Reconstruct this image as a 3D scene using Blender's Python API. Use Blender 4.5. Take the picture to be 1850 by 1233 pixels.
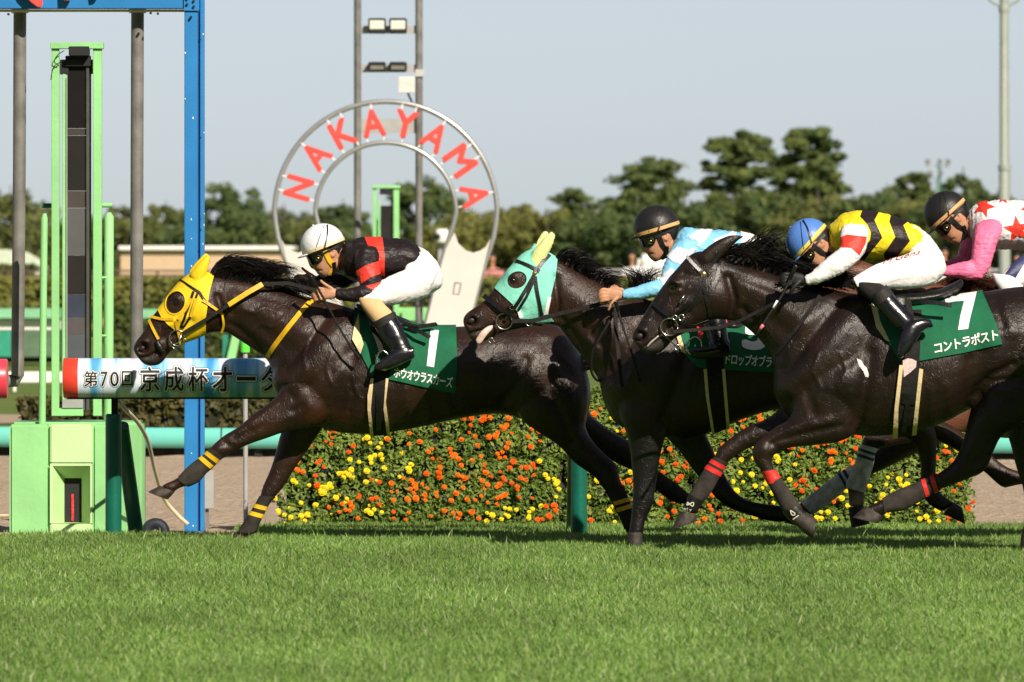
import bpy, bmesh, math, random
import numpy as np
from mathutils import Vector, Matrix, noise
from mathutils.bvhtree import BVHTree

for o in list(bpy.data.objects):
    bpy.data.objects.remove(o, do_unlink=True)
SC = bpy.context.scene
COL = SC.collection
random.seed(7)
RNG = np.random.default_rng(11)

# ------------------------------------------------------------------ camera
FPX, CXP, HYP, CAMH = 16500.0, 925.0, 470.0, 1.68     # focal length and horizon in photo pixels, eye height
cam = bpy.data.cameras.new('camera')
cam.sensor_width = 36.0
cam.lens = FPX / 1850.0 * 36.0
cam.shift_y = -(616.5 - HYP) / 1850.0
cam.clip_start = 1.0
cam.clip_end = 6000.0
cam.dof.use_dof = True
cam.dof.focus_distance = 53.0
cam.dof.aperture_fstop = 9.0
camo = bpy.data.objects.new('camera', cam)
camo.location = (0, 0, CAMH)
camo.rotation_euler = (math.radians(90), 0, 0)
COL.objects.link(camo)
SC.camera = camo

# ------------------------------------------------------------------ sky, sun, exposure
SUND = Vector((-0.50, 1.0, -0.76)).normalized()        # the way the sunlight travels
elev = math.asin(-SUND.z)
azim = math.atan2(-SUND.x, -SUND.y)
wd = bpy.data.worlds.new('World')
SC.world = wd
wd.use_nodes = True
wn = wd.node_tree
wn.nodes.clear()
sky = wn.nodes.new('ShaderNodeTexSky')
sky.sky_type = 'NISHITA'
sky.sun_disc = False
sky.sun_elevation = elev
sky.sun_rotation = azim
sky.altitude = 0
sky.air_density = 0.5
sky.dust_density = 0.3
sky.ozone_density = 2.5
hs = wn.nodes.new('ShaderNodeHueSaturation')
hs.inputs['Saturation'].default_value = 0.44
bg = wn.nodes.new('ShaderNodeBackground')
bg.inputs['Strength'].default_value = 0.0625
wo = wn.nodes.new('ShaderNodeOutputWorld')
wn.links.new(sky.outputs[0], hs.inputs['Color'])
wn.links.new(hs.outputs[0], bg.inputs[0])
wn.links.new(bg.outputs[0], wo.inputs[0])
sl = bpy.data.lights.new('sun', 'SUN')
sl.energy = 4.8
sl.angle = math.radians(0.5)
sl.color = (1.0, 0.90, 0.76)
so = bpy.data.objects.new('sun', sl)
so.rotation_euler = SUND.to_track_quat('-Z', 'Y').to_euler()
so.location = (10, -20, 30)
COL.objects.link(so)
SC.view_settings.view_transform = 'Standard'
SC.view_settings.look = 'None'
SC.view_settings.exposure = 0.42
SC.view_settings.gamma = 1.0
SC.cycles.max_bounces = 6
SC.cycles.transparent_max_bounces = 8

# ------------------------------------------------------------------ helpers
def W(px, py, Y):
    return Vector(((px - CXP) * Y / FPX, Y, CAMH - (py - HYP) * Y / FPX))
def PX(m, Y):
    return m * FPX / Y
MATS = {}
def srgb(r, g, b):
    f = lambda c: (c / 255 / 12.92) if c / 255 <= 0.04045 else ((c / 255 + 0.055) / 1.055) ** 2.4
    return (f(r), f(g), f(b))
def mat(name, col, rough=0.6, spec=0.4, metal=0.0, var=0.12, vscale=6.0, bump=0.0, bscale=60.0, col2=None, bstretch=None, coat=0.0, sheen=0.0, trans=0.0, detail=4.0, bdist=0.02):
    if name in MATS:
        return MATS[name]
    m = bpy.data.materials.new(name)
    m.use_nodes = True
    nt = m.node_tree
    N, L = nt.nodes, nt.links
    b = N['Principled BSDF']
    tc = N.new('ShaderNodeTexCoord')
    nz = N.new('ShaderNodeTexNoise')
    nz.inputs['Scale'].default_value = vscale
    nz.inputs['Detail'].default_value = detail
    L.new(tc.outputs['Object'], nz.inputs['Vector'])
    mx = N.new('ShaderNodeMix'); mx.data_type = 'RGBA'
    c2 = col2 if col2 else tuple(c * (1 - 2 * var) for c in col)
    c1 = col if col2 else tuple(min(1, c * (1 + var)) for c in col)
    mx.inputs['A'].default_value = (*c1, 1)
    mx.inputs['B'].default_value = (*c2, 1)
    rp = N.new('ShaderNodeMapRange')
    rp.inputs['From Min'].default_value = 0.3
    rp.inputs['From Max'].default_value = 0.7
    L.new(nz.outputs['Fac'], rp.inputs['Value'])
    L.new(rp.outputs[0], mx.inputs['Factor'])
    L.new(mx.outputs['Result'], b.inputs['Base Color'])
    b.inputs['Roughness'].default_value = rough
    b.inputs['Specular IOR Level'].default_value = spec
    b.inputs['Metallic'].default_value = metal
    b.inputs['Coat Weight'].default_value = coat
    b.inputs['Coat Roughness'].default_value = 0.15
    b.inputs['Sheen Weight'].default_value = sheen
    if trans:
        b.inputs['Subsurface Weight'].default_value = 0
        tr = N.new('ShaderNodeBsdfTranslucent')
        L.new(mx.outputs['Result'], tr.inputs['Color'])
        ms = N.new('ShaderNodeMixShader')
        ms.inputs[0].default_value = trans
        L.new(b.outputs[0], ms.inputs[1]); L.new(tr.outputs[0], ms.inputs[2])
        L.new(ms.outputs[0], N['Material Output'].inputs['Surface'])
    if bump:
        bz = N.new('ShaderNodeTexNoise')
        bz.inputs['Scale'].default_value = bscale
        bz.inputs['Detail'].default_value = 3
        if bstretch:
            mp = N.new('ShaderNodeMapping')
            mp.inputs['Scale'].default_value = bstretch
            L.new(tc.outputs['Object'], mp.inputs['Vector'])
            L.new(mp.outputs[0], bz.inputs['Vector'])
        else:
            L.new(tc.outputs['Object'], bz.inputs['Vector'])
        bp = N.new('ShaderNodeBump')
        bp.inputs['Strength'].default_value = bump
        bp.inputs['Distance'].default_value = bdist
        L.new(bz.outputs['Fac'], bp.inputs['Height'])
        L.new(bp.outputs[0], b.inputs['Normal'])
    MATS[name] = m
    return m

def meshdata(v, f, name='m'):
    me = bpy.data.meshes.new(name)
    me.from_pydata([tuple(p) for p in v], [], f)
    me.update()
    return me
def joinvf(parts):
    V, Fc = [], []
    for v, f in parts:
        o = len(V)
        V.extend(v)
        Fc.extend([tuple(i + o for i in q) for q in f])
    return V, Fc
def tag(o, label=None, cat=None, group=None, kind=None):
    if label: o['label'] = label
    if cat: o['category'] = cat
    if group: o['group'] = group
    if kind: o['kind'] = kind
    return o
def thing(name, loc, label, cat, group=None):
    o = bpy.data.objects.new(name, None)
    o.empty_display_size = 0.1
    o.location = loc
    COL.objects.link(o)
    return tag(o, label, cat, group)
def obj(name, me, m, parent=None, smooth=None, label=None):
    """link a mesh whose vertices are in world coordinates"""
    if isinstance(me, tuple):
        me = meshdata(me[0], me[1], name)
    me.name = name
    o = bpy.data.objects.new(name, me)
    if m is not None:
        me.materials.clear()
        for q in (m if isinstance(m, (list, tuple)) else [m]):
            me.materials.append(q)
    if smooth is not None:
        me.polygons.foreach_set('use_smooth', [True] * len(me.polygons))
        if smooth < 180:
            me.set_sharp_from_angle(angle=math.radians(smooth))
    COL.objects.link(o)
    if parent is not None:
        adopt(o, parent)
    if label: o['label'] = label
    return o
def wloc(p):
    v = Vector((0, 0, 0))
    while p is not None:
        v += p.location
        p = p.parent
    return v
def adopt(o, parent):
    """child meshes keep their world coordinates: the parent chain is shifted out"""
    off = wloc(parent)
    o.parent = parent
    if o.type == 'MESH':
        o.data.transform(Matrix.Translation(-off))
    else:
        o.location = o.location - off

def catmull(P, sub, closed=False):
    P = np.asarray(P, float)
    n = len(P)
    out = []
    for i in range(n if closed else n - 1):
        if closed:
            p0, p1, p2, p3 = P[i - 1], P[i], P[(i + 1) % n], P[(i + 2) % n]
        else:
            p0, p1, p2, p3 = P[max(i - 1, 0)], P[i], P[i + 1], P[min(i + 2, n - 1)]
        for k in range(sub):
            t = k / sub
            out.append(0.5 * ((2 * p1) + (-p0 + p2) * t + (2 * p0 - 5 * p1 + 4 * p2 - p3) * t * t + (-p0 + 3 * p1 - 3 * p2 + p3) * t ** 3))
    if not closed:
        out.append(P[-1])
    return np.array(out)
def spow(x, e):
    return math.copysign(abs(x) ** e, x)
def ptube(secs, Y, n=20, sub=3, p=2.0, grow=0.0):
    """closed tube from edge pairs (ax,ay,bx,by,halfwidth,yoff) in photo pixels at depth Y"""
    S = np.array([tuple(s) + (0.0,) * (6 - len(s)) for s in secs], float)
    if sub > 1 and len(S) > 2:
        S = catmull(S, sub)
    V, Fc = [], []
    for s in S:
        y = Y + s[5]
        a, b = W(s[0], s[1], y), W(s[2], s[3], y)
        c = (a + b) / 2
        u = (a - b) / 2
        if grow:
            u = u * (1 + grow / max(u.length, 1e-4))
        hw = s[4] + grow
        for k in range(n):
            t = 2 * math.pi * k / n
            q = c + u * spow(math.cos(t), 2 / p)
            q.y += hw * spow(math.sin(t), 2 / p)
            V.append(q)
    m = len(S)
    for i in range(m - 1):
        for k in range(n):
            k2 = (k + 1) % n
            Fc.append((i * n + k, i * n + k2, (i + 1) * n + k2, (i + 1) * n + k))
    for i in (0, m - 1):
        c = sum((V[i * n + k] for k in range(n)), Vector()) / n
        V.append(c)
        ci = len(V) - 1
        for k in range(n):
            k2 = (k + 1) % n
            Fc.append((ci, i * n + k2, i * n + k) if i == 0 else (ci, i * n + k, i * n + k2))
    return V, Fc
def tube3(P, R, n=10, sub=1, flat=None):
    """tube along 3-D points with radius per point; flat = (axis vector, factor)"""
    P = [Vector(p) for p in P]
    if not hasattr(R, '__len__'):
        R = [R] * len(P)
    A = np.array([(*p, r) for p, r in zip(P, R)])
    if sub > 1 and len(A) > 2:
        A = catmull(A, sub)
    P = [Vector(a[:3]) for a in A]
    R = [max(a[3], 1e-4) for a in A]
    V, Fc = [], []
    up = Vector((0, 0, 1))
    prev = None
    for i, p in enumerate(P):
        t = (P[min(i + 1, len(P) - 1)] - P[max(i - 1, 0)]).normalized()
        if prev is None:
            a = t.cross(up)
            if a.length < 0.1:
                a = t.cross(Vector((0, 1, 0)))
            a.normalize()
        else:
            a = (prev - t * prev.dot(t)).normalized()
        prev = a
        b = t.cross(a)
        for k in range(n):
            an = 2 * math.pi * k / n
            d = a * math.cos(an) + b * math.sin(an)
            if flat:
                fx = Vector(flat[0])
                d = d - fx * d.dot(fx) * (1 - flat[1])
            V.append(p + d * R[i])
    m = len(P)
    for i in range(m - 1):
        for k in range(n):
            k2 = (k + 1) % n
            Fc.append((i * n + k, i * n + k2, (i + 1) * n + k2, (i + 1) * n + k))
    Fc.append(tuple(range(n - 1, -1, -1)))
    Fc.append(tuple((m - 1) * n + k for k in range(n)))
    return V, Fc
def box(x0, x1, y0, y1, z0, z1):
    v = [(x0, y0, z0), (x1, y0, z0), (x1, y1, z0), (x0, y1, z0), (x0, y0, z1), (x1, y0, z1), (x1, y1, z1), (x0, y1, z1)]
    f = [(0, 3, 2, 1), (4, 5, 6, 7), (0, 1, 5, 4), (1, 2, 6, 5), (2, 3, 7, 6), (3, 0, 4, 7)]
    return [Vector(p) for p in v], f
def bevel(me, w=0.006, seg=2):
    bm = bmesh.new(); bm.from_mesh(me)
    bmesh.ops.bevel(bm, geom=[e for e in bm.edges if len(e.link_faces) == 2 and e.calc_face_angle(0) > 0.5], offset=w, segments=seg, affect='EDGES', clamp_overlap=True)
    bm.to_mesh(me); bm.free()
    return me
def bbox(px0, px1, py0, py1, Y, d, bev=0.006):
    """bevelled box whose front face covers a pixel rectangle at depth Y, d metres deep"""
    a, b = W(px0, py1, Y), W(px1, py0, Y)
    me = meshdata(*box(a.x, b.x, Y, Y + d, a.z, b.z))
    return bevel(me, bev) if bev else me
def uvsphere(c, r, nu=16, nv=10, R=None):
    V, Fc = [], []
    if not hasattr(r, '__len__'):
        r = (r, r, r)
    for j in range(1, nv):
        th = math.pi * j / nv
        for i in range(nu):
            ph = 2 * math.pi * i / nu
            q = Vector((r[0] * math.sin(th) * math.cos(ph), r[1] * math.sin(th) * math.sin(ph), r[2] * math.cos(th)))
            V.append((R @ q if R else q) + Vector(c))
    for j in range(nv - 2):
        for i in range(nu):
            i2 = (i + 1) % nu
            Fc.append((j * nu + i, (j + 1) * nu + i, (j + 1) * nu + i2, j * nu + i2))
    q = Vector((0, 0, r[2]))
    V.append((R @ q if R else q) + Vector(c)); V.append((R @ -q if R else -q) + Vector(c))
    t, bt = len(V) - 2, len(V) - 1
    for i in range(nu):
        i2 = (i + 1) % nu
        Fc.append((t, i, i2)); Fc.append((bt, (nv - 2) * nu + i2, (nv - 2) * nu + i))
    return V, Fc

def evaluated(me, mods):
    o = bpy.data.objects.new('tmp', me)
    COL.objects.link(o)
    for typ, kw in mods:
        md = o.modifiers.new('x', typ)
        for k, v in kw.items():
            setattr(md, k, v)
    dg = bpy.context.evaluated_depsgraph_get()
    r = bpy.data.meshes.new_from_object(o.evaluated_get(dg))
    bpy.data.objects.remove(o, do_unlink=True)
    return r
def remesh(parts, voxel=0.012, it=4, fac=0.5):
    me = meshdata(*joinvf(parts))
    mods = [('REMESH', dict(mode='VOXEL', voxel_size=voxel, adaptivity=0.0, use_smooth_shade=True))]
    if it:
        mods.append(('SMOOTH', dict(factor=fac, iterations=it)))
    return evaluated(me, mods)
def coords(me):
    a = np.empty(len(me.vertices) * 3, np.float32)
    me.vertices.foreach_get('co', a)
    return a.reshape(-1, 3).astype(float)
def normals(me):
    a = np.empty(len(me.vertices) * 3, np.float32)
    me.vertices.foreach_get('normal', a)
    return a.reshape(-1, 3).astype(float)
def setco(me, A):
    me.vertices.foreach_set('co', A.astype(np.float32).ravel())
    me.update()
def inflate(me, d):
    setco(me, coords(me) + normals(me) * d)
    return me
def segdist(P, pts):
    """distance of pixel points P(n,2) to a polyline"""
    pts = np.asarray(pts, float)
    if len(pts) == 1:
        return np.hypot(P[:, 0] - pts[0, 0], P[:, 1] - pts[0, 1])
    best = np.full(len(P), 1e9)
    for a, b in zip(pts[:-1], pts[1:]):
        ab = b - a
        t = np.clip(((P - a) @ ab) / max(ab @ ab, 1e-9), 0, 1)
        q = a + t[:, None] * ab
        best = np.minimum(best, np.hypot(P[:, 0] - q[:, 0], P[:, 1] - q[:, 1]))
    return best
def pxof(A):
    return np.stack([CXP + A[:, 0] * FPX / A[:, 1], HYP + (CAMH - A[:, 2]) * FPX / A[:, 1]], 1)
def sculpt(me, Y, strokes, gain=1.0):
    A, Nn = coords(me), normals(me)
    P = pxof(A)
    d = np.zeros(len(A))
    for s in strokes:
        pts, sig, amp = s[:3]
        side = s[3] if len(s) > 3 else 'b'
        w = np.exp(-segdist(P, pts) ** 2 / (2 * sig * sig)) * amp * gain * np.sqrt(np.abs(Nn[:, 1]))
        if side == 'n': w = w * (Nn[:, 1] < 0)
        if side == 'f': w = w * (Nn[:, 1] > 0)
        d += w
    setco(me, A + Nn * d[:, None])
def wrinkle(me, amp=0.006, scale=(14, 14, 30), seed=0.0, crease=0.6):
    """cloth: soft waves plus sharp pulled creases"""
    A, Nn = coords(me), normals(me)
    d = np.empty(len(A))
    for i, a in enumerate(A):
        p = Vector((a[0] * scale[0] + seed, a[1] * scale[1], a[2] * scale[2]))
        w = noise.noise(p * .55)
        q = noise.noise(p * 1.15 + Vector((w * 1.4, 7.3, 2.1)))
        d[i] = w * .9 + crease * (max(0.0, 1 - abs(q) * 5.0) ** 2 - .15)
    setco(me, A + Nn * (d * amp)[:, None])
def paint(me, strokes, name='tint'):
    A = coords(me)
    P = pxof(A)
    C = np.zeros((len(A), 4)); 
    for pts, sig, col, st in strokes:
        w = np.clip(np.exp(-segdist(P, pts) ** 2 / (2 * sig * sig)) * st, 0, 1)[:, None]
        C[:, :3] = C[:, :3] * (1 - w) + np.array(col) * w
        C[:, 3:] = np.maximum(C[:, 3:], w)
    if name in me.attributes:
        me.attributes.remove(me.attributes[name])
    at = me.attributes.new(name, 'FLOAT_COLOR', 'POINT')
    at.data.foreach_set('color', C.astype(np.float32).ravel())
def prism(polys, Y0, Y1, Ym):
    V, Fc = [], []
    for poly in polys:
        ar = sum(poly[i - 1][0] * poly[i][1] - poly[i][0] * poly[i - 1][1] for i in range(len(poly)))
        pl = poly if ar > 0 else poly[::-1]
        o = len(V); n = len(pl)
        for yy in (Y0, Y1):
            for (x, y) in pl:
                V.append(W(x, y, yy))
        Fc.append(tuple(o + i for i in range(n))[::-1] if False else tuple(o + i for i in range(n)))
        Fc.append(tuple(o + n + i for i in range(n))[::-1])
        for i in range(n):
            j = (i + 1) % n
            Fc.append((o + j, o + i, o + n + i, o + n + j))
    me = meshdata(V, Fc)
    bm = bmesh.new(); bm.from_mesh(me)
    bmesh.ops.recalc_face_normals(bm, faces=bm.faces)
    bmesh.ops.triangulate(bm, faces=[f for f in bm.faces if len(f.verts) > 4])
    bm.to_mesh(me); bm.free()
    return me
def wrap(base, polys, Y, off=0.006, holes=None, yr=(-0.9, 0.9), sub=0):
    """the part of a body's surface inside pixel polygons, lifted off by off metres: fitted cloth and straps"""
    if sub:
        polys = [[tuple(q) for q in catmull(p, sub, closed=True)] for p in polys]
    me = base.copy()
    inflate(me, off)
    cut = bpy.data.objects.new('cut', prism(polys, Y + yr[0], Y + yr[1], Y))
    COL.objects.link(cut)
    mods = [('BOOLEAN', dict(operation='INTERSECT', object=cut, solver='MANIFOLD'))]
    c2 = None
    if holes:
        c2 = bpy.data.objects.new('cut2', prism(holes, Y + yr[0] * 1.1, Y + yr[1] * 1.1, Y))
        COL.objects.link(c2)
        mods.append(('BOOLEAN', dict(operation='DIFFERENCE', object=c2, solver='MANIFOLD')))
    r = evaluated(me, mods)
    bpy.data.objects.remove(cut, do_unlink=True)
    if c2: bpy.data.objects.remove(c2, do_unlink=True)
    return r
def ellpoly(cx, cy, rx, ry, ang=0, n=24):
    c, s = math.cos(math.radians(ang)), math.sin(math.radians(ang))
    out = []
    for i in range(n):
        t = 2 * math.pi * i / n
        x, y = rx * math.cos(t), ry * math.sin(t)
        out.append((cx + x * c - y * s, cy + x * s + y * c))
    return out
def bvh(me):
    return BVHTree.FromPolygons([tuple(v) for v in coords(me)], [tuple(p.vertices) for p in me.polygons])
def cast(tree, px, py, Y, far=False):
    """surface point under a pixel, on the near side (or the far side)"""
    p = W(px, py, Y)
    o = Vector((0, 0, CAMH))
    d = (p - o).normalized()
    if far:
        hit = tree.ray_cast(o + d * (Y + 1.2), -d)
    else:
        hit = tree.ray_cast(o + d * (Y - 1.5), d)
    if hit[0] is None:
        hit = tree.find_nearest(p + Vector((0, 0.1 if far else -0.1, 0)))
    return hit[0], hit[1]
def strap(tree, pts, wpx, Y, th=0.004, off=0.003, far=False, step=6, free=None, sub=None):
    """flat strap along pixel points lying on a surface; free = list of y offsets to leave the surface"""
    pts = np.array(pts, float)
    if sub: pts = catmull(pts, sub)
    out = []
    for a, b in zip(pts[:-1], pts[1:]):
        n = max(1, int(np.hypot(*(b - a)) / step))
        for k in range(n):
            out.append(a + (b - a) * k / n)
    out.append(pts[-1])
    P, Nn = [], []
    for q in out:
        h, nn = cast(tree, q[0], q[1], Y, far)
        P.append(h); Nn.append(nn)
    # smooth
    for _ in range(2):
        P = [P[0]] + [(P[i - 1] + P[i] * 2 + P[i + 1]) / 4 for i in range(1, len(P) - 1)] + [P[-1]]
        Nn = [Nn[0]] + [(Nn[i - 1] + Nn[i] * 2 + Nn[i + 1]).normalized() for i in range(1, len(Nn) - 1)] + [Nn[-1]]
    V, Fc = [], []
    hw = wpx * Y / FPX / 2
    for i, (p, nn) in enumerate(zip(P, Nn)):
        t = (P[min(i + 1, len(P) - 1)] - P[max(i - 1, 0)]).normalized()
        s = t.cross(nn).normalized()
        for (a, b) in ((-1, 0), (1, 0), (1, 1), (-1, 1)):
            V.append(p + s * hw * a + nn * (off + th * b))
    for i in range(len(P) - 1):
        for k in range(4):
            k2 = (k + 1) % 4
            Fc.append((i * 4 + k, i * 4 + k2, (i + 1) * 4 + k2, (i + 1) * 4 + k))
    Fc.append((3, 2, 1, 0)); e = (len(P) - 1) * 4
    Fc.append((e, e + 1, e + 2, e + 3))
    return V, Fc
def ribbon(P, w, th, side):
    """free flat strap through 3-D points, width along 'side' vectors"""
    P = [Vector(p) for p in P]
    V, Fc = [], []
    for i, p in enumerate(P):
        t = (P[min(i + 1, len(P) - 1)] - P[max(i - 1, 0)]).normalized()
        n = t.cross(Vector(side)).normalized()
        s = n.cross(t).normalized()
        for (a, b) in ((-1, -1), (1, -1), (1, 1), (-1, 1)):
            V.append(p + s * w / 2 * a + n * th / 2 * b)
    for i in range(len(P) - 1):
        for k in range(4):
            k2 = (k + 1) % 4
            Fc.append((i * 4 + k, i * 4 + k2, (i + 1) * 4 + k2, (i + 1) * 4 + k))
    Fc.append((3, 2, 1, 0)); e = (len(P) - 1) * 4
    Fc.append((e, e + 1, e + 2, e + 3))
    return V, Fc
def textmesh(s, offset=0.0, size=1.0, space=1.0, shear=0.0):
    c = bpy.data.curves.new('txt', 'FONT')
    c.body = s; c.offset = offset; c.size = size; c.space_character = space; c.shear = shear
    c.resolution_u = 3
    o = bpy.data.objects.new('txt', c)
    COL.objects.link(o)
    dg = bpy.context.evaluated_depsgraph_get()
    me = bpy.data.meshes.new_from_object(o.evaluated_get(dg))
    bpy.data.objects.remove(o, do_unlink=True)
    return me
def bold(me, r, n=8):
    """thicken flat lettering: shifted copies, each on its own thin layer (layer number kept in z)"""
    A = coords(me)
    F0 = [tuple(p.vertices) for p in me.polygons]
    V, Fc = [], []
    sh = [(0, 0)] + [(r * math.cos(2 * math.pi * i / n), r * math.sin(2 * math.pi * i / n)) for i in range(n)]
    for k, (dx, dy) in enumerate(sh):
        o = len(V)
        V += [(p[0] + dx, p[1] + dy, k) for p in A]
        Fc += [tuple(i + o for i in f) for f in F0]
    return meshdata(V, Fc)
def gridcut(me, step):
    """cut a flat mesh into cells so that it can follow a curved surface"""
    A = coords(me)
    bm = bmesh.new(); bm.from_mesh(me)
    for ax in (0, 1):
        lo, hi = A[:, ax].min(), A[:, ax].max()
        k = lo + step
        while k < hi:
            co = [0, 0, 0]; no = [0, 0, 0]; co[ax] = k; no[ax] = 1
            bmesh.ops.bisect_plane(bm, geom=bm.verts[:] + bm.edges[:] + bm.faces[:], plane_co=co, plane_no=no, dist=1e-5)
            k += step
    bm.to_mesh(me); bm.free()
    return me
def print_on(tree, me, org, ux, uy, Y, off=0.003, box01=True, cells=12):
    """lay a flat text or shape mesh on a surface: org = lower-left pixel, ux / uy = pixel vectors of its box"""
    A = coords(me)
    lo = A.min(0); sz = np.maximum(A.max(0) - lo, 1e-6)
    lay = A[:, 2].copy()
    A = (A - lo) / sz
    A[:, 2] = lay
    A[:, 0] *= 2.0 if cells < 0 else 1.0
    setco(me, A)
    gridcut(me, 1.0 / abs(cells))
    A = coords(me)
    out = []
    for a in A:
        q = (org[0] + ux[0] * a[0] + uy[0] * a[1], org[1] + ux[1] * a[0] + uy[1] * a[1])
        h, n = cast(tree, q[0], q[1], Y)
        out.append(h + n * (off + a[2] * .0002))
    setco(me, np.array([tuple(p) for p in out]))
    return me
def polymesh(pts):
    me = meshdata([(x, y, 0) for x, y in pts], [tuple(range(len(pts)))])
    bm = bmesh.new(); bm.from_mesh(me)
    bmesh.ops.triangulate(bm, faces=bm.faces)
    bm.to_mesh(me); bm.free()
    return me
def strands(roots, wid=0.004, seg=6, seed=1):
    """hair: each root = (p0, p1, p2) control points of one lock"""
    V, Fc = [], []
    rn = random.Random(seed)
    for (a, b, c) in roots:
        side = Vector((rn.uniform(-1, 1), rn.uniform(-1, 1), rn.uniform(-1, 1))).normalized()
        o = len(V)
        for k in range(seg + 1):
            t = k / seg
            p = a * (1 - t) ** 2 + b * 2 * t * (1 - t) + c * t * t
            tg = ((b - a) * (1 - t) + (c - b) * t)
            s = tg.cross(side)
            s = s.normalized() if s.length > 1e-6 else side
            w = wid * (1 - 0.85 * t) * rn.uniform(0.85, 1.15)
            V += [p - s * w, p + s * w]
        for k in range(seg):
            Fc.append((o + 2 * k, o + 2 * k + 1, o + 2 * k + 3, o + 2 * k + 2))
    return V, Fc
WHT = mat('white_print', (0.82, 0.82, 0.82), rough=0.6, spec=0.2, var=0.03)
CREAM = mat('cream_pad', (0.74, 0.58, 0.33), rough=0.8, spec=0.15, var=0.07, vscale=14, bump=0.2, bscale=60)
def part(name, me, m, parent, smooth=40, label=None):
    return obj(name, me, m, parent, smooth=smooth, label=label)
# ================================================================== ground
def sheet(name, pts, z, m):
    o = obj(name, ([Vector((x, y, z)) for x, y in pts], [tuple(range(len(pts)))]), m)
    o['kind'] = 'structure'
    return o
def ground_mat(name, c1, c2, scale, stretch=(1, 1, 1), bump=.3, bscale=8, rough=.9, band=None):
    m = bpy.data.materials.new(name); m.use_nodes = True
    N, L = m.node_tree.nodes, m.node_tree.links
    b = N['Principled BSDF']; b.inputs['Roughness'].default_value = rough; b.inputs['Specular IOR Level'].default_value = .1
    tc = N.new('ShaderNodeTexCoord'); mp = N.new('ShaderNodeMapping'); mp.inputs['Scale'].default_value = stretch
    L.new(tc.outputs['Object'], mp.inputs['Vector'])
    n1 = N.new('ShaderNodeTexNoise'); n1.inputs['Scale'].default_value = scale; n1.inputs['Detail'].default_value = 8; n1.inputs['Roughness'].default_value = .65
    L.new(mp.outputs[0], n1.inputs['Vector'])
    mr = N.new('ShaderNodeMapRange'); mr.inputs['From Min'].default_value = .3; mr.inputs['From Max'].default_value = .7
    L.new(n1.outputs['Fac'], mr.inputs['Value'])
    mx = N.new('ShaderNodeMix'); mx.data_type = 'RGBA'; mx.inputs['A'].default_value = (*c1, 1); mx.inputs['B'].default_value = (*c2, 1)
    L.new(mr.outputs[0], mx.inputs['Factor']); L.new(mx.outputs['Result'], b.inputs['Base Color'])
    n2 = N.new('ShaderNodeTexNoise'); n2.inputs['Scale'].default_value = bscale; n2.inputs['Detail'].default_value = 5
    L.new(mp.outputs[0], n2.inputs['Vector'])
    bp = N.new('ShaderNodeBump'); bp.inputs['Strength'].default_value = bump; bp.inputs['Distance'].default_value = .1
    L.new(n2.outputs['Fac'], bp.inputs['Height']); L.new(bp.outputs[0], b.inputs['Normal'])
    MATS[name] = m
    return m
TURF = ground_mat('turf_soil', (0.13, 0.24, 0.05), (0.10, 0.19, 0.035), 3)
FARG = ground_mat('infield_grass', (0.10, 0.16, 0.035), (0.15, 0.19, 0.055), .6, bump=.2)
SAND = ground_mat('dirt_track_sand', (0.50, 0.395, 0.295), (0.44, 0.345, 0.255), 3, stretch=(.6, 1, 1), bump=.7, bscale=30)
PATH = ground_mat('far_path', (0.42, 0.33, 0.25), (0.36, 0.28, 0.21), 2)
sheet('infield_ground', [(-1500, -200), (1500, -200), (1500, 4000), (-1500, 4000)], -.06, FARG)
sheet('turf_track', [(-16, 15), (16, 15), (16, 57.0), (-1.42, 56.95), (-1.50, 55.65), (-3, 55.1), (-16, 51.0)], 0.0, TURF)
# raked sand with real furrows
def sand():
    rn = random.Random(4)
    ys = [53.0]
    while ys[-1] < 82: ys.append(ys[-1] + .11)
    xs = np.linspace(-10, 10, 150)
    V, Fc = [], []
    for j, y in enumerate(ys):
        for x in xs:
            h = .016 * noise.noise(Vector((x * .8, y * 2.6, 0))) + .022 * noise.noise(Vector((x * 2.6, y * 1.7, 5))) + .006 * math.sin(y * 7 + 2.2 * noise.noise(Vector((x * .5, y * .4, 9)))) + .010 * noise.noise(Vector((x * 6, y * 5, 3)))
            V.append(Vector((x, y, -.035 + h)))
    n = len(xs)
    for j in range(len(ys) - 1):
        for i in range(n - 1):
            Fc.append((j * n + i, j * n + i + 1, (j + 1) * n + i + 1, (j + 1) * n + i))
    o = obj('dirt_track', (V, Fc), SAND, smooth=180); o['kind'] = 'structure'
sand()
sheet('service_path', [(-30, 96.8), (30, 96.8), (30, 102.3), (-30, 102.3)], -.05, PATH)

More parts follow.
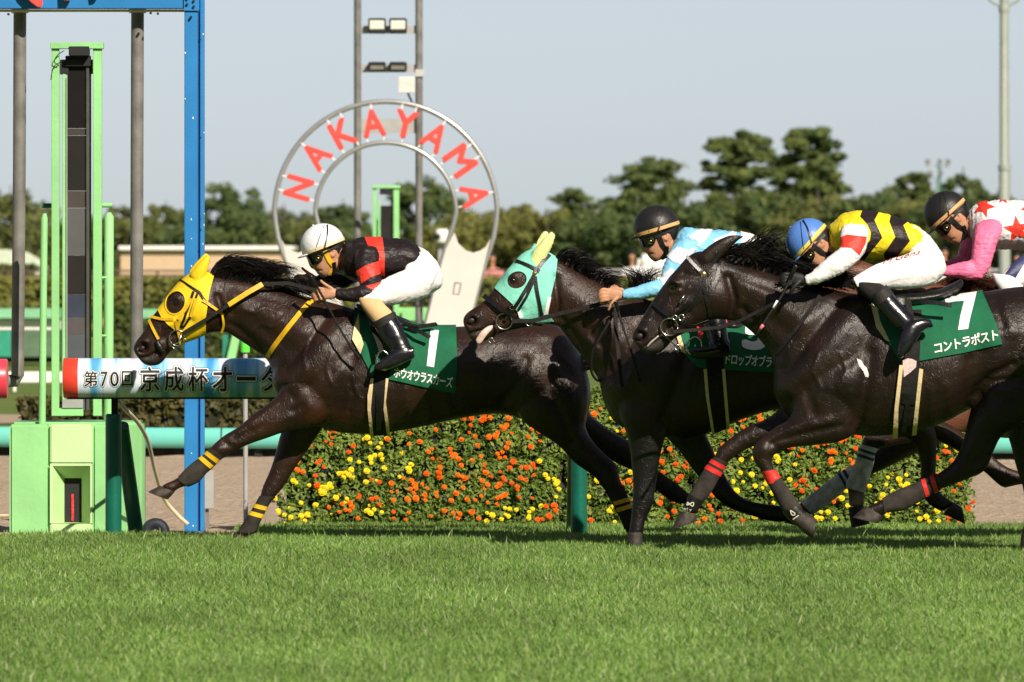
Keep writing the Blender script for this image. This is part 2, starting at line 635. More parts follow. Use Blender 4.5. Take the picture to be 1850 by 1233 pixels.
# ------------------------------------------------------------------ turf blades
def blade_mat():
    m = bpy.data.materials.new('grass_blade'); m.use_nodes = True
    N, L = m.node_tree.nodes, m.node_tree.links
    b = N['Principled BSDF']; b.inputs['Roughness'].default_value = .5; b.inputs['Specular IOR Level'].default_value = .3
    at = N.new('ShaderNodeAttribute'); at.attribute_name = 'rnd'
    ge = N.new('ShaderNodeNewGeometry')
    mp = N.new('ShaderNodeMapping'); mp.inputs['Scale'].default_value = (1.1, .35, 1)
    L.new(ge.outputs['Position'], mp.inputs['Vector'])
    nz = N.new('ShaderNodeTexNoise'); nz.inputs['Scale'].default_value = 1.0; nz.inputs['Detail'].default_value = 4
    L.new(mp.outputs[0], nz.inputs['Vector'])
    cr = N.new('ShaderNodeValToRGB')
    e = cr.color_ramp.elements
    e[0].position = 0; e[0].color = (0.138, 0.262, 0.046, 1)
    e[1].position = 1; e[1].color = (0.52, 0.60, 0.34, 1)
    x = e.new(.55); x.color = (0.238, 0.398, 0.086, 1)
    x = e.new(.85); x.color = (0.340, 0.480, 0.148, 1)
    x = e.new(.95); x.color = (0.46, 0.54, 0.25, 1)
    L.new(at.outputs['Fac'], cr.inputs['Fac'])
    hv = N.new('ShaderNodeHueSaturation')
    mr = N.new('ShaderNodeMapRange'); mr.inputs['From Min'].default_value = .3; mr.inputs['From Max'].default_value = .7; mr.inputs['To Min'].default_value = .78; mr.inputs['To Max'].default_value = 1.18
    L.new(nz.outputs['Fac'], mr.inputs['Value']); L.new(mr.outputs[0], hv.inputs['Value'])
    L.new(cr.outputs[0], hv.inputs['Color']); L.new(hv.outputs[0], b.inputs['Base Color'])
    tr = N.new('ShaderNodeBsdfTranslucent'); L.new(hv.outputs[0], tr.inputs['Color'])
    ms = N.new('ShaderNodeMixShader'); ms.inputs[0].default_value = .45
    L.new(b.outputs[0], ms.inputs[1]); L.new(tr.outputs[0], ms.inputs[2]); L.new(ms.outputs[0], N['Material Output'].inputs['Surface'])
    return m
GB = blade_mat()
def blade_patch(seed, n=1900, size=.75):
    r = np.random.default_rng(seed)
    x = r.uniform(-size / 2, size / 2, n); y = r.uniform(-size / 2, size / 2, n)
    h = r.normal(.044, .011, n).clip(.018, .085)
    long_ = r.random(n) < .02
    h[long_] *= 1.6
    w = r.uniform(.0025, .0048, n)
    a = r.uniform(0, 2 * np.pi, n); la = r.uniform(0, 2 * np.pi, n); le = r.uniform(.0, .75, n) * h
    V = np.zeros((n, 5, 3))
    dx, dy = np.cos(a) * w, np.sin(a) * w
    lx, ly = np.cos(la) * le, np.sin(la) * le
    for k, (t, ww) in enumerate(((0, 1), (0, -1), (.55, .85), (.55, -.85), (1, 0))):
        V[:, k, 0] = x + dx * ww + lx * t * t
        V[:, k, 1] = y + dy * ww + ly * t * t
        V[:, k, 2] = h * t * (1 - .15 * t)
    F4 = np.array([[0, 1, 3, 2]]) + np.arange(n)[:, None] * 5
    F3 = np.array([[2, 3, 4]]) + np.arange(n)[:, None] * 5
    me = meshdata(V.reshape(-1, 3).tolist(), F4.tolist() + F3.tolist(), 'turf_patch')
    at = me.attributes.new('rnd', 'FLOAT', 'POINT')
    at.data.foreach_set('value', np.repeat(r.random(n), 5).astype(np.float32))
    me.materials.append(GB)
    o = bpy.data.objects.new('turf_patch', me)
    return o
def scatter(name, pts, rots, scales, protos, label=None, kind='stuff'):
    me = bpy.data.meshes.new(name); me.from_pydata([tuple(p) for p in pts], [], [])
    for nm, vals, ty in (('rot', rots, 'FLOAT'), ('scl', scales, 'FLOAT'), ('pick', np.arange(len(pts)) * 7 % len(protos) if len(protos) > 1 else np.zeros(len(pts)), 'INT')):
        at = me.attributes.new(nm, ty, 'POINT')
        at.data.foreach_set('value', np.asarray(vals, np.int32 if ty == 'INT' else np.float32))
    o = bpy.data.objects.new(name, me); COL.objects.link(o)
    ng = bpy.data.node_groups.new(name, 'GeometryNodeTree')
    ng.interface.new_socket('Geometry', in_out='INPUT', socket_type='NodeSocketGeometry')
    ng.interface.new_socket('Geometry', in_out='OUTPUT', socket_type='NodeSocketGeometry')
    N, L = ng.nodes, ng.links
    gi, go = N.new('NodeGroupInput'), N.new('NodeGroupOutput')
    ip = N.new('GeometryNodeInstanceOnPoints')
    m2p = N.new('GeometryNodeMeshToPoints')
    L.new(gi.outputs[0], m2p.inputs[0]); L.new(m2p.outputs[0], ip.inputs['Points'])
    jg = N.new('GeometryNodeJoinGeometry')
    for p in reversed(protos):
        oi = N.new('GeometryNodeObjectInfo'); oi.inputs['Object'].default_value = p; oi.inputs['As Instance'].default_value = True
        L.new(oi.outputs['Geometry'], jg.inputs[0])
    L.new(jg.outputs[0], ip.inputs['Instance'])
    ip.inputs['Pick Instance'].default_value = True
    def attr(nm, ty):
        a = N.new('GeometryNodeInputNamedAttribute'); a.data_type = ty; a.inputs['Name'].default_value = nm
        return a.outputs['Attribute']
    L.new(attr('pick', 'INT'), ip.inputs['Instance Index'])
    cx = N.new('ShaderNodeCombineXYZ'); L.new(attr('rot', 'FLOAT'), cx.inputs['Z'])
    er = N.new('FunctionNodeEulerToRotation'); L.new(cx.outputs[0], er.inputs[0]); L.new(er.outputs[0], ip.inputs['Rotation'])
    L.new(attr('scl', 'FLOAT'), ip.inputs['Scale'])
    L.new(ip.outputs[0], go.inputs[0])
    md = o.modifiers.new('scatter', 'NODES'); md.node_group = ng
    o['kind'] = kind
    if label: o['label'] = label
    return o
def turf_edge(x):
    if x > -1.45: return 57.15
    return 55.9 + (x + 1.45) * .42
def turf():
    r = np.random.default_rng(5)
    pts = []
    y = 34.5
    while y < 60:
        hw = 4.6 if y < 46 else 5.6
        x = -hw
        while x < hw:
            yy = y + r.uniform(-.06, .06)
            if yy < turf_edge(x) - .25:
                pts.append((x + r.uniform(-.06, .06), yy, 0))
            x += .62
        y += .62
    n = len(pts)
    protos = [blade_patch(k) for k in range(4)]
    o = scatter('turf_grass', pts, r.uniform(0, 6.283, n), r.uniform(.9, 1.12, n), protos)
    tag(o, 'short green turf of the racing track', 'grass')
turf()

# ================================================================== finish line furniture (left)
LG = mat('light_green_paint', (0.27, 0.60, 0.24), rough=.5, spec=.35, var=.09, vscale=2.6, detail=9, bump=.10, bscale=30)
PG = mat('pale_green_paint', (0.50, 0.74, 0.35), rough=.55, spec=.3, var=.07, vscale=3, detail=9, bump=.08)
DG = mat('dark_green_vinyl', (0.004, 0.115, 0.078), rough=.35, spec=.45, var=.08, vscale=6, bump=.1, bscale=40)
BL = mat('blue_steel_paint', (0.022, 0.20, 0.50), rough=.4, spec=.45, var=.10, vscale=2.2, detail=9, bump=.06)
DBL = mat('dark_blue_recess', (0.010, 0.05, 0.15), rough=.5, var=.1)
GREY = mat('galvanised_pipe', (0.185, 0.178, 0.165), rough=.5, spec=.4, var=.2, vscale=7, bump=.08, bscale=40)
STL = mat('grey_metal', (0.45, 0.45, 0.44), rough=.4, spec=.5, var=.08, metal=.3)
BLACK = mat('matt_black', (0.012, 0.012, 0.013), rough=.6)
CORAL = mat('coral_letter', (0.74, 0.085, 0.070), rough=.5, spec=.3, var=.05)
REDV = mat('red_vinyl', (0.80, 0.06, 0.035), rough=.35, spec=.45, var=.05)
HOSE = mat('cream_hose', (0.62, 0.53, 0.36), rough=.5)
def at0(px, Y, z=0.0):
    return (W(px, 500, Y).x, Y, z)
def cyl(p0, p1, r, n=16):
    return tube3([p0, p1], r, n=n)
# blue gantry
ga = thing('finish_gantry', at0(345, 57.100), 'tall blue steel gantry beam with coral letters at the upper left', 'gantry')
part('column', bbox(333, 357, -70, 962, 57.100, .10, .004), BL, ga)
part('column_flange', bbox(361.5, 369, -70, 962, 57.140, .10, .003), BL, ga)
part('column_web', bbox(355, 363, -70, 960, 57.160, .05, 0), DBL, ga)
bm_ = part('beam', bbox(-120, 332, -70, 16, 57.100, .12, .004), BL, ga)
part('beam_trim', bbox(-120, 332, 17.5, 21.5, 57.130, .08, 0), CREAM, bm_)
part('joint_plate', bbox(332, 360, -12, 20, 57.085, .012, .002), BL, ga)
for bx, by in ((338, -2), (338, 8), (350, 12), (350, 2), (345, 31), (15, 26), (272, 24), (285, 25)):
    c = W(bx, by, 57.070)
    part('bolt', cyl(c, c + Vector((0, .03, 0)), .008, 8), BLACK, ga)
rc = random.Random(8)
for k in range(16):
    cy = rc.uniform(30, 950); cx = rc.choice((333.6, 345, 366, 368)) + rc.uniform(-.3, 8) * (1 if rc.random() < .3 else 0)
    part('paint_chip', bbox(cx, cx + rc.uniform(1.2, 2.6), cy, cy + rc.uniform(1.5, 4), 57.096, .003, 0), WHT, ga)
def slab(pts, Y, d):
    me = prism([pts], Y, Y + d, Y)
    return bevel(me, .004, 2)
part('letter', slab([(28, -40), (52, -40), (66, -14), (78, 4), (76, 13), (68, 14), (56, 5), (40, -12)], 57.020, .05), CORAL, ga)
part('letter', slab([(112, -40), (132, -40), (130, -2), (124, 1.5), (114, 1)], 57.020, .05), CORAL, ga)
part('letter', slab([(166, -40), (182, -40), (180, -9), (170, -7)], 57.020, .05), CORAL, ga)
for px in (36, 248.5):
    s = -1 if px < 100 else 1
    t = thing('hanging_pipe', at0(px, 57.300, W(0, 700, 57.300).z), 'grey pipe hanging from the beam, ' + ('leftmost, bending behind the red rail end' if s < 0 else 'between the mirror frame and the blue column'), 'pipe')
    P = [W(px, 20, 57.300), W(px - (1 if s < 0 else 1), 300, 57.300), W(px - (4 if s < 0 else 2), 640, 57.300), W(px - (4 if s < 0 else 2), 678, 57.300), W(px - 8 if s < 0 else px + 6, 688, 57.330), W(px - 40 if s < 0 else px + 45, 690, 57.250), W(px - 80 if s < 0 else px + 80, 690, 57.200)]
    part('pipe', tube3(P, .0405 if px > 100 else .0405, n=18), GREY, t, 60)
    part('flange', cyl(W(px, 17, 57.300), W(px, 24, 57.300), .055), STL, t, 60)
# padded banner rail
def streaks():
    m = bpy.data.materials.new('blue_streak_print'); m.use_nodes = True
    N, L = m.node_tree.nodes, m.node_tree.links
    b = N['Principled BSDF']; b.inputs['Roughness'].default_value = .35
    tc = N.new('ShaderNodeTexCoord'); mp = N.new('ShaderNodeMapping')
    mp.inputs['Rotation'].default_value = (0, math.radians(38), 0); mp.inputs['Scale'].default_value = (9, .2, 1.0)
    L.new(tc.outputs['Object'], mp.inputs['Vector'])
    n = N.new('ShaderNodeTexNoise'); n.inputs['Scale'].default_value = 1.0; n.inputs['Detail'].default_value = 3
    L.new(mp.outputs[0], n.inputs['Vector'])
    cr = N.new('ShaderNodeValToRGB'); e = cr.color_ramp.elements
    e[0].position = .34; e[0].color = (0.05, 0.30, 0.66, 1); e[1].position = .62; e[1].color = (0.66, 0.76, 0.90, 1)
    x = e.new(.45); x.color = (0.24, 0.55, 0.85, 1)
    x = e.new(.52); x.color = (0.70, 0.78, 0.93, 1)
    x = e.new(.70); x.color = (0.62, 0.56, 0.82, 1)
    L.new(n.outputs['Fac'], cr.inputs['Fac']); L.new(cr.outputs[0], b.inputs['Base Color'])
    return m
YB = 55.1
rb = .1205
bn = thing('banner_rail', at0(205, YB), 'padded round rail with blue printed banner and red end', 'rail')
zc = W(0, 683.5, YB).z
xl, xr = W(115, 0, YB).x, W(1058, 0, YB).x
part('padding', cyl((W(142, 0, YB).x, YB, zc), (xr, YB, zc), rb, 48), streaks(), bn, 60)
part('end_band', tube3([(xl, YB, zc), (xl + .004, YB, zc), (W(142, 0, YB).x, YB, zc)], [rb * .97, rb + .001, rb + .001], n=48), REDV, bn, 60)
part('under_trim', box(xl + .02, xr, YB - .03, YB + .03, zc - rb - .006, zc - rb + .004), BLACK, bn)
def on_banner(me, px0, pyb, wpx, hpx, off):
    A = coords(me); lo = A.min(0); sz = A.max(0) - lo
    gridcut(me, sz[0] / 10 if sz[0] > sz[1] * 2 else sz[1] / 5)
    A = coords(me)
    out = []
    k = YB / FPX
    for a in A:
        u = px0 + (a[0] - lo[0]) / sz[0] * wpx
        v = (683.5 - (pyb - (a[1] - lo[1]) / sz[1] * hpx)) * k
        th = math.asin(max(-.999, min(.999, v / rb)))
        R = rb + off + a[2] * .00006
        out.append(((u - CXP) * k, YB - R * math.cos(th), zc + R * math.sin(th)))
    setco(me, np.array(out))
    return me
INK = mat('black_ink', (0.012, 0.012, 0.014), rough=.4)
def outlined(s, px0, pyb, w, h, heavy):
    for k, (e, m, lift, n) in enumerate(((4.6 * heavy, INK, .0010, 12), (3.2 * heavy, WHT, .0024, 12), (.7 * heavy, INK, .0040, 4))):
        me = textmesh(s)
        A = coords(me); lo, hi = A.min(0), A.max(0)
        A[:, 0] = (A[:, 0] - lo[0]) / (hi[0] - lo[0]) * w; A[:, 1] = (A[:, 1] - lo[1]) / (hi[1] - lo[1]) * h
        setco(me, A)
        part('lettering', on_banner(bold(me, e, n), px0 - e, pyb + e, w + 2 * e, h + 2 * e, lift), m, bn)
def each(s, px0, pyb, step, w, h, heavy):
    for i, ch in enumerate(s):
        hh, dy = (h, 0)
        if ch == 'ー': hh, dy = h * .14, -h * .42
        outlined(ch, px0 + i * step, pyb + dy, w if ch not in '70' else w * .8, hh if ch not in '70' else h * .92, heavy if ch != 'ー' else heavy * 1.0)
# post, brace, hose
def post(px, Y, label, hose):
    t = thing('rail_post', at0(px, Y), label, 'post', 'dark green padded posts of the banner rail')
    part('padded_post', tube3([W(px, 975, Y), W(px, 760, Y), W(px, 750, Y), W(px, 748, Y)], [.049, .049, .047, .040], n=24), DG, t, 60)
    part('brace', tube3([W(px + 14 if hose else px - 6, 770, Y + .18), W(px + 44 if hose else px - 10, 985, Y + .75)], .046, n=20), DG, t, 60)
    part('bracket', bbox(px - 4, px + 8, 718, 752, Y, .03, 0), BLACK, t)
    return t
post(205, 55.15, 'dark green padded post under the banner beside the pale green box', True)
post(1046, 55.15, 'dark green padded post standing before the flower wall', False)
t = obj('hose', tube3([W(212, 722, 55.3), W(225, 738, 55.5), W(250, 765, 55.9), (W(268, 800, 56.3)), W(280, 850, 56.6), W(296, 900, 56.9), W(320, 930, 57.0), W(340, 948, 57.0)], .013, n=10, sub=4), HOSE, smooth=180)
tag(t, 'cream hose curling down from the banner to the blue column', 'hose')
lb = thing('banner_rail', at0(0, YB), 'red end of another padded rail at the left edge', 'rail')
part('padding', tube3([(W(-200, 0, YB).x, YB, zc - .004), (W(11, 0, YB).x, YB, zc - .004), (W(13.5, 0, YB).x, YB, zc - .004)], [rb, rb, rb * .96], n=40), mat('crimson_vinyl', (0.72, 0.05, 0.09), rough=.35, spec=.45, var=.05), lb, 60)
part('post', cyl(W(-100, 720, YB), W(-100, 990, YB), .05), DG, lb, 60)
part('hand_rail', cyl(W(-40, 932, YB + .8), W(16, 932, YB + .8), .011), HOSE, lb, 60)
# mirror box
mb = thing('finish_mirror', at0(130, 57.000), 'tall light green mirror frame on a pale green padded box', 'mirror')
def hexbox(p, Y0, Y1, py0, py1):
    V, Fc = [], []
    n = len(p)
    for py in (py1, py0):
        for px, y in p:
            V.append(W(px, py, Y0) * 1.0 if False else Vector((W(px, py, Y0).x, y, W(px, py, Y0).z)))
    Fc = [tuple(range(n)), tuple(range(2 * n - 1, n - 1, -1))] + [((i + 1) % n, i, n + i, n + (i + 1) % n) for i in range(n)]
    me = meshdata(V, Fc)
    bm = bmesh.new(); bm.from_mesh(me); bmesh.ops.recalc_face_normals(bm, faces=bm.faces); bm.to_mesh(me); bm.free()
    return bevel(me, .02, 3)
part('box', hexbox([(20, 56.880), (196, 56.880), (252, 57.150), (254, 57.700), (30, 57.700), (16, 57.300)], 56.900, 57.700, 763, 975), LG, mb)
part('side_pad', bbox(17, 90, 767, 975, 56.720, .17, .015), LG, mb)
part('side_pad', bbox(167, 197, 767, 975, 56.720, .17, .015), LG, mb)
part('front_panel', bbox(90.3, 166.7, 767, 838, 56.700, .17, .008), PG, mb)
part('front_panel', bbox(90.3, 166.7, 946, 975, 56.700, .17, .008), PG, mb)
def funnel():
    o = [W(90.3, 838, 56.703), W(166.7, 838, 56.703), W(166.7, 946, 56.703), W(90.3, 946, 56.703)]
    a = [W(95, 842, 56.703), W(163, 842, 56.703), W(163, 946, 56.703), W(95, 946, 56.703)]
    i = [W(117, 865, 56.860), W(147, 865, 56.860), W(147, 944, 56.860), W(117, 944, 56.860)]
    V = o + a + i
    return V, [(0, 1, 5, 4), (1, 2, 6, 5), (3, 0, 4, 7), (4, 5, 9, 8), (5, 6, 10, 9), (6, 7, 11, 10), (7, 4, 8, 11)]
part('funnel', funnel(), PG, mb)
part('slit', bbox(116, 148, 864, 945, 56.855, .004, 0), BLACK, mb)
led = mat('red_light_strip', (0.75, 0.05, 0.06), rough=.4, var=.3, vscale=60)
part('light_strip', bbox(129, 133.5, 893, 942, 56.845, .008, 0), led, mb)
for nm, x0, x1, y0, y1, yy, d, m in (('upright', 93, 106.5, 86, 752, 56.950, .07, LG), ('upright', 168, 183.5, 86, 752, 56.950, .07, LG), ('top_bar', 90.5, 186.5, 77, 88.5, 56.930, .12, LG), ('inner_strip', 112.5, 119, 132, 745, 57.000, .03, LG), ('mirror_edge', 119.2, 121.5, 140, 742, 56.990, .03, STL),
        ('mirror_edge', 155.5, 161.5, 115, 742, 57.000, .04, mat('mirror_side', (0.07, 0.065, 0.062), rough=.5)), ('inner_strip', 160.5, 164.5, 130, 742, 57.020, .03, mat('mid_green_paint', (0.10, 0.26, 0.11), rough=.5)), ('foot_bar', 105, 150, 738, 752, 56.970, .08, LG), ('lamp_housing', 124, 161, 84, 101, 56.900, .12, BLACK), ('lamp_housing', 118, 164, 101, 120, 56.980, .06, BLACK), ('bracket', 108, 124, 108, 135, 57.000, .03, BLACK), ('bracket', 161, 169, 108, 134, 57.000, .03, BLACK), ('sensor', 112, 150, 722, 738, 56.960, .06, mat('clear_grey', (0.35, 0.36, 0.36), rough=.3))):
    part(nm, bbox(x0, x1, y0, y1, yy, d, .003), m, mb)
MIR = mat('dark_mirror_glass', (0.030, 0.028, 0.027), rough=.12, spec=.35, var=.1)
for y0, y1, c in ((118, 232, (0.012, 0.011, 0.011)), (232.5, 245, (0.055, 0.05, 0.042)), (245.5, 345, (0.022, 0.021, 0.019)), (345.5, 376, (0.07, 0.06, 0.056)), (376.5, 462, (0.10, 0.105, 0.105)), (462.5, 532, (0.025, 0.023, 0.022)), (532.5, 574, (0.045, 0.055, 0.085)), (574.5, 604, (0.09, 0.08, 0.085)), (604.5, 742, (0.085, 0.095, 0.105))):  # bands of the reflected stand, painted into the glass colours
    part('mirror_glass', bbox(121.6, 155.4, y0, y1, 57.020, .02, 0), mat('painted_reflection_%d' % y0, c, rough=.3, spec=.3, var=.06), mb)
part('support_pole', tube3([W(76, 770, 56.86), W(80, 395, 56.86), W(80.5, 386, 56.86)], [.022, .022, .012], n=16), LG, mb, 60)
part('support_pole', tube3([W(196, 770, 57.100), W(197, 392, 57.100), W(197, 384, 57.100)], [.030, .030, .012], n=16), LG, mb, 60)
part('cross_rod', cyl(W(76, 372, 57.080), W(96, 372, 57.080), .015), DG, mb, 60)
part('cross_rod', cyl(W(180, 371, 57.080), W(203, 371, 57.080), .015), LG, mb, 60)
part('cross_rod', cyl(W(180, 502, 57.080), W(200, 502, 57.080), .008), LG, mb, 60)
part('cross_rod', cyl(W(160, 607, 57.080), W(198, 607, 57.080), .008), LG, mb, 60)
part('cable', tube3([W(112, 112, 56.930), W(100, 118, 56.920), W(94, 130, 56.920), W(92, 145, 56.930)], .003, n=6, sub=4), BLACK, mb, 60)
part('cable', tube3([W(116, 92, 56.930), W(104, 100, 56.920), W(98, 112, 56.920), W(106, 118, 56.930)], .003, n=6, sub=4), BLACK, mb, 60)
# smaller things on the sand edge
t = thing('junction_box', at0(375, 58.3), 'grey metal junction box standing beside the blue column', 'junction box')
part('cabinet', bbox(365, 386, 850, 920, 58.3, .08, .004), STL, t); part('leg', bbox(371, 377, 920, 962, 58.33, .03, 0), GREY, t); part('conduit', cyl(W(362, 790, 58.34), W(362, 960, 58.34), .012), STL, t, 60)
t = thing('marker_pole', at0(443, 58.6), 'thin grey pole with a bright green cap', 'pole')
part('pole', cyl(W(443, 634, 58.6), W(444, 955, 58.6), .0155), STL, t, 60); part('cap', tube3([W(442.5, 612, 58.6), W(443, 614, 58.6), W(443, 637, 58.6)], [.026, .030, .030], n=16), mat('bright_green_plastic', (0.10, 0.72, 0.05), rough=.4), t, 60)
part('stay', cyl(W(441, 812, 58.62), W(447, 880, 58.62), .006), STL, t, 60)
def torus(c, R, r, n=28, k=12):
    V, Fc = [], []
    for i in range(n):
        a = 2 * math.pi * i / n
        for j in range(k):
            b = 2 * math.pi * j / k
            V.append(Vector(c) + Vector(((R + r * math.cos(b)) * math.cos(a), r * math.sin(b), (R + r * math.cos(b)) * math.sin(a))))
    for i in range(n):
        for j in range(k):
            Fc.append((i * k + j, ((i + 1) % n) * k + j, ((i + 1) % n) * k + (j + 1) % k, i * k + (j + 1) % k))
    return V, Fc
t = obj('tyre', torus(W(281, 962, 57.3), .055, .035), mat('dark_rubber', (0.014, 0.018, 0.03), rough=.6, bump=.2), smooth=180)
tag(t, 'small dark tyre lying behind the green box', 'tyre')

# ================================================================== horseshoe sign and light mast
YS = 96.0
SGN = mat('sign_grey_panel', (0.64, 0.60, 0.56), rough=.7, var=.03, vscale=3)
TUB = mat('sign_steel_tube', (0.42, 0.42, 0.42), rough=.35, spec=.6, metal=.55, var=.06)
hsn = thing('horseshoe_sign', at0(697, YS), 'large horseshoe sign spelling NAKAYAMA in red letters', 'sign')
def horsepath(rx, cy, foot, mid):
    L = []
    for a in range(0, 181, 6):
        t = math.radians(a)
        L.append((697 + rx * math.cos(t), cy - rx * math.sin(t)))
    R = L[::1]
    right = [foot[1]] + mid
    left = [(1394 - p[0], p[1]) for p in right[::-1]]
    return right + R + left
outer = horsepath(201, 385, (None, (800, 760)), [(852, 566), (866, 512), (879, 468), (892, 428)])
inner = horsepath(127, 385, (None, (719, 760)), [(770, 584), (790, 503), (803, 455), (815, 420)])
part('tube', tube3([W(x, y, YS) for x, y in outer], 4.6 * YS / FPX, n=12, sub=2), TUB, hsn, 180)
part('tube', tube3([W(x, y, YS) for x, y in inner], 4.2 * YS / FPX, n=12, sub=2), TUB, hsn, 180)
for s in (1, -1):
    mx = lambda p: p if s > 0 else (1394 - p[0], p[1])
    pts = [(821, 420), (828, 440), (842, 453), (855, 457), (868, 453), (878, 446), (886, 432), (880, 455), (866, 512), (852, 566), (800, 760), (719, 760), (770, 584), (790, 506), (806, 450)]
    pts = [mx(p) for p in pts]
    part('panel', prism([pts if s > 0 else pts[::-1]], YS - .03, YS + .05, YS), SGN, hsn)
    for (cx, cy) in ((826, 521), (808, 600)):
        q = [(cx - 4, cy - 10), (cx + 7, cy - 9), (cx + 3, cy + 11), (cx - 7, cy + 10), (cx - 4, cy - 10)]
        part('nail_mark', tube3([W(*mx(p), YS - .033) for p in q], 1.0 * YS / FPX, n=6), mat('dark_line', (0.10, 0.10, 0.10), rough=.6), hsn)
for ch, an in zip('NAKAYAMA', (164, 140.5, 118.5, 98, 77.5, 57, 35, 11)):
    me = textmesh(ch)
    A = coords(me); lo, hi = A.min(0), A.max(0)
    wpx, hpx = {'N': 36, 'A': 38, 'K': 36, 'Y': 38, 'M': 44}[ch], 46
    t = math.radians(an)
    F0 = [tuple(p.vertices) for p in me.polygons]
    cnt = {}
    for f in F0:
        for i in range(len(f)):
            cnt[(f[i], f[(i + 1) % len(f)])] = 1
    n = len(A)
    V, Fc = [], []
    for k in range(9):
        du, dv = (0, 0) if k == 8 else (2.3 * math.cos(k * math.pi / 4), 2.3 * math.sin(k * math.pi / 4))
        o = len(V)
        for d in (k * .0012, .05 - k * .0012):
            for a in A:
                u = ((a[0] - lo[0]) / (hi[0] - lo[0]) - .5) * wpx + du
                v = ((a[1] - lo[1]) / (hi[1] - lo[1]) - .5) * hpx + dv
                r = 164 + v
                V.append(W(697 + r * math.cos(t) + u * math.sin(t), 385 - r * math.sin(t) + u * math.cos(t), YS - .05) + Vector((0, d, 0)))
        Fc += [tuple(i + o for i in f) for f in F0] + [tuple(i + n + o for i in f)[::-1] for f in F0] + [(b_ + o, a_ + o, a_ + n + o, b_ + n + o) for (a_, b_) in cnt if (b_, a_) not in cnt]
    lt = part('letter', (V, Fc), CORAL, hsn)
    for u, r0, r1 in ((-13, 184, 198), (13, 184, 198), (-15, 131, 144), (15, 131, 144)):
        if (ch in 'A' and r0 > 150) : u = 0 if u < 0 else None
        if (ch in 'Y' and r0 < 150) : u = 0 if u < 0 else None
        if u is None: continue
        f = lambda r: W(697 + r * math.cos(t) + u * math.sin(t), 385 - r * math.sin(t) + u * math.cos(t), YS - .02)
        part('peg', cyl(f(r0), f(r1), 1.6 * YS / FPX, 6), WHT, lt)
part('plinth', bbox(560, 835, 752, 768, YS - .3, .9), SGN, hsn)
YM = 97.6
lm = thing('light_mast', at0(700, YM), 'twin grey poles carrying floodlights above the horseshoe sign', 'light mast')
for x in (646, 757):
    part('pole', tube3([W(x, -60, YM), W(x, 765, YM)], 6.6 * YM / FPX, n=16), GREY, lm, 60)
for y0, y1 in ((47, 61), (117, 131), (215, 241)):
    part('cross_bar', bbox(652, 752, y0, y1, YM + .02, .02, 0), STL, lm)
for x0, x1 in ((665, 697), (703, 735)):
    l = part('floodlight', bbox(x0, x1, 33, 61, YM - .12, .12, .01), BLACK, lm)
    part('lens', bbox(x0 + 3, x1 - 3, 37, 53, YM - .125, .006, .002), mat('lamp_lens', (0.72, 0.70, 0.62), rough=.3, var=.08, vscale=60), l)
    l = part('floodlight', bbox(x0, x1, 112, 130, YM - .12, .12, .01), BLACK, lm)
    part('lens', bbox(x0 + 4, x1 - 4, 119, 126, YM - .125, .006, .002), mat('dull_lens', (0.20, 0.19, 0.15), rough=.3), l)
part('control_box', bbox(720, 749, 139, 168, YM - .08, .07, .004), mat('box_white', (0.70, 0.67, 0.62), rough=.6), lm)
part('sensor_box', bbox(750, 767, 126, 139, YM - .06, .05, .004), mat('box_grey', (0.5, 0.5, 0.48), rough=.6), lm)
part('cable', tube3([W(737, 168, YM - .04), W(740, 176, YM - .04), W(744, 184, YM - .02)], 2 * YM / FPX), BLACK, lm, 60)
# the farther mirror frame
YF = 108.0
fm = thing('finish_mirror', at0(700, YF), 'smaller light green mirror frame seen through the horseshoe', 'mirror')
for nm, x0, x1, y0, y1, yy, d, m in (('upright', 673, 680, 338, 660, YF, .12, LG), ('upright', 711, 721, 338, 660, YF, .12, LG), ('top_bar', 672, 723, 335, 340.5, YF - .03, .2, LG), ('inner_strip', 683, 687, 362, 655, YF + .05, .05, LG), ('mirror_glass', 687.5, 706, 372, 655, YF + .06, .03, MIR), ('mirror_edge', 706.3, 710, 360, 655, YF + .05, .05, BLACK), ('lamp_housing', 686, 709, 341, 352, YF, .1, BLACK), ('support_pole', 726, 736, 560, 668, YF, .06, LG), ('bench', 690, 772, 556, 580, YF + .1, .3, LG), ('box', 660, 770, 655, 725, YF, .9, LG)):
    part(nm, bbox(x0, x1, y0, y1, yy, d, .004), m, fm)
for ch, x, w in (('第', 153, 26), ('7', 183, 14), ('0', 200, 17), ('回', 221, 21)):
    outlined(ch, x + 1, 697, w - 2, 26 if ch not in '70' else 25, .6)
for i, ch in enumerate('京成杯オータムハ'):
    if ch == 'ー':
        outlined(ch, 252 + i * 43.6 + 3, 687, 33, 6, .9)
    else:
        outlined(ch, 252 + i * 43.6 + 3, 706, 34, 42, .85)

# ================================================================== unseen grandstand, added to keep open sky out of the coat reflections
gs = thing('grandstand', (0, -30, 0), 'big roofed grandstand with stepped tiers, behind the camera', 'grandstand')
CONC = mat('stand_concrete', (0.16, 0.155, 0.15), rough=.85, var=.1, vscale=.4)
for k in range(14):
    part('tier', box(-130, 130, -34 - k * 1.6, -24 - k * 1.6, -.06, .6 + k * .75), CONC, gs, None)
part('rear_wall', box(-130, 130, -60, -57, -.06, 27), CONC, gs, None)
part('glass_front', box(-130, 130, -50.2, -50, 12.5, 22), mat('stand_glass', (0.03, 0.04, 0.045), rough=.1), gs, None)
part('roof', box(-132, 132, -60, -26, 26, 27.2), mat('stand_roof', (0.12, 0.12, 0.125), rough=.6), gs, None)
for x in range(-120, 121, 20):
    part('column', box(x - .4, x + .4, -31, -30.2, -.06, 26), CONC, gs, None)
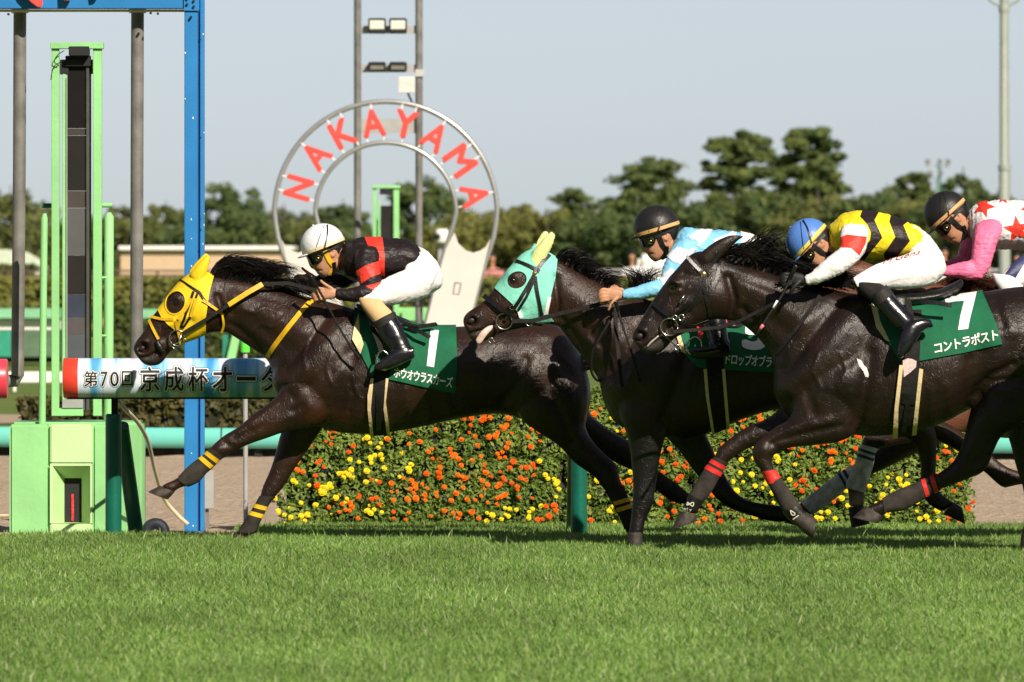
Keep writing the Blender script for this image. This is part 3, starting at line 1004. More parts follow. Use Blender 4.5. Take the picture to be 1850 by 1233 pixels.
# ================================================================== horses
def coat_mat(name, c1, c2, rough=0.36):
    m = bpy.data.materials.new(name); m.use_nodes = True
    N, L = m.node_tree.nodes, m.node_tree.links
    b = N['Principled BSDF']
    tc = N.new('ShaderNodeTexCoord')
    n1 = N.new('ShaderNodeTexNoise'); n1.inputs['Scale'].default_value = 5; n1.inputs['Detail'].default_value = 6
    L.new(tc.outputs['Object'], n1.inputs['Vector'])
    mx = N.new('ShaderNodeMix'); mx.data_type = 'RGBA'
    mx.inputs['A'].default_value = (*c1, 1); mx.inputs['B'].default_value = (*c2, 1)
    mr = N.new('ShaderNodeMapRange'); mr.inputs['From Min'].default_value = 0.35; mr.inputs['From Max'].default_value = 0.68
    L.new(n1.outputs['Fac'], mr.inputs['Value']); L.new(mr.outputs[0], mx.inputs['Factor'])
    at = N.new('ShaderNodeAttribute'); at.attribute_name = 'tint'
    m2 = N.new('ShaderNodeMix'); m2.data_type = 'RGBA'
    L.new(at.outputs['Alpha'], m2.inputs['Factor'])
    L.new(mx.outputs['Result'], m2.inputs['A']); L.new(at.outputs['Color'], m2.inputs['B'])
    L.new(m2.outputs['Result'], b.inputs['Base Color'])
    # sweat: patches of wet, glossy hair
    n2 = N.new('ShaderNodeTexNoise'); n2.inputs['Scale'].default_value = 9; n2.inputs['Detail'].default_value = 8; n2.inputs['Roughness'].default_value = 0.7
    L.new(tc.outputs['Object'], n2.inputs['Vector'])
    r2 = N.new('ShaderNodeMapRange'); r2.inputs['From Min'].default_value = 0.35; r2.inputs['From Max'].default_value = 0.65
    r2.inputs['To Min'].default_value = rough + 0.12; r2.inputs['To Max'].default_value = rough
    L.new(n2.outputs['Fac'], r2.inputs['Value']); L.new(r2.outputs[0], b.inputs['Roughness'])
    b.inputs['Specular IOR Level'].default_value = 0.42
    b.inputs['Sheen Weight'].default_value = 0.0
    b.inputs['Sheen Roughness'].default_value = 0.4
    b.inputs['Sheen Tint'].default_value = (0.9, 0.75, 0.65, 1)
    mp = N.new('ShaderNodeMapping'); mp.inputs['Rotation'].default_value = (0, math.radians(35), 0); mp.inputs['Scale'].default_value = (1, 1, 0.28)
    L.new(tc.outputs['Object'], mp.inputs['Vector'])
    n3 = N.new('ShaderNodeTexNoise'); n3.inputs['Scale'].default_value = 190; n3.inputs['Detail'].default_value = 4
    L.new(mp.outputs[0], n3.inputs['Vector'])
    n4 = N.new('ShaderNodeTexNoise'); n4.inputs['Scale'].default_value = 26; n4.inputs['Detail'].default_value = 6; n4.inputs['Distortion'].default_value = 1.6
    L.new(mp.outputs[0], n4.inputs['Vector'])
    # veins and skin creases: thin ridges where a warped noise crosses its middle
    n5 = N.new('ShaderNodeTexNoise'); n5.inputs['Scale'].default_value = 7; n5.inputs['Detail'].default_value = 2; n5.inputs['Distortion'].default_value = 2.2
    L.new(tc.outputs['Object'], n5.inputs['Vector'])
    s5 = N.new('ShaderNodeMath'); s5.operation = 'SUBTRACT'; s5.inputs[1].default_value = .5; L.new(n5.outputs['Fac'], s5.inputs[0])
    a5 = N.new('ShaderNodeMath'); a5.operation = 'ABSOLUTE'; L.new(s5.outputs[0], a5.inputs[0])
    r5 = N.new('ShaderNodeMapRange'); r5.interpolation_type = 'SMOOTHSTEP'; r5.inputs['From Min'].default_value = 0; r5.inputs['From Max'].default_value = .022; r5.inputs['To Min'].default_value = 1; r5.inputs['To Max'].default_value = 0
    L.new(a5.outputs[0], r5.inputs['Value'])
    b1 = N.new('ShaderNodeBump'); b1.inputs['Strength'].default_value = 0.26; b1.inputs['Distance'].default_value = 0.010
    b2 = N.new('ShaderNodeBump'); b2.inputs['Strength'].default_value = 0.25; b2.inputs['Distance'].default_value = 0.012
    b3 = N.new('ShaderNodeBump'); b3.inputs['Strength'].default_value = 0.30; b3.inputs['Distance'].default_value = 0.008
    L.new(r5.outputs[0], b3.inputs['Height']); L.new(b3.outputs[0], b2.inputs['Normal'])
    L.new(n4.outputs['Fac'], b2.inputs['Height']); L.new(n3.outputs['Fac'], b1.inputs['Height'])
    L.new(b2.outputs[0], b1.inputs['Normal']); L.new(b1.outputs[0], b.inputs['Normal'])
    MATS[name] = m
    return m
COAT1 = coat_mat('dark_bay_coat', (0.013, 0.0055, 0.0034), (0.030, 0.0120, 0.0066), 0.37)
COAT2 = coat_mat('dark_brown_coat', (0.015, 0.0062, 0.0038), (0.036, 0.0145, 0.0080), 0.38)
COAT3 = coat_mat('black_brown_coat', (0.0085, 0.0045, 0.0032), (0.020, 0.0092, 0.0058), 0.36)
COAT4 = coat_mat('bay_coat', (0.10, 0.035, 0.018), (0.16, 0.06, 0.03), 0.42)
HAIR = mat('black_hair', (0.006, 0.0045, 0.004), rough=0.5, spec=0.25, var=0.4, vscale=40)
HAIRB = mat('chestnut_hair', (0.07, 0.022, 0.010), rough=0.45, spec=0.4, var=0.4, vscale=40)
HOOF = mat('hoof_horn', (0.05, 0.038, 0.030), rough=0.5, spec=0.4, var=0.35, vscale=30, bump=0.3, bscale=90, bstretch=(1, 1, 6))
EYE = mat('horse_eye', (0.006, 0.004, 0.003), rough=0.05, spec=0.8)
YEL = mat('yellow_fabric', (0.80, 0.55, 0.015), rough=0.6, spec=0.25, var=0.06, vscale=9, bump=0.35, bscale=30, bdist=0.01)
YELS = mat('yellow_strap', (0.72, 0.42, 0.012), rough=0.5, spec=0.4, var=0.12, vscale=25)
MINT = mat('mint_fabric', (0.23, 0.66, 0.53), rough=0.65, spec=0.2, var=0.06, vscale=9, bump=0.4, bscale=28, bdist=0.012)
PALE = mat('pale_lime_fabric', (0.66, 0.72, 0.30), rough=0.65, spec=0.2, var=0.06, bump=0.2)
LEATH = mat('black_leather', (0.010, 0.009, 0.009), rough=0.38, spec=0.5, var=0.3, vscale=30, bump=0.15, bscale=120)
WEB = mat('black_webbing', (0.016, 0.013, 0.012), rough=0.75, spec=0.25, var=0.25, vscale=40, bump=0.3, bscale=220)
GREEN = mat('green_number_cloth', (0.012, 0.125, 0.060), rough=0.75, spec=0.2, var=0.10, vscale=8, bump=0.35, bscale=24, bdist=0.012)
CREAM = mat('cream_pad', (0.74, 0.58, 0.33), rough=0.8, spec=0.15, var=0.07, vscale=14, bump=0.2, bscale=60)
WHT = mat('white_print', (0.82, 0.82, 0.82), rough=0.6, spec=0.2, var=0.03)
BAND = mat('grey_bandage', (0.042, 0.035, 0.031), rough=0.85, spec=0.2, var=0.2, vscale=20, bump=0.5, bscale=160, bstretch=(0.3, 0.3, 1.6), bdist=0.006)
WBAND = mat('white_bandage', (0.62, 0.60, 0.57), rough=0.85, spec=0.15, var=0.2, vscale=22, bump=0.4, bscale=120, bstretch=(0.3, 0.3, 1.6), bdist=0.006)
REDT = mat('red_tape', (0.72, 0.035, 0.03), rough=0.45, spec=0.4, var=0.12, vscale=30, bump=0.2, bscale=80)
BLUET = mat('navy_tape', (0.02, 0.035, 0.13), rough=0.5, spec=0.4, var=0.1)
STEEL = mat('polished_steel', (0.62, 0.60, 0.56), rough=0.22, spec=0.5, metal=1.0, var=0.1)
GOLD = mat('brass_stud', (0.75, 0.52, 0.16), rough=0.3, metal=1.0, var=0.1)
TONG = mat('pink_tongue', (0.62, 0.46, 0.38), rough=0.4, spec=0.5, var=0.1, vscale=30)

def hoofmesh(toe, heel, top_a, top_b, Y, yo, hw=0.062):
    """hoof between coronet edge (top_a front, top_b back) and sole (toe, heel)"""
    mid = lambda a, b, t: (a[0] + (b[0] - a[0]) * t, a[1] + (b[1] - a[1]) * t)
    secs = []
    for t, k in ((0, 0.74), (0.08, 0.80), (0.5, 0.9), (0.92, 1.0), (1.0, 0.97)):
        a, b = mid(top_a, toe, t), mid(top_b, heel, t)
        secs.append((a[0], a[1], b[0], b[1], hw * k, yo))
    me = meshdata(*ptube(secs, Y, n=18, sub=1, p=2.2))
    return me

def build_horse(spec):
    Y = spec['Y']
    root = thing('race_horse', W(spec['foot'][0], 0, Y) * Vector((1, 1, 0)) if False else (W(spec['foot'][0], 500, Y).x, Y, 0.0), spec['label'], 'horse', 'galloping race horses')
    parts = [ptube(spec['trunk'], Y, n=32, sub=4, p=2.15), ptube(spec['head'], Y, n=26, sub=4, p=2.25)]
    if 'neck' in spec:
        parts.append(ptube(spec['neck'], Y, n=28, sub=4, p=2.0))
    for lg in spec['legs']:
        parts.append(ptube(lg, Y, n=18, sub=4, p=2.0))
    for e in spec.get('ears', []):
        parts.append(ptube(e, Y, n=12, sub=3))
    me = remesh(parts, spec.get('voxel', 0.0095), 5, 0.5)
    inflate(me, 0.002)
    sculpt(me, Y, spec['strokes'], 1.7)
    body_me = me.copy()
    paint(me, spec['paint'])
    body = obj('body', me, spec['coat'], root, smooth=180)
    tree = bvh(body_me)
    for h in spec['hooves']:
        h = tuple((q[0], q[1] + (5 if q[1] > 976 else 0)) for q in h[:4]) + (h[4],)
        obj('hoof', hoofmesh(*h[:4], Y, h[4]), HOOF, root, smooth=50)
    for ex, ey, r in spec.get('eyes', []):
        for far in (False, True):
            p, n = cast(tree, ex, ey, Y, far)
            obj('eye', uvsphere(p - n * r * 0.45, r), EYE, root, smooth=180)
    return root, body_me, tree

def ringmesh(cx, cy, rpx, Y, thick=0.005, tilt=0.0, rx=1.0, n=28):
    c = W(cx, cy, Y)
    R = rpx * Y / FPX
    P = [c + Vector((math.cos(t) * R * rx, math.sin(t) * R * tilt, math.sin(t) * R)) for t in [2 * math.pi * i / n for i in range(n + 1)]]
    return tube3(P, thick, n=8)
def on(tree, pts, wpx, Y, **k):
    return strap(tree, pts, wpx, Y, **k)

# ---------------------------------------------------------------- first horse: yellow hood, cloth number 1
Y1 = 54.0
near, far_ = -0.14, 0.14
H1 = dict(Y=Y1, foot=(760,), coat=COAT1,
    label='dark bay race horse in a bright yellow hood, leading past the banner rail',
    head=[(384, 498, 412, 600, .085), (365, 492, 400, 600, .098), (347, 495, 388, 600, .104), (327, 509, 371, 603, .105), (312, 526, 356, 610, .098),
          (298, 545, 338, 616, .083), (284, 562, 320, 625, .070), (272, 577, 305, 638, .063), (258, 602, 294, 653, .062), (246, 618, 283, 660, .060), (241, 630, 266, 660, .050), (246, 641, 256, 654, .030)],
    trunk=[(384, 499, 410, 600, .085), (420, 505, 438, 618, .092), (463, 514, 463, 635, .105), (510, 526, 482, 650, .135), (556, 537, 493, 672, .175), (598, 547, 494, 700, .215),
           (628, 556, 520, 742, .245), (652, 563, 590, 776, .270), (690, 576, 668, 784, .295), (740, 586, 745, 774, .315), (790, 591, 820, 758, .325), (850, 590, 885, 748, .32),
           (905, 585, 930, 752, .30), (955, 582, 975, 770, .285), (1002, 586, 1020, 775, .255), (1040, 626, 1045, 770, .21), (1060, 672, 1060, 750, .15), (1066, 700, 1066, 725, .06)],
    legs=[
        # near fore, stretched forward
        [(570, 640, 610, 720, .10, -.12), (520, 690, 590, 760, .105, -.14), (497, 720, 560, 772, .088, near), (460, 747, 520, 779, .072, near), (432, 771, 484, 791, .06, near), (406, 787, 447, 804, .05, near),
         (387, 803, 418, 819, .047, near), (377, 815, 400, 830, .042, near), (367, 825, 388, 841, .034, near), (350, 837, 372, 854, .032, near), (335, 850, 360, 868, .036, near), (325, 861, 343, 877, .038, near), (312, 869, 329, 880, .031, near), (300, 874, 316, 887, .034, near), (292, 879, 311, 893, .03, near)],
        # far fore, coming down
        [(560, 700, 620, 760, .10, .12), (512, 775, 588, 770, .085, far_), (502, 805, 568, 795, .072, far_), (495, 830, 549, 823, .062, far_), (487, 853, 530, 850, .053, far_), (475, 880, 516, 874, .048, far_), (470, 898, 500, 894, .045, far_),
         (461, 914, 488, 906, .034, far_), (450, 932, 478, 924, .033, far_), (440, 947, 470, 940, .037, far_), (433, 957, 462, 959, .037, far_), (426, 964, 450, 967, .033, far_), (421, 970, 442, 975, .03, far_)],
        # near hind, on the ground
        [(930, 640, 1064, 700, .14, -.12), (932, 720, 1063, 730, .14, -.14), (940, 752, 1060, 755, .125, -.15), (968, 778, 1058, 772, .105, -.15), (1008, 804, 1070, 797, .08, -.15), (1038, 836, 1094, 822, .06, -.15), (1072, 860, 1115, 842, .05, -.15),
         (1088, 880, 1119, 864, .043, -.15), (1101, 898, 1129, 888, .035, -.15), (1113, 920, 1139, 913, .033, -.15), (1124, 942, 1150, 936, .037, -.15), (1130, 957, 1153, 955, .035, -.15), (1135, 966, 1157, 966, .034, -.15)],
        # far hind, trailing
        [(990, 640, 1060, 700, .13, .12), (1000, 740, 1064, 745, .12, .14), (1040, 790, 1085, 765, .09, .15), (1080, 815, 1104, 780, .07, .15), (1112, 836, 1138, 800, .055, .15), (1138, 848, 1155, 815, .045, .15), (1160, 863, 1172, 838, .037, .15),
         (1184, 882, 1196, 858, .034, .15), (1210, 902, 1222, 876, .038, .15), (1226, 908, 1236, 888, .034, .15), (1242, 912, 1250, 894, .034, .15)],
    ],
    hooves=[((267, 889), (303, 903), (289, 878), (316, 889), near), ((417, 974), (440, 983), (424, 963), (446, 972), far_), ((1132, 980), (1160, 980), (1134, 960), (1157, 960), -.15), ((1283, 926), (1252, 912), (1246, 893), (1240, 910), .15)],
    ears=[[(344, 497, 366, 511, .024, -.055), (353, 485, 370, 498, .022, -.06), (362, 475, 374, 485, .015, -.065), (370, 467, 377, 473, .010, -.065), (375, 461, 379, 464, .006, -.065)],
          [(342, 494, 362, 508, .024, .055), (350, 482, 366, 495, .022, .06), (359, 472, 370, 482, .015, .065), (366, 464, 373, 470, .010, .065), (371, 458, 375, 461, .006, .065)]],
    eyes=[(316, 548, .027)],
    strokes=[([(258, 628)], 5.5, -.030), ([(249, 622), (253, 615), (264, 618)], 2.5, .009), ([(254, 648), (270, 645), (290, 633)], 2.2, -.010), ([(317, 540)], 9, .012), ([(316, 548)], 4, -.012),
        ([(335, 572), (300, 590)], 3.5, .008), ([(345, 580), (322, 600), (296, 612)], 5, -.008), ([(376, 560)], 17, .012), ([(393, 535), (403, 570), (398, 592)], 4, -.014), ([(400, 520), (430, 590)], 9, -.006),
        ([(415, 588), (450, 612), (488, 646)], 6, -.010), ([(425, 545), (500, 580), (545, 600)], 14, .010), ([(420, 520), (520, 548)], 6, -.005), ([(470, 590), (520, 630)], 9, -.006),
        ([(600, 560), (560, 610), (515, 665)], 7, -.013), ([(625, 580), (575, 640), (530, 690)], 13, .014), ([(655, 610), (620, 650), (560, 700)], 8, -.010), ([(585, 690), (610, 670)], 22, .020), ([(640, 640), (615, 720), (590, 765)], 9, -.013),
        ([(508, 690)], 13, .012), ([(530, 720), (510, 700)], 6, -.006), ([(560, 735), (590, 745)], 10, .008), ([(905, 690), (900, 650)], 20, -.014), ([(950, 690), (960, 740)], 20, .012), ([(900, 740), (935, 700), (950, 650)], 7, -.010),
        ([(985, 620), (1040, 690)], 8, -.008), ([(1020, 640), (1040, 720)], 18, .010), ([(1000, 720), (1035, 800)], 6, -.008), ([(545, 735), (480, 765), (425, 795)], 5, -.006), ([(520, 750), (460, 770)], 6, .006),
        ([(395, 812)], 8, .006), ([(405, 800), (420, 808)], 4, -.005), ([(560, 600), (548, 640), (556, 668), (540, 700)], 2.6, .004), ([(600, 640), (590, 668), (604, 700), (596, 730)], 2.6, .004), ([(455, 600), (470, 585), (492, 592), (510, 580)], 2.4, .004), ([(440, 560), (462, 566), (478, 556), (505, 566)], 2.4, .0035), ([(500, 730), (470, 752), (430, 782)], 2.3, .004), ([(640, 700), (652, 722), (640, 750)], 3, .004), ([(632, 690), (640, 712), (630, 742)], 3, -.004), ([(700, 700), (705, 770)], 7, .004), ([(730, 690), (738, 768)], 6, .004), ([(765, 690), (775, 765)], 6, .004), ([(800, 690), (815, 755)], 6, .004)],
    paint=[([(565, 752), (600, 755), (630, 765)], 16, (0.075, 0.022, 0.010), .8), ([(258, 628)], 5, (0.16, 0.03, 0.03), .75), ([(262, 652), (280, 650)], 7, (0.05, 0.042, 0.040), .8), ([(1050, 690)], 15, (0.09, 0.032, 0.012), .8),
        ([(518, 836)], 4, (0.25, 0.22, 0.19), .0)],
)
h1, me1, tr1 = build_horse(H1)
# hood, tack
hood = part('hood', wrap(me1, [[(284, 559), (297, 538), (316, 510), (338, 486), (352, 456), (366, 440), (394, 444), (386, 500), (378, 531), (372, 575), (372, 616), (337, 628), (326, 607), (316, 597), (303, 587), (292, 575)]], Y1, .007, holes=[ellpoly(317, 547, 16.5, 20.5, 20)]), YEL, h1)
part('piping', joinvf([on(bvh(wrap(me1, [[(270, 480), (400, 450), (400, 640), (270, 640)]], Y1, .007)), [q for q in ellpoly(317, 547, 18, 22, 20, 30)] + [ellpoly(317, 547, 18, 22, 20, 30)[0]], 2.5, Y1, off=0.0, step=4)]), YEL, hood)
hb1 = bvh(wrap(me1, [[(230, 440), (420, 440), (420, 670), (230, 670)]], Y1, .008))
br = part('bridle', joinvf([on(hb1, [(326, 507), (345, 519), (361, 529)], 4, Y1), on(hb1, [(350, 527), (339, 560), (326, 592)], 4.5, Y1), on(hb1, [(358, 528), (352, 545), (340, 580), (329, 594)], 4, Y1), on(hb1, [(361, 529), (370, 545), (382, 552)], 4, Y1)]), LEATH, h1)
part('noseband', joinvf([on(hb1, [(273, 573), (290, 577), (314, 578)], 5, Y1), on(hb1, [(270, 579), (277, 595), (286, 613)], 5, Y1), on(hb1, [(317, 580), (323, 600), (326, 622)], 5, Y1)]), YELS, br)
part('cheek_strap', joinvf([on(hb1, [(346, 540), (336, 560), (322, 578)], 5, Y1, off=.005), on(hb1, [(354, 540), (350, 555), (345, 572)], 5, Y1, off=.005), on(hb1, [(366, 543), (380, 552), (403, 570)], 5, Y1, off=.005), on(hb1, [(398, 566), (405, 580), (406, 592), (400, 600)], 4, Y1, off=.005)]), YELS, br)
part('chin_pad', tube3([W(283, 616, Y1 - .07), W(288, 626, Y1 - .075), W(295, 637, Y1 - .07)], [.013, .018, .014], sub=3), LEATH, br, 180)
part('bit_ring', ringmesh(320, 611, 14, Y1 - .085, .0045), STEEL, br, 180)
part('bit_cheek', joinvf([tube3([W(330, 600, Y1 - .09), W(322, 620, Y1 - .09), W(305, 622, Y1 - .09)], .005), tube3([W(305, 622, Y1 - .09), W(322, 636, Y1 - .09)], .004)]), STEEL, br, 180)
part('nostril', uvsphere(W(256, 630, Y1 - .052), (.021, .008, .014), R=Matrix.Rotation(-.5, 3, 'Y')), mat('nostril_inside', (0.012, 0.006, 0.006), rough=.5), h1, 180)
rein = part('rein', joinvf([ribbon([W(330, 603, Y1 - .10), W(372, 578, Y1 - .13), W(414, 551, Y1 - .14), W(448, 529, Y1 - .15), W(474, 514, Y1 - .12), W(520, 512, Y1 - .10), W(572, 525, Y1 - .16)], .022, .006, (0, .3, 1))]), WEB, br)
part('rein_grip', ribbon([W(413, 551.5, Y1 - .1465), W(448, 529, Y1 - .157), W(474, 514, Y1 - .127)], .030, .009, (0, .3, 1)), YELS, rein)
part('neck_strap', joinvf([on(tr1, [(568, 538), (545, 563), (515, 600), (495, 627), (484, 645)], 9, Y1, th=.005), on(tr1, [(484, 645), (495, 627), (515, 600), (545, 563), (568, 538)], 9, Y1, th=.005, far=True)]), YELS, h1)
cl = part('number_cloth', wrap(me1, [[(644, 530), (640, 560), (638, 612), (651, 637), (672, 680), (709, 687), (772, 701), (822, 711), (826, 654), (823, 560), (720, 540)]], Y1, .012), GREEN, h1, label='green number cloth with a white 1')
part('pad_edge', wrap(me1, [[(648, 566), (640, 590), (636, 613), (651, 640), (657, 622), (650, 600)]], Y1, .016), CREAM, cl)
mec = cl.data.copy(); mec.transform(Matrix.Translation(wloc(h1)))
trc = bvh(mec)
part('number', print_on(trc, polymesh([(778, -597), (793, -598), (784, -664), (771, -661.5)]), (771, 664), (22, 0), (0, -67), Y1, .004, cells=5), WHT, cl)
part('name_lettering', print_on(trc, bold(textmesh('ホウオウラスカーズ', space=.86), .028, 6), (711, 682), (106, 19), (2, -19.5), Y1, .004, cells=14), WHT, cl)
gi = part('girth', wrap(me1, [[(676, 660), (707, 660), (697, 715), (695, 740), (701, 800), (672, 800), (669, 740), (672, 710)]], Y1, .014), WEB, h1)
part('girth_edge', wrap(me1, [[(670, 684), (675, 684), (670, 740), (676, 800), (670, 800), (664, 740), (664, 715)], [(697, 684), (702, 684), (697, 727), (707, 800), (701, 800), (693, 740)]], Y1, .018), CREAM, gi)
part('girth_buckle', joinvf([on(bvh(wrap(me1, [[(650, 640), (720, 640), (720, 800), (650, 800)]], Y1, .015)), [(684, 715), (684, 745), (684, 778)], 9, Y1)]), LEATH, gi)
sd = part('saddle', remesh([ptube([(642, 548, 652, 575, .08), (665, 553, 672, 588, .17), (700, 564, 705, 600, .19), (728, 574, 732, 598, .17), (742, 580, 744, 592, .06)], Y1, sub=4),
     ptube([(655, 560, 690, 570, .03, -.24), (668, 590, 702, 596, .02, -.29), (680, 620, 700, 624, .012, -.31)], Y1, sub=3)], .01, 4), LEATH, h1, 180)
part('saddle_flap', joinvf([ribbon([W(731, 586, Y1 - .2), W(755, 591, Y1 - .24), W(789, 586, Y1 - .2)], .03, .012, (0, 1, .5)), ribbon([W(738, 592, Y1 - .26), W(757, 599, Y1 - .32), W(777, 610, Y1 - .335)], .022, .012, (0, .3, 1))]), LEATH, sd)
st = part('stirrup', joinvf([tube3([W(680, 660, Y1 - .40), W(682, 644, Y1 - .40), W(690, 634, Y1 - .40), W(700, 640, Y1 - .40), W(706, 658, Y1 - .40)], .006, sub=4), tube3([W(678, 661, Y1 - .40), W(692, 667, Y1 - .40), W(708, 662, Y1 - .40)], .011, sub=3)]), STEEL, sd, 180)
part('stirrup_leather', ribbon([W(672, 590, Y1 - .30), W(683, 615, Y1 - .36), W(690, 638, Y1 - .395)], .03, .006, (1, 0, 0)), WEB, sd)
# bandages with yellow tape
def bandage(me, polys, tapes, Y, side, m, tm, parent, off=.006):
    yr = (-.6, -.015) if side < 0 else (.015, .6)
    b = part('bandage', wrap(me, [polys], Y, off, yr=yr), m, parent)
    if tapes:
        part('tape', wrap(me, tapes, Y, off + .003, yr=yr), tm, b)
    return b
YT = mat('yellow_tape', (0.80, 0.48, 0.02), rough=0.4, spec=0.4, var=0.08)
bandage(me1, [(373, 803), (404, 826), (385, 845), (362, 880), (345, 884), (322, 868), (322, 850)], [[(370, 812), (397, 832), (391, 838), (365, 818)], [(360, 820), (386, 842), (380, 848), (355, 826)]], Y1, -1, BAND, YT, h1)
bandage(me1, [(462, 896), (498, 898), (482, 935), (468, 966), (430, 962), (440, 930)], [[(456, 909), (490, 918), (487, 925), (452, 916)], [(448, 922), (484, 932), (480, 939), (444, 929)]], Y1, 1, BAND, YT, h1)
bandage(me1, [(1095, 890), (1130, 875), (1165, 945), (1120, 960)], [[(1107, 907), (1142, 897), (1144, 904), (1110, 914)], [(1112, 919), (1146, 909), (1149, 916), (1116, 926)]], Y1, -1, BAND, YT, h1)
bandage(me1, [(1166, 830), (1200, 855), (1240, 885), (1228, 920), (1150, 875)], [[(1178, 834), (1186, 840), (1172, 886), (1165, 880)]], Y1, 1, BAND, YT, h1)
# mane swept up by the wind
def mane(path, Y, n, p1, p2, parent, m, ysp=.03, seed=3, wid=.0032, jl=.35, name='mane', seg=8):
    n = int(n * 1.6)
    rn = random.Random(seed)
    P = catmull(path, 8)
    roots = []
    for i in range(n):
        f = rn.random() * (len(P) - 1)
        q = P[int(f)] * (1 - f % 1) + P[min(int(f) + 1, len(P) - 1)] * (f % 1)
        l = 1 + rn.uniform(-jl, jl * .6)
        sp = rn.gauss(0, .11)
        a = W(q[0], q[1] + rn.uniform(1, 11), Y + rn.uniform(-ysp, ysp))
        v1 = (p1[0] * l + p1[1] * sp, p1[1] * l * (1 + rn.gauss(0, .16)))
        v2 = (p2[0] * l - p2[1] * sp * 1.2, p2[1] * l + rn.gauss(0, 6) * l)
        b = W(q[0] + v1[0], q[1] + v1[1], Y + rn.gauss(0, ysp * 1.2))
        c = W(q[0] + v2[0], q[1] + v2[1], Y + rn.gauss(0, ysp * 2))
        roots.append((a, b, c))
    return part(name, strands(roots, wid, seg, seed), m, parent, 180)
mn = mane([(379, 498), (400, 503), (425, 508), (450, 513), (475, 518)], Y1, 900, (14, -44), (62, -22), h1, HAIR, seed=3)
part('mane_lock', strands([(W(440 + random.uniform(-10, 100), 512 + random.uniform(-2, 18) + 6, Y1 + random.uniform(-.05, .03)), W(500 + random.uniform(-20, 60), 500 + random.gauss(0, 7), Y1 + random.uniform(-.06, .04)), W(570 + random.uniform(-50, 50), 528 + random.gauss(0, 9), Y1 + random.uniform(-.08, .05))) for _ in range(700)], .005, 6, 5), HAIR, mn, 180)
mane([(1045, 640), (1058, 660)], Y1, 500, (40, -10), (120, 60), h1, HAIR, seed=8, name='tail', jl=.3, ysp=.02)
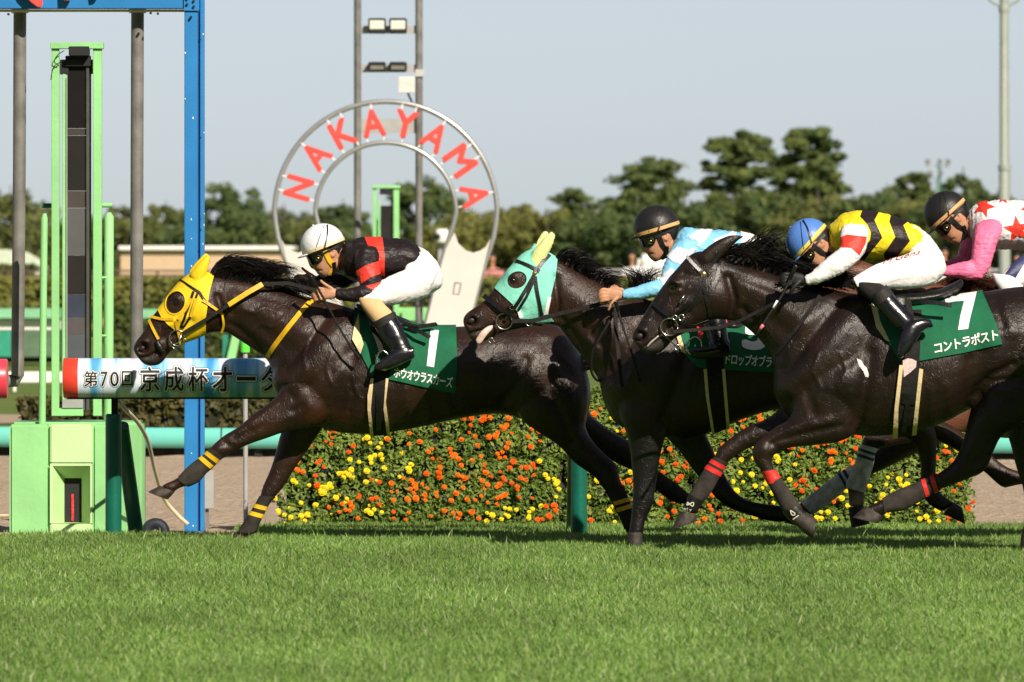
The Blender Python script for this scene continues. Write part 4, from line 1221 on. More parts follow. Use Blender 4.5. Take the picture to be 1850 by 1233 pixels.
# ---------------------------------------------------------------- second horse: mint hood
Y2 = 52.85
H2 = dict(Y=Y2, foot=(1350,), coat=COAT2,
    label='dark brown race horse in a mint green hood with its tongue out',
    head=[(1000, 464, 1012, 590, .085), (985, 456, 1004, 588, .096), (964, 452, 990, 585, .103), (942, 463, 968, 588, .105), (917, 492, 945, 592, .098), (897, 516, 920, 597, .083), (876, 543, 902, 603, .069), (857, 557, 886, 611, .063),
          (843, 567, 872, 617, .060), (837, 579, 860, 618, .050), (840, 592, 850, 612, .028)],
    trunk=[(1003, 466, 1012, 592, .085), (1040, 489, 1030, 616, .095), (1075, 508, 1050, 642, .115), (1105, 523, 1070, 668, .15), (1150, 537, 1084, 692, .19), (1195, 549, 1092, 728, .225), (1228, 558, 1118, 768, .25), (1255, 566, 1195, 790, .275),
           (1295, 578, 1275, 784, .30), (1345, 588, 1345, 756, .315), (1400, 592, 1415, 738, .32), (1460, 588, 1485, 742, .32), (1515, 584, 1530, 754, .31), (1560, 582, 1580, 770, .285), (1605, 588, 1625, 775, .255), (1642, 628, 1650, 770, .21), (1662, 672, 1664, 750, .15), (1668, 700, 1668, 725, .06)],
    legs=[
        [(1130, 660, 1210, 740, .10, -.12), (1118, 735, 1208, 770, .105, -.14), (1130, 778, 1200, 794, .085, near), (1138, 808, 1193, 824, .068, near), (1142, 848, 1187, 860, .054, near), (1144, 876, 1183, 884, .048, near), (1143, 896, 1181, 904, .048, near), (1142, 916, 1175, 922, .042, near),
         (1141, 930, 1168, 934, .035, near), (1139, 946, 1164, 948, .036, near), (1137, 958, 1162, 960, .036, near), (1137, 968, 1160, 968, .034, near)],
        [(1190, 700, 1270, 740, .10, .12), (1200, 780, 1272, 775, .085, far_), (1226, 812, 1284, 804, .068, far_), (1250, 846, 1299, 838, .055, far_), (1270, 870, 1312, 864, .048, far_), (1292, 898, 1326, 886, .047, far_), (1316, 917, 1342, 900, .042, far_), (1346, 928, 1360, 907, .034, far_),
         (1384, 940, 1390, 912, .035, far_), (1408, 943, 1412, 915, .036, far_), (1424, 941, 1428, 920, .03, far_)],
        [(1560, 640, 1664, 700, .13, -.12), (1572, 745, 1668, 740, .125, -.14), (1605, 775, 1680, 762, .10, -.15), (1640, 793, 1690, 780, .072, -.15), (1656, 808, 1692, 800, .052, -.15), (1663, 836, 1691, 836, .037, -.15), (1664, 867, 1691, 872, .035, -.15), (1668, 895, 1699, 890, .038, -.15), (1682, 914, 1712, 902, .036, -.15), (1702, 925, 1722, 908, .032, -.15)],
        [(1590, 660, 1664, 720, .13, .12), (1620, 765, 1680, 750, .115, .14), (1680, 790, 1705, 762, .085, .15), (1730, 815, 1742, 785, .062, .15), (1762, 842, 1776, 810, .047, .15), (1780, 854, 1791, 823, .037, .15), (1800, 872, 1812, 840, .036, .15), (1814, 881, 1828, 848, .037, .15), (1834, 877, 1842, 852, .032, .15), (1852, 874, 1856, 853, .03, .15)],
    ],
    hooves=[((1133, 982), (1162, 982), (1135, 962), (1160, 962), near), ((1450, 946), (1440, 918), (1420, 944), (1424, 918), far_), ((1743, 947), (1738, 917), (1704, 929), (1722, 907), -.15), ((1884, 884), (1884, 850), (1852, 876), (1856, 852), .15)],
    ears=[[(959, 466, 974, 483, .024, -.055), (966, 453, 983, 468, .023, -.06), (977, 441, 991, 453, .016, -.065), (988, 429, 998, 437, .010, -.065), (996, 420, 1001, 424, .006, -.065)],
          [(956, 458, 971, 466, .024, .055), (963, 446, 977, 455, .022, .06), (972, 435, 983, 443, .015, .06), (979, 426, 987, 431, .010, .06), (985, 418, 989, 421, .006, .06)]],
    eyes=[(925, 508, .027)],
    strokes=[([(852, 579)], 5.5, -.030), ([(843, 575), (850, 568), (860, 574)], 2.5, .009), ([(846, 604), (870, 598), (895, 588)], 2.2, -.010), ([(925, 500)], 9, .012), ([(925, 508)], 4, -.012),
        ([(945, 535), (905, 560)], 3.5, .008), ([(940, 560), (905, 580)], 5, -.008), ([(985, 545)], 17, .012), ([(1003, 500), (1008, 550), (1003, 580)], 4, -.014),
        ([(1015, 578), (1045, 620), (1080, 668)], 6, -.010), ([(1030, 530), (1090, 580), (1120, 620)], 14, .010), ([(1190, 560), (1145, 610), (1105, 670)], 8, -.012), ([(1225, 580), (1165, 650), (1130, 700)], 13, .014), ([(1240, 640), (1215, 720), (1195, 770)], 9, -.013), ([(1180, 690), (1205, 670)], 22, .020), ([(1106, 700)], 13, .010),
        ([(1060, 590), (1100, 640)], 6, -.006), ([(1050, 560), (1066, 580), (1060, 610), (1080, 630)], 2.5, .004), ([(1130, 640), (1150, 655), (1140, 680)], 2.6, .004)],
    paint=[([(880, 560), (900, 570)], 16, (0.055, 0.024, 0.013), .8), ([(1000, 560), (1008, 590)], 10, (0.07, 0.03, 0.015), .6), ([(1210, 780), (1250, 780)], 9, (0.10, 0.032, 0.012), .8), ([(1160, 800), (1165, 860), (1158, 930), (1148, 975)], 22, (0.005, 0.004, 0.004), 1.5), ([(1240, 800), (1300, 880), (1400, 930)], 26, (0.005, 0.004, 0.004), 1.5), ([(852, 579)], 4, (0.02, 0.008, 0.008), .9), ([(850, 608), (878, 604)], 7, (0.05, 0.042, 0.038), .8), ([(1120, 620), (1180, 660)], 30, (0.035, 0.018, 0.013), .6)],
)
h2, me2, tr2 = build_horse(H2)
hood = part('hood', wrap(me2, [[(893, 520), (904, 503), (920, 483), (938, 458), (952, 444), (966, 440), (985, 452), (1008, 462), (1004, 500), (995, 536), (990, 566), (1001, 581), (960, 590), (940, 576), (928, 552), (912, 537)]], Y2, .008, holes=[ellpoly(934, 506, 18, 15, -25)]), MINT, h2)
part('hood_trim', wrap(me2, [[(990, 537), (996, 537), (990, 568), (982, 570)], [(934, 560), (938, 558), (946, 574), (939, 577)]], Y2, .011), WHT, hood)
part('ear_cover', wrap(me2, [[(960, 468), (966, 449), (978, 432), (994, 412), (1008, 408), (998, 446), (986, 466), (972, 486)]], Y2, .010, yr=(-.3, -.01)), PALE, hood, label='pale lime ear cover nearer the camera')
part('ear_cover', wrap(me2, [[(966, 450), (972, 434), (982, 412), (996, 408), (988, 440), (978, 454)]], Y2, .010, yr=(.01, .3)), PALE, hood)
hb2 = bvh(wrap(me2, [[(830, 430), (1030, 430), (1030, 640), (830, 640)]], Y2, .010))
br = part('bridle', joinvf([on(hb2, [(933, 472), (955, 480), (975, 491)], 6, Y2), on(hb2, [(992, 461), (980, 474), (967, 492)], 8, Y2), on(hb2, [(965, 498), (950, 525), (935, 548), (924, 562)], 7, Y2), on(hb2, [(967, 500), (955, 530), (936, 560)], 5, Y2, off=.006), on(hb2, [(967, 500), (970, 525), (975, 548), (979, 570)], 6, Y2),
     on(hb2, [(925, 558), (920, 570), (912, 580)], 6, Y2)]), LEATH, h2)
part('noseband', joinvf([on(hb2, [(877, 537), (895, 550), (914, 563)], 9, Y2, th=.012), on(hb2, [(914, 563), (928, 572), (945, 582), (980, 586)], 7, Y2)]), LEATH, br)
part('rosette', uvsphere(cast(hb2, 966, 494, Y2)[0], (.014, .006, .014)), GOLD, br, 180)
part('bit_ring', ringmesh(911, 581, 14.5, Y2 - .085, .0045), STEEL, br, 180)
part('buckle', ringmesh(956, 583, 6, Y2 - .11, .003), STEEL, br, 180)
part('buckle', ringmesh(887, 615, 4.5, Y2 - .07, .003), STEEL, br, 180)
part('buckle', ringmesh(925, 556, 4, Y2 - .105, .003), STEEL, br, 180)
part('chin_strap', ribbon([W(903, 594, Y2 - .08), W(897, 604, Y2 - .075), W(890, 612, Y2 - .065)], .022, .006, (0, 1, 0)), LEATH, br)
part('tongue', tube3([W(895, 588, Y2 - .04), W(884, 594, Y2 - .055), W(874, 603, Y2 - .066), W(865, 616, Y2 - .062), W(862, 619, Y2 - .06)], [.010, .016, .020, .019, .009], sub=4, flat=((0, 1, 0), .3)), TONG, h2, 180)
part('nostril', uvsphere(W(851, 580, Y2 - .052), (.022, .008, .017), R=Matrix.Rotation(-.3, 3, 'Y')), MATS['nostril_inside'], h2, 180)
rein = part('rein', joinvf([ribbon([W(925, 581, Y2 - .10), W(962, 580, Y2 - .12), W(1020, 565, Y2 - .16), W(1060, 556, Y2 - .19), W(1096, 546, Y2 - .22)], .024, .006, (0, .3, 1)),
     tube3([W(1113, 556, Y2 - .24), W(1096, 590, Y2 - .26), W(1072, 632, Y2 - .22), W(1068, 668, Y2 - .15), W(1077, 686, Y2 - .1), W(1086, 688, Y2 - .05)], .008, sub=5, n=8),
     ribbon([W(1112, 556, Y2 - .25), W(1113, 600, Y2 - .27), W(1118, 650, Y2 - .30), W(1124, 700, Y2 - .31)], .022, .006, (1, .3, 0))]), WEB, br)
cl = part('number_cloth', wrap(me2, [[(1226, 540), (1226, 601), (1236, 640), (1262, 664), (1300, 668), (1396, 673), (1399, 560), (1320, 540)]], Y2, .012), GREEN, h2, label='green number cloth, mostly hidden in shade')
part('pad_edge', wrap(me2, [[(1220, 600), (1227, 598), (1240, 640), (1231, 636)]], Y2, .016), CREAM, cl)
mec = cl.data.copy(); mec.transform(Matrix.Translation(wloc(h2))); trc = bvh(mec)
part('number', print_on(trc, bold(textmesh('5'), .05, 10), (1340, 632), (48, 4), (2, -62), Y2, .004, cells=8), WHT, cl)
part('name_lettering', print_on(trc, bold(textmesh('ドロップオブライト', space=.86), .028, 6), (1310, 659), (108, 8), (2, -21), Y2, .004, cells=14), WHT, cl)
gi = part('girth', wrap(me2, [[(1275, 640), (1306, 640), (1310, 700), (1316, 790), (1290, 790), (1279, 700)]], Y2, .014), WEB, h2)
part('girth_edge', wrap(me2, [[(1271, 667), (1277, 667), (1281, 720), (1292, 790), (1287, 790), (1275, 715)], [(1304, 667), (1310, 667), (1314, 720), (1320, 790), (1314, 790), (1308, 715)]], Y2, .018), CREAM, gi)
sd = part('saddle', remesh([ptube([(1248, 552, 1256, 578, .08), (1270, 557, 1276, 592, .17), (1305, 568, 1308, 604, .19), (1333, 578, 1336, 602, .17), (1347, 584, 1348, 594, .06)], Y2, sub=4),
     ptube([(1260, 564, 1294, 574, .03, -.24), (1272, 594, 1305, 600, .02, -.29), (1282, 622, 1302, 626, .012, -.31)], Y2, sub=3)], .01, 4), LEATH, h2, 180)
part('stirrup_leather', ribbon([W(1262, 586, Y2 - .30), W(1266, 600, Y2 - .35), W(1264, 612, Y2 - .38)], .028, .006, (1, 0, 0)), REDT, sd)
part('stirrup_leather', ribbon([W(1308, 574, Y2 - .30), W(1309, 582, Y2 - .32), W(1307, 590, Y2 - .33)], .03, .006, (1, 0, 0)), REDT, sd)
part('stirrup', joinvf([tube3([W(1240, 631, Y2 - .40), W(1243, 618, Y2 - .40), W(1255, 609, Y2 - .40), W(1266, 616, Y2 - .40), W(1269, 630, Y2 - .40)], .005, sub=4), tube3([W(1240, 631, Y2 - .4), W(1250, 640, Y2 - .4), W(1268, 632, Y2 - .4)], .009, sub=3)]), STEEL, sd, 180)
mn = mane([(1003, 466), (1030, 482), (1060, 500), (1098, 520)], Y2, 500, (8, -22), (34, -8), h2, HAIR, seed=13, jl=.6)
part('mane_lock', strands([(W(1150 + random.uniform(-20, 45), 534 + random.uniform(-2, 4), Y2 + random.uniform(-.04, .04)), W(1150 + random.uniform(-22, 40), 500 + random.gauss(0, 4), Y2 + random.uniform(-.05, .05)), W(1145 + random.uniform(-30, 60), 488 + random.gauss(0, 6), Y2 + random.uniform(-.08, .08))) for _ in range(160)], .004, 5, 6), HAIR, mn, 180)
mane([(1648, 640), (1660, 660)], Y2, 300, (40, -10), (130, 60), h2, HAIR, seed=9, name='tail', jl=.3, ysp=.02)

# ---------------------------------------------------------------- third horse: nearest, cloth number 7
Y3 = 51.75
H3 = dict(Y=Y3, foot=(1650,), coat=COAT3,
    label='nearly black race horse without a hood, wearing cloth number 7',
    head=[(1306, 466, 1336, 582, .085), (1284, 457, 1320, 579, .096), (1262, 455, 1303, 577, .102), (1242, 465, 1283, 578, .105), (1225, 484, 1263, 588, .098), (1203, 510, 1240, 600, .084), (1182, 540, 1218, 612, .070), (1162, 572, 1203, 628, .064), (1148, 598, 1190, 638, .060), (1142, 610, 1172, 638, .050), (1148, 620, 1158, 632, .028)],
    trunk=[(1304, 467, 1336, 582, .085), (1340, 480, 1352, 594, .095), (1385, 492, 1378, 620, .115), (1430, 506, 1396, 650, .15), (1480, 518, 1398, 684, .19), (1525, 528, 1404, 722, .23), (1565, 535, 1442, 764, .26), (1595, 540, 1545, 786, .285),
           (1640, 546, 1620, 785, .305), (1690, 545, 1690, 769, .32), (1740, 535, 1746, 742, .325), (1790, 526, 1800, 720, .32), (1850, 518, 1850, 730, .31), (1900, 520, 1905, 745, .28), (1945, 545, 1945, 755, .24), (1970, 590, 1968, 740, .17), (1980, 640, 1978, 680, .06)],
    legs=[
        [(1480, 620, 1560, 700, .10, -.12), (1440, 700, 1552, 770, .11, -.14), (1427, 754, 1522, 796, .088, near), (1401, 772, 1475, 804, .068, near), (1380, 789, 1427, 809, .055, near), (1364, 803, 1402, 819, .051, near), (1359, 821, 1394, 832, .048, near), (1367, 840, 1398, 848, .043, near), (1379, 855, 1406, 861, .035, near),
         (1392, 880, 1418, 876, .033, near), (1406, 906, 1434, 899, .036, near), (1416, 924, 1446, 917, .039, near), (1425, 935, 1452, 925, .034, near), (1434, 943, 1458, 930, .031, near)],
        [(1440, 660, 1500, 740, .10, .12), (1410, 735, 1470, 785, .088, far_), (1384, 757, 1424, 802, .07, far_), (1350, 772, 1376, 803, .058, far_), (1320, 792, 1348, 812, .051, far_), (1298, 812, 1324, 828, .048, far_), (1290, 829, 1313, 838, .042, far_), (1280, 840, 1306, 849, .035, far_), (1263, 866, 1291, 876, .034, far_),
         (1250, 888, 1278, 897, .038, far_), (1242, 902, 1264, 911, .034, far_), (1233, 919, 1258, 926, .031, far_)],
        [(1800, 600, 1900, 700, .14, -.12), (1762, 715, 1880, 740, .135, -.14), (1749, 760, 1850, 765, .115, -.15), (1740, 798, 1812, 785, .088, -.15), (1724, 832, 1795, 815, .068, -.15), (1700, 853, 1778, 850, .054, -.15), (1672, 867, 1728, 873, .043, -.15), (1640, 880, 1690, 888, .036, -.15), (1612, 892, 1660, 906, .035, -.15), (1590, 905, 1630, 921, .038, -.15), (1574, 913, 1606, 924, .035, -.15), (1560, 919, 1594, 934, .031, -.15)],
        [(1850, 640, 1930, 700, .13, .12), (1822, 765, 1900, 760, .115, .14), (1828, 810, 1885, 800, .08, .15), (1838, 850, 1892, 838, .058, .15), (1848, 880, 1888, 868, .05, .15), (1851, 910, 1880, 905, .037, .15), (1850, 945, 1878, 945, .036, .15), (1847, 965, 1874, 968, .034, .15)],
    ],
    hooves=[((1468, 976), (1474, 938), (1428, 941), (1457, 925), near), ((1213, 957), (1258, 942), (1228, 924), (1260, 931), far_), ((1541, 935), (1587, 946), (1564, 914), (1597, 934), -.15), ((1842, 990), (1872, 992), (1845, 966), (1872, 966), .15)],
    ears=[[(1258, 464, 1288, 482, .030, -.06), (1284, 444, 1308, 462, .028, -.065), (1308, 430, 1323, 444, .019, -.07), (1325, 425, 1333, 433, .010, -.07), (1336, 425, 1339, 429, .006, -.07)],
          [(1264, 458, 1294, 474, .030, .06), (1290, 438, 1312, 454, .028, .06), (1314, 427, 1328, 440, .018, .06), (1331, 425, 1338, 432, .010, .06), (1342, 426, 1345, 430, .006, .06)]],
    eyes=[(1217, 519, .027)],
    strokes=[([(1156, 607)], 5.5, -.032), ([(1147, 602), (1153, 595), (1164, 598)], 2.5, .009), ([(1166, 628), (1180, 618), (1198, 604)], 2.4, -.012), ([(1220, 510)], 9, .014), ([(1217, 519)], 4.5, -.012), ([(1228, 526), (1212, 529)], 2.5, .007), ([(1208, 516), (1216, 511), (1227, 513)], 2.6, .010),
        ([(1243, 545), (1205, 575)], 3.5, .009), ([(1240, 565), (1205, 595)], 6, -.009), ([(1290, 535)], 18, .014), ([(1316, 500), (1326, 540), (1322, 572)], 5, -.016), ([(1235, 495), (1262, 500)], 5, -.008), ([(1195, 540), (1180, 575)], 6, -.006), ([(1258, 470), (1275, 495)], 4, -.006),
        ([(1342, 560), (1375, 600), (1404, 640)], 6, -.012), ([(1345, 510), (1400, 545), (1450, 580)], 13, .010), ([(1330, 500), (1420, 530)], 5, -.006), ([(1380, 570), (1430, 610)], 9, -.006),
        ([(1530, 530), (1470, 600), (1420, 670)], 8, -.014), ([(1550, 560), (1490, 640), (1430, 700)], 15, .016), ([(1575, 600), (1540, 650), (1470, 690)], 8, -.009), ([(1500, 700), (1525, 690)], 24, .022), ([(1572, 640), (1560, 710), (1550, 770)], 9, -.015), ([(1412, 705)], 13, .012), ([(1455, 700), (1470, 745)], 8, -.009),
        ([(1770, 640), (1765, 700)], 16, -.016), ([(1800, 600), (1790, 700)], 14, .008), ([(1810, 560), (1830, 600)], 10, .010), ([(1800, 545), (1812, 590)], 6, -.010), ([(1760, 720), (1790, 680), (1830, 660)], 6, -.012), ([(1785, 690), (1840, 685)], 4, -.006), ([(1780, 710), (1835, 705)], 4, .006), ([(1800, 740)], 20, .010), ([(1700, 690)], 30, .010), ([(1752, 650), (1745, 730)], 6, -.008),
        ([(1520, 770), (1450, 785), (1395, 800)], 5, -.007), ([(1500, 760), (1430, 777)], 6, .007), ([(1380, 812)], 8, .007), ([(1395, 805), (1410, 812)], 4, -.005), ([(1765, 850)], 8, .008), ([(1480, 640), (1470, 670), (1484, 700), (1476, 730)], 2.6, .004), ([(1520, 640), (1530, 668), (1516, 700)], 2.6, .004), ([(1470, 760), (1430, 772), (1390, 795)], 2.3, .004), ([(1370, 590), (1388, 600), (1400, 622)], 2.5, .004), ([(1245, 520), (1232, 540), (1240, 556), (1222, 566)], 2.0, .003), ([(1680, 700), (1685, 765)], 6, .004), ([(1710, 695), (1718, 755)], 6, .004)],
    paint=[([(1156, 607)], 4, (0.015, 0.006, 0.006), .9), ([(1172, 630), (1192, 622)], 7, (0.055, 0.048, 0.044), .85), ([(1695, 745), (1735, 720)], 22, (0.035, 0.018, 0.011), .6), ([(1200, 560), (1240, 570)], 18, (0.028, 0.014, 0.009), .6)],
)
h3, me3, tr3 = build_horse(H3)
hb3 = bvh(wrap(me3, [[(1130, 410), (1345, 410), (1345, 660), (1130, 660)]], Y3, .001))
br = part('bridle', joinvf([on(hb3, [(1300, 455), (1288, 475), (1272, 494)], 7, Y3), on(hb3, [(1271, 498), (1262, 520), (1245, 545), (1222, 570)], 7, Y3), on(hb3, [(1274, 500), (1268, 525), (1250, 550), (1230, 575)], 5, Y3, off=.007), on(hb3, [(1272, 500), (1273, 520), (1276, 535), (1282, 560), (1284, 572)], 7, Y3),
     on(hb3, [(1300, 470), (1296, 500), (1285, 525), (1262, 545), (1242, 560)], 6, Y3), on(hb3, [(1222, 570), (1214, 577), (1210, 586)], 8, Y3)]), LEATH, h3)
part('browband', joinvf([on(hb3, [(1242, 465), (1252, 478), (1264, 490)], 6, Y3, th=.007)]), mat('white_beads', (0.55, 0.55, 0.55), rough=.25, spec=.7, var=.5, vscale=200), br)
part('noseband', joinvf([on(hb3, [(1177, 543), (1193, 556), (1210, 569)], 11, Y3, th=.014), on(hb3, [(1210, 569), (1228, 580), (1250, 590), (1280, 578)], 7, Y3)]), LEATH, br)
part('rosette', uvsphere(cast(hb3, 1271, 496, Y3)[0], (.018, .008, .018)), GOLD, br, 180)
part('bit_ring', ringmesh(1209, 591, 15.5, Y3 - .085, .0045), STEEL, br, 180)
part('buckle', ringmesh(1231, 574, 5, Y3 - .115, .0035), STEEL, br, 180)
part('buckle', ringmesh(1219, 574, 4, Y3 - .11, .004), STEEL, br, 180)
part('buckle', ringmesh(1223, 627, 4.5, Y3 - .07, .003), STEEL, br, 180)
part('strap_keeper', tube3([W(1228, 548, Y3 - .125), W(1237, 533, Y3 - .125)], .006), STEEL, br, 180)
part('chin_strap', ribbon([W(1198, 603, Y3 - .08), W(1208, 614, Y3 - .07), W(1222, 626, Y3 - .04)], .022, .006, (0, 1, 0)), LEATH, br)
part('nostril', uvsphere(W(1155, 608, Y3 - .052), (.022, .008, .018), R=Matrix.Rotation(-.4, 3, 'Y')), MATS['nostril_inside'], h3, 180)
part('foam', tube3([W(1169, 627, Y3 - .055), W(1176, 619, Y3 - .062), W(1190, 607, Y3 - .066)], [.004, .006, .004], sub=3), mat('white_foam', (0.5, 0.47, 0.40), rough=.6), h3, 180)
part('rein', joinvf([ribbon([W(1216, 600, Y3 - .10), W(1262, 596, Y3 - .10), W(1300, 592, Y3 - .11), W(1335, 581, Y3 - .13), W(1400, 548, Y3 - .19), W(1428, 512, Y3 - .24)], .02, .006, (0, .3, 1)),
     ribbon([W(1482, 534, Y3 - .22), W(1450, 580, Y3 - .26), W(1415, 625, Y3 - .24), W(1400, 642, Y3 - .17)], .02, .006, (0, .3, 1))]), WEB, br)
cl = part('number_cloth', wrap(me3, [[(1576, 500), (1574, 560), (1588, 600), (1607, 622), (1625, 653), (1664, 652), (1740, 638), (1811, 622), (1798, 580), (1776, 530), (1772, 490), (1690, 490)]], Y3, .012), GREEN, h3, label='sunlit green number cloth with a white 7')
part('pad_edge', wrap(me3, [[(1574, 552), (1583, 548), (1590, 580), (1608, 618), (1600, 615), (1583, 592)]], Y3, .017), CREAM, cl)
mec = cl.data.copy(); mec.transform(Matrix.Translation(wloc(h3))); trc = bvh(mec)
part('number', print_on(trc, polymesh([(1705, -537), (1735, -532), (1765, -528), (1758, -556), (1753, -575), (1749, -595), (1731, -597), (1735, -572), (1742, -545), (1725, -546), (1709, -549)]), (1705, 597), (60, 0), (0, -69), Y3, .004, cells=8), WHT, cl)
part('name_lettering', print_on(trc, bold(textmesh('コントラポスト', space=.86), .028, 6), (1689, 640), (115, -26), (-2, -20), Y3, .004, cells=14), WHT, cl)
gi = part('girth', wrap(me3, [[(1633, 560), (1665, 560), (1662, 640), (1650, 800), (1615, 800), (1622, 720), (1631, 640)]], Y3, .018), WEB, h3)
part('girth_edge', wrap(me3, [[(1625, 660), (1632, 660), (1623, 740), (1622, 800), (1612, 800), (1616, 740)], [(1661, 666), (1668, 668), (1660, 740), (1655, 800), (1646, 800), (1653, 740)]], Y3, .022), CREAM, gi)
g2 = bvh(wrap(me3, [[(1600, 550), (1690, 550), (1690, 800), (1600, 800)]], Y3, .019))
part('girth_buckle', joinvf([on(g2, [(1643, 712), (1641, 730)], 24, Y3), on(g2, [(1641, 725), (1636, 755), (1632, 780)], 9, Y3)]), LEATH, gi)
part('heart_patch', print_on(g2, polymesh([(1631, -652), (1640, -648), (1648, -649), (1656, -653), (1655, -664), (1645, -673), (1633, -682), (1632, -668)]), (1631, 682), (25, 0), (0, -34), Y3, .004, cells=4), mat('red_white_weave', (0.74, 0.70, 0.69), rough=.7, var=.0, col2=(0.60, 0.28, 0.28), vscale=160), gi)
sd = part('saddle', remesh([ptube([(1545, 518, 1553, 545, .08), (1580, 520, 1582, 552, .17), (1630, 524, 1632, 560, .19), (1690, 524, 1694, 545, .17), (1720, 512, 1728, 530, .10), (1738, 503, 1741, 514, .04)], Y3, sub=4),
     ptube([(1600, 535, 1640, 535, .03, -.24), (1618, 570, 1640, 572, .02, -.29), (1626, 600, 1640, 600, .012, -.31)], Y3, sub=3)], .01, 4), LEATH, h3, 180)
part('saddle_flap', joinvf([ribbon([W(1664, 546, Y3 - .30), W(1690, 547, Y3 - .335), W(1720, 552, Y3 - .35)], .022, .014, (0, .3, 1))]), LEATH, sd)
part('stirrup', joinvf([tube3([W(1634, 640, Y3 - .42), W(1640, 615, Y3 - .42), W(1652, 600, Y3 - .40)], .007, sub=4), tube3([W(1648, 602, Y3 - .43), W(1647, 623, Y3 - .43)], .016)]), mat('worn_red_stirrup', (0.18, 0.05, 0.04), rough=.5, var=.3), sd, 180)
part('stirrup_leather', ribbon([W(1640, 540, Y3 - .33), W(1646, 570, Y3 - .37), W(1650, 602, Y3 - .40)], .03, .006, (1, 0, 0)), WEB, sd)
def foamspot(tree, pts, Y, parent):
    part('sweat_foam', print_on(tree, polymesh([(x, -y) for x, y in pts]), (min(p[0] for p in pts), max(p[1] for p in pts)), (max(p[0] for p in pts) - min(p[0] for p in pts), 0), (0, -(max(p[1] for p in pts) - min(p[1] for p in pts))), Y, .004, cells=5), mat('white_sweat', (0.7, 0.69, 0.66), rough=.7, var=.15, vscale=60), parent)
foamspot(tr3, [(1548, 648), (1556, 652), (1560, 660), (1566, 665), (1570, 677), (1569, 682), (1563, 681), (1559, 671), (1552, 662)], Y3, h3)
bandage(me3, [(1290, 824), (1318, 838), (1300, 862), (1284, 896), (1268, 916), (1236, 900), (1248, 880), (1275, 836)], [[(1283, 828), (1315, 845), (1311, 852), (1279, 835)], [(1277, 839), (1308, 856), (1304, 863), (1272, 847)]], Y3, 1, BAND, REDT, h3)
bandage(me3, [(1370, 850), (1410, 846), (1425, 880), (1450, 918), (1425, 940), (1408, 925)], [[(1374, 853), (1408, 848), (1412, 862), (1400, 869), (1396, 874), (1384, 876)]], Y3, -1, BAND, REDT, h3)
bandage(me3, [(1690, 845), (1700, 888), (1660, 912), (1625, 930), (1598, 926), (1594, 898), (1640, 870)], [[(1677, 855), (1684, 852), (1696, 888), (1689, 892)], [(1662, 862), (1669, 859), (1680, 896), (1673, 899)]], Y3, -1, BAND, REDT, h3)
bandage(me3, [(1246, 894), (1270, 906), (1262, 936), (1226, 930)], None, Y3, 1, LEATH, None, h3, off=.009)
bandage(me3, [(1412, 925), (1442, 914), (1462, 930), (1430, 948)], None, Y3, -1, LEATH, None, h3, off=.009)
FM = mat('pale_mark', (0.7, 0.66, 0.55), rough=.6, var=.05)
tw = bvh(wrap(me3, [[(1200, 860), (1480, 860), (1480, 960), (1200, 960)]], Y3, .010))
part('boot_mark', joinvf([on(tw, [(1243, 908), (1252, 917), (1254, 906), (1240, 915), (1243, 908)], 1.6, Y3, off=.002, step=3)]), FM, h3)
part('boot_mark', joinvf([on(tw, [(1428, 922), (1431, 933), (1439, 929), (1428, 922)], 1.6, Y3, off=.002, step=3), on(tw, [(1433, 938), (1443, 931)], 1.6, Y3, off=.002, step=3)]), FM, h3)
part('boot_mark', print_on(tw, textmesh('RELLY', offset=.02), (1231, 922), (18, 3), (1, -4.5), Y3, .004, cells=5), FM, h3)
mn = mane([(1300, 466), (1340, 476), (1380, 488), (1430, 503), (1470, 512)], Y3, 1000, (14, -32), (66, -6), h3, HAIR, seed=23, jl=.55, wid=.004)
part('mane_lock', strands([(W(1330 + random.uniform(-15, 40), 470 + random.uniform(0, 8), Y3 + random.uniform(-.05, .03)), W(1360 + random.uniform(-10, 60), 425 + random.gauss(0, 12), Y3 + random.uniform(-.06, .06)), W(1400 + random.uniform(-40, 40), 436 + random.gauss(0, 14), Y3 + random.uniform(-.1, .1))) for _ in range(170)]
     + [(W(1420 + random.uniform(-20, 110), 510 + random.uniform(0, 10), Y3 + random.uniform(-.12, .03)), W(1470 + random.uniform(-20, 60), 500 + random.gauss(0, 7), Y3 + random.uniform(-.10, .04)), W(1545 + random.uniform(-60, 25), 512 + random.gauss(0, 10), Y3 + random.uniform(-.12, .05))) for _ in range(500)], .0045, 6, 15), HAIR, mn, 180)
mane([(1965, 560), (1978, 590)], Y3, 400, (40, -10), (130, 60), h3, HAIR, seed=29, name='tail', jl=.3, ysp=.02)

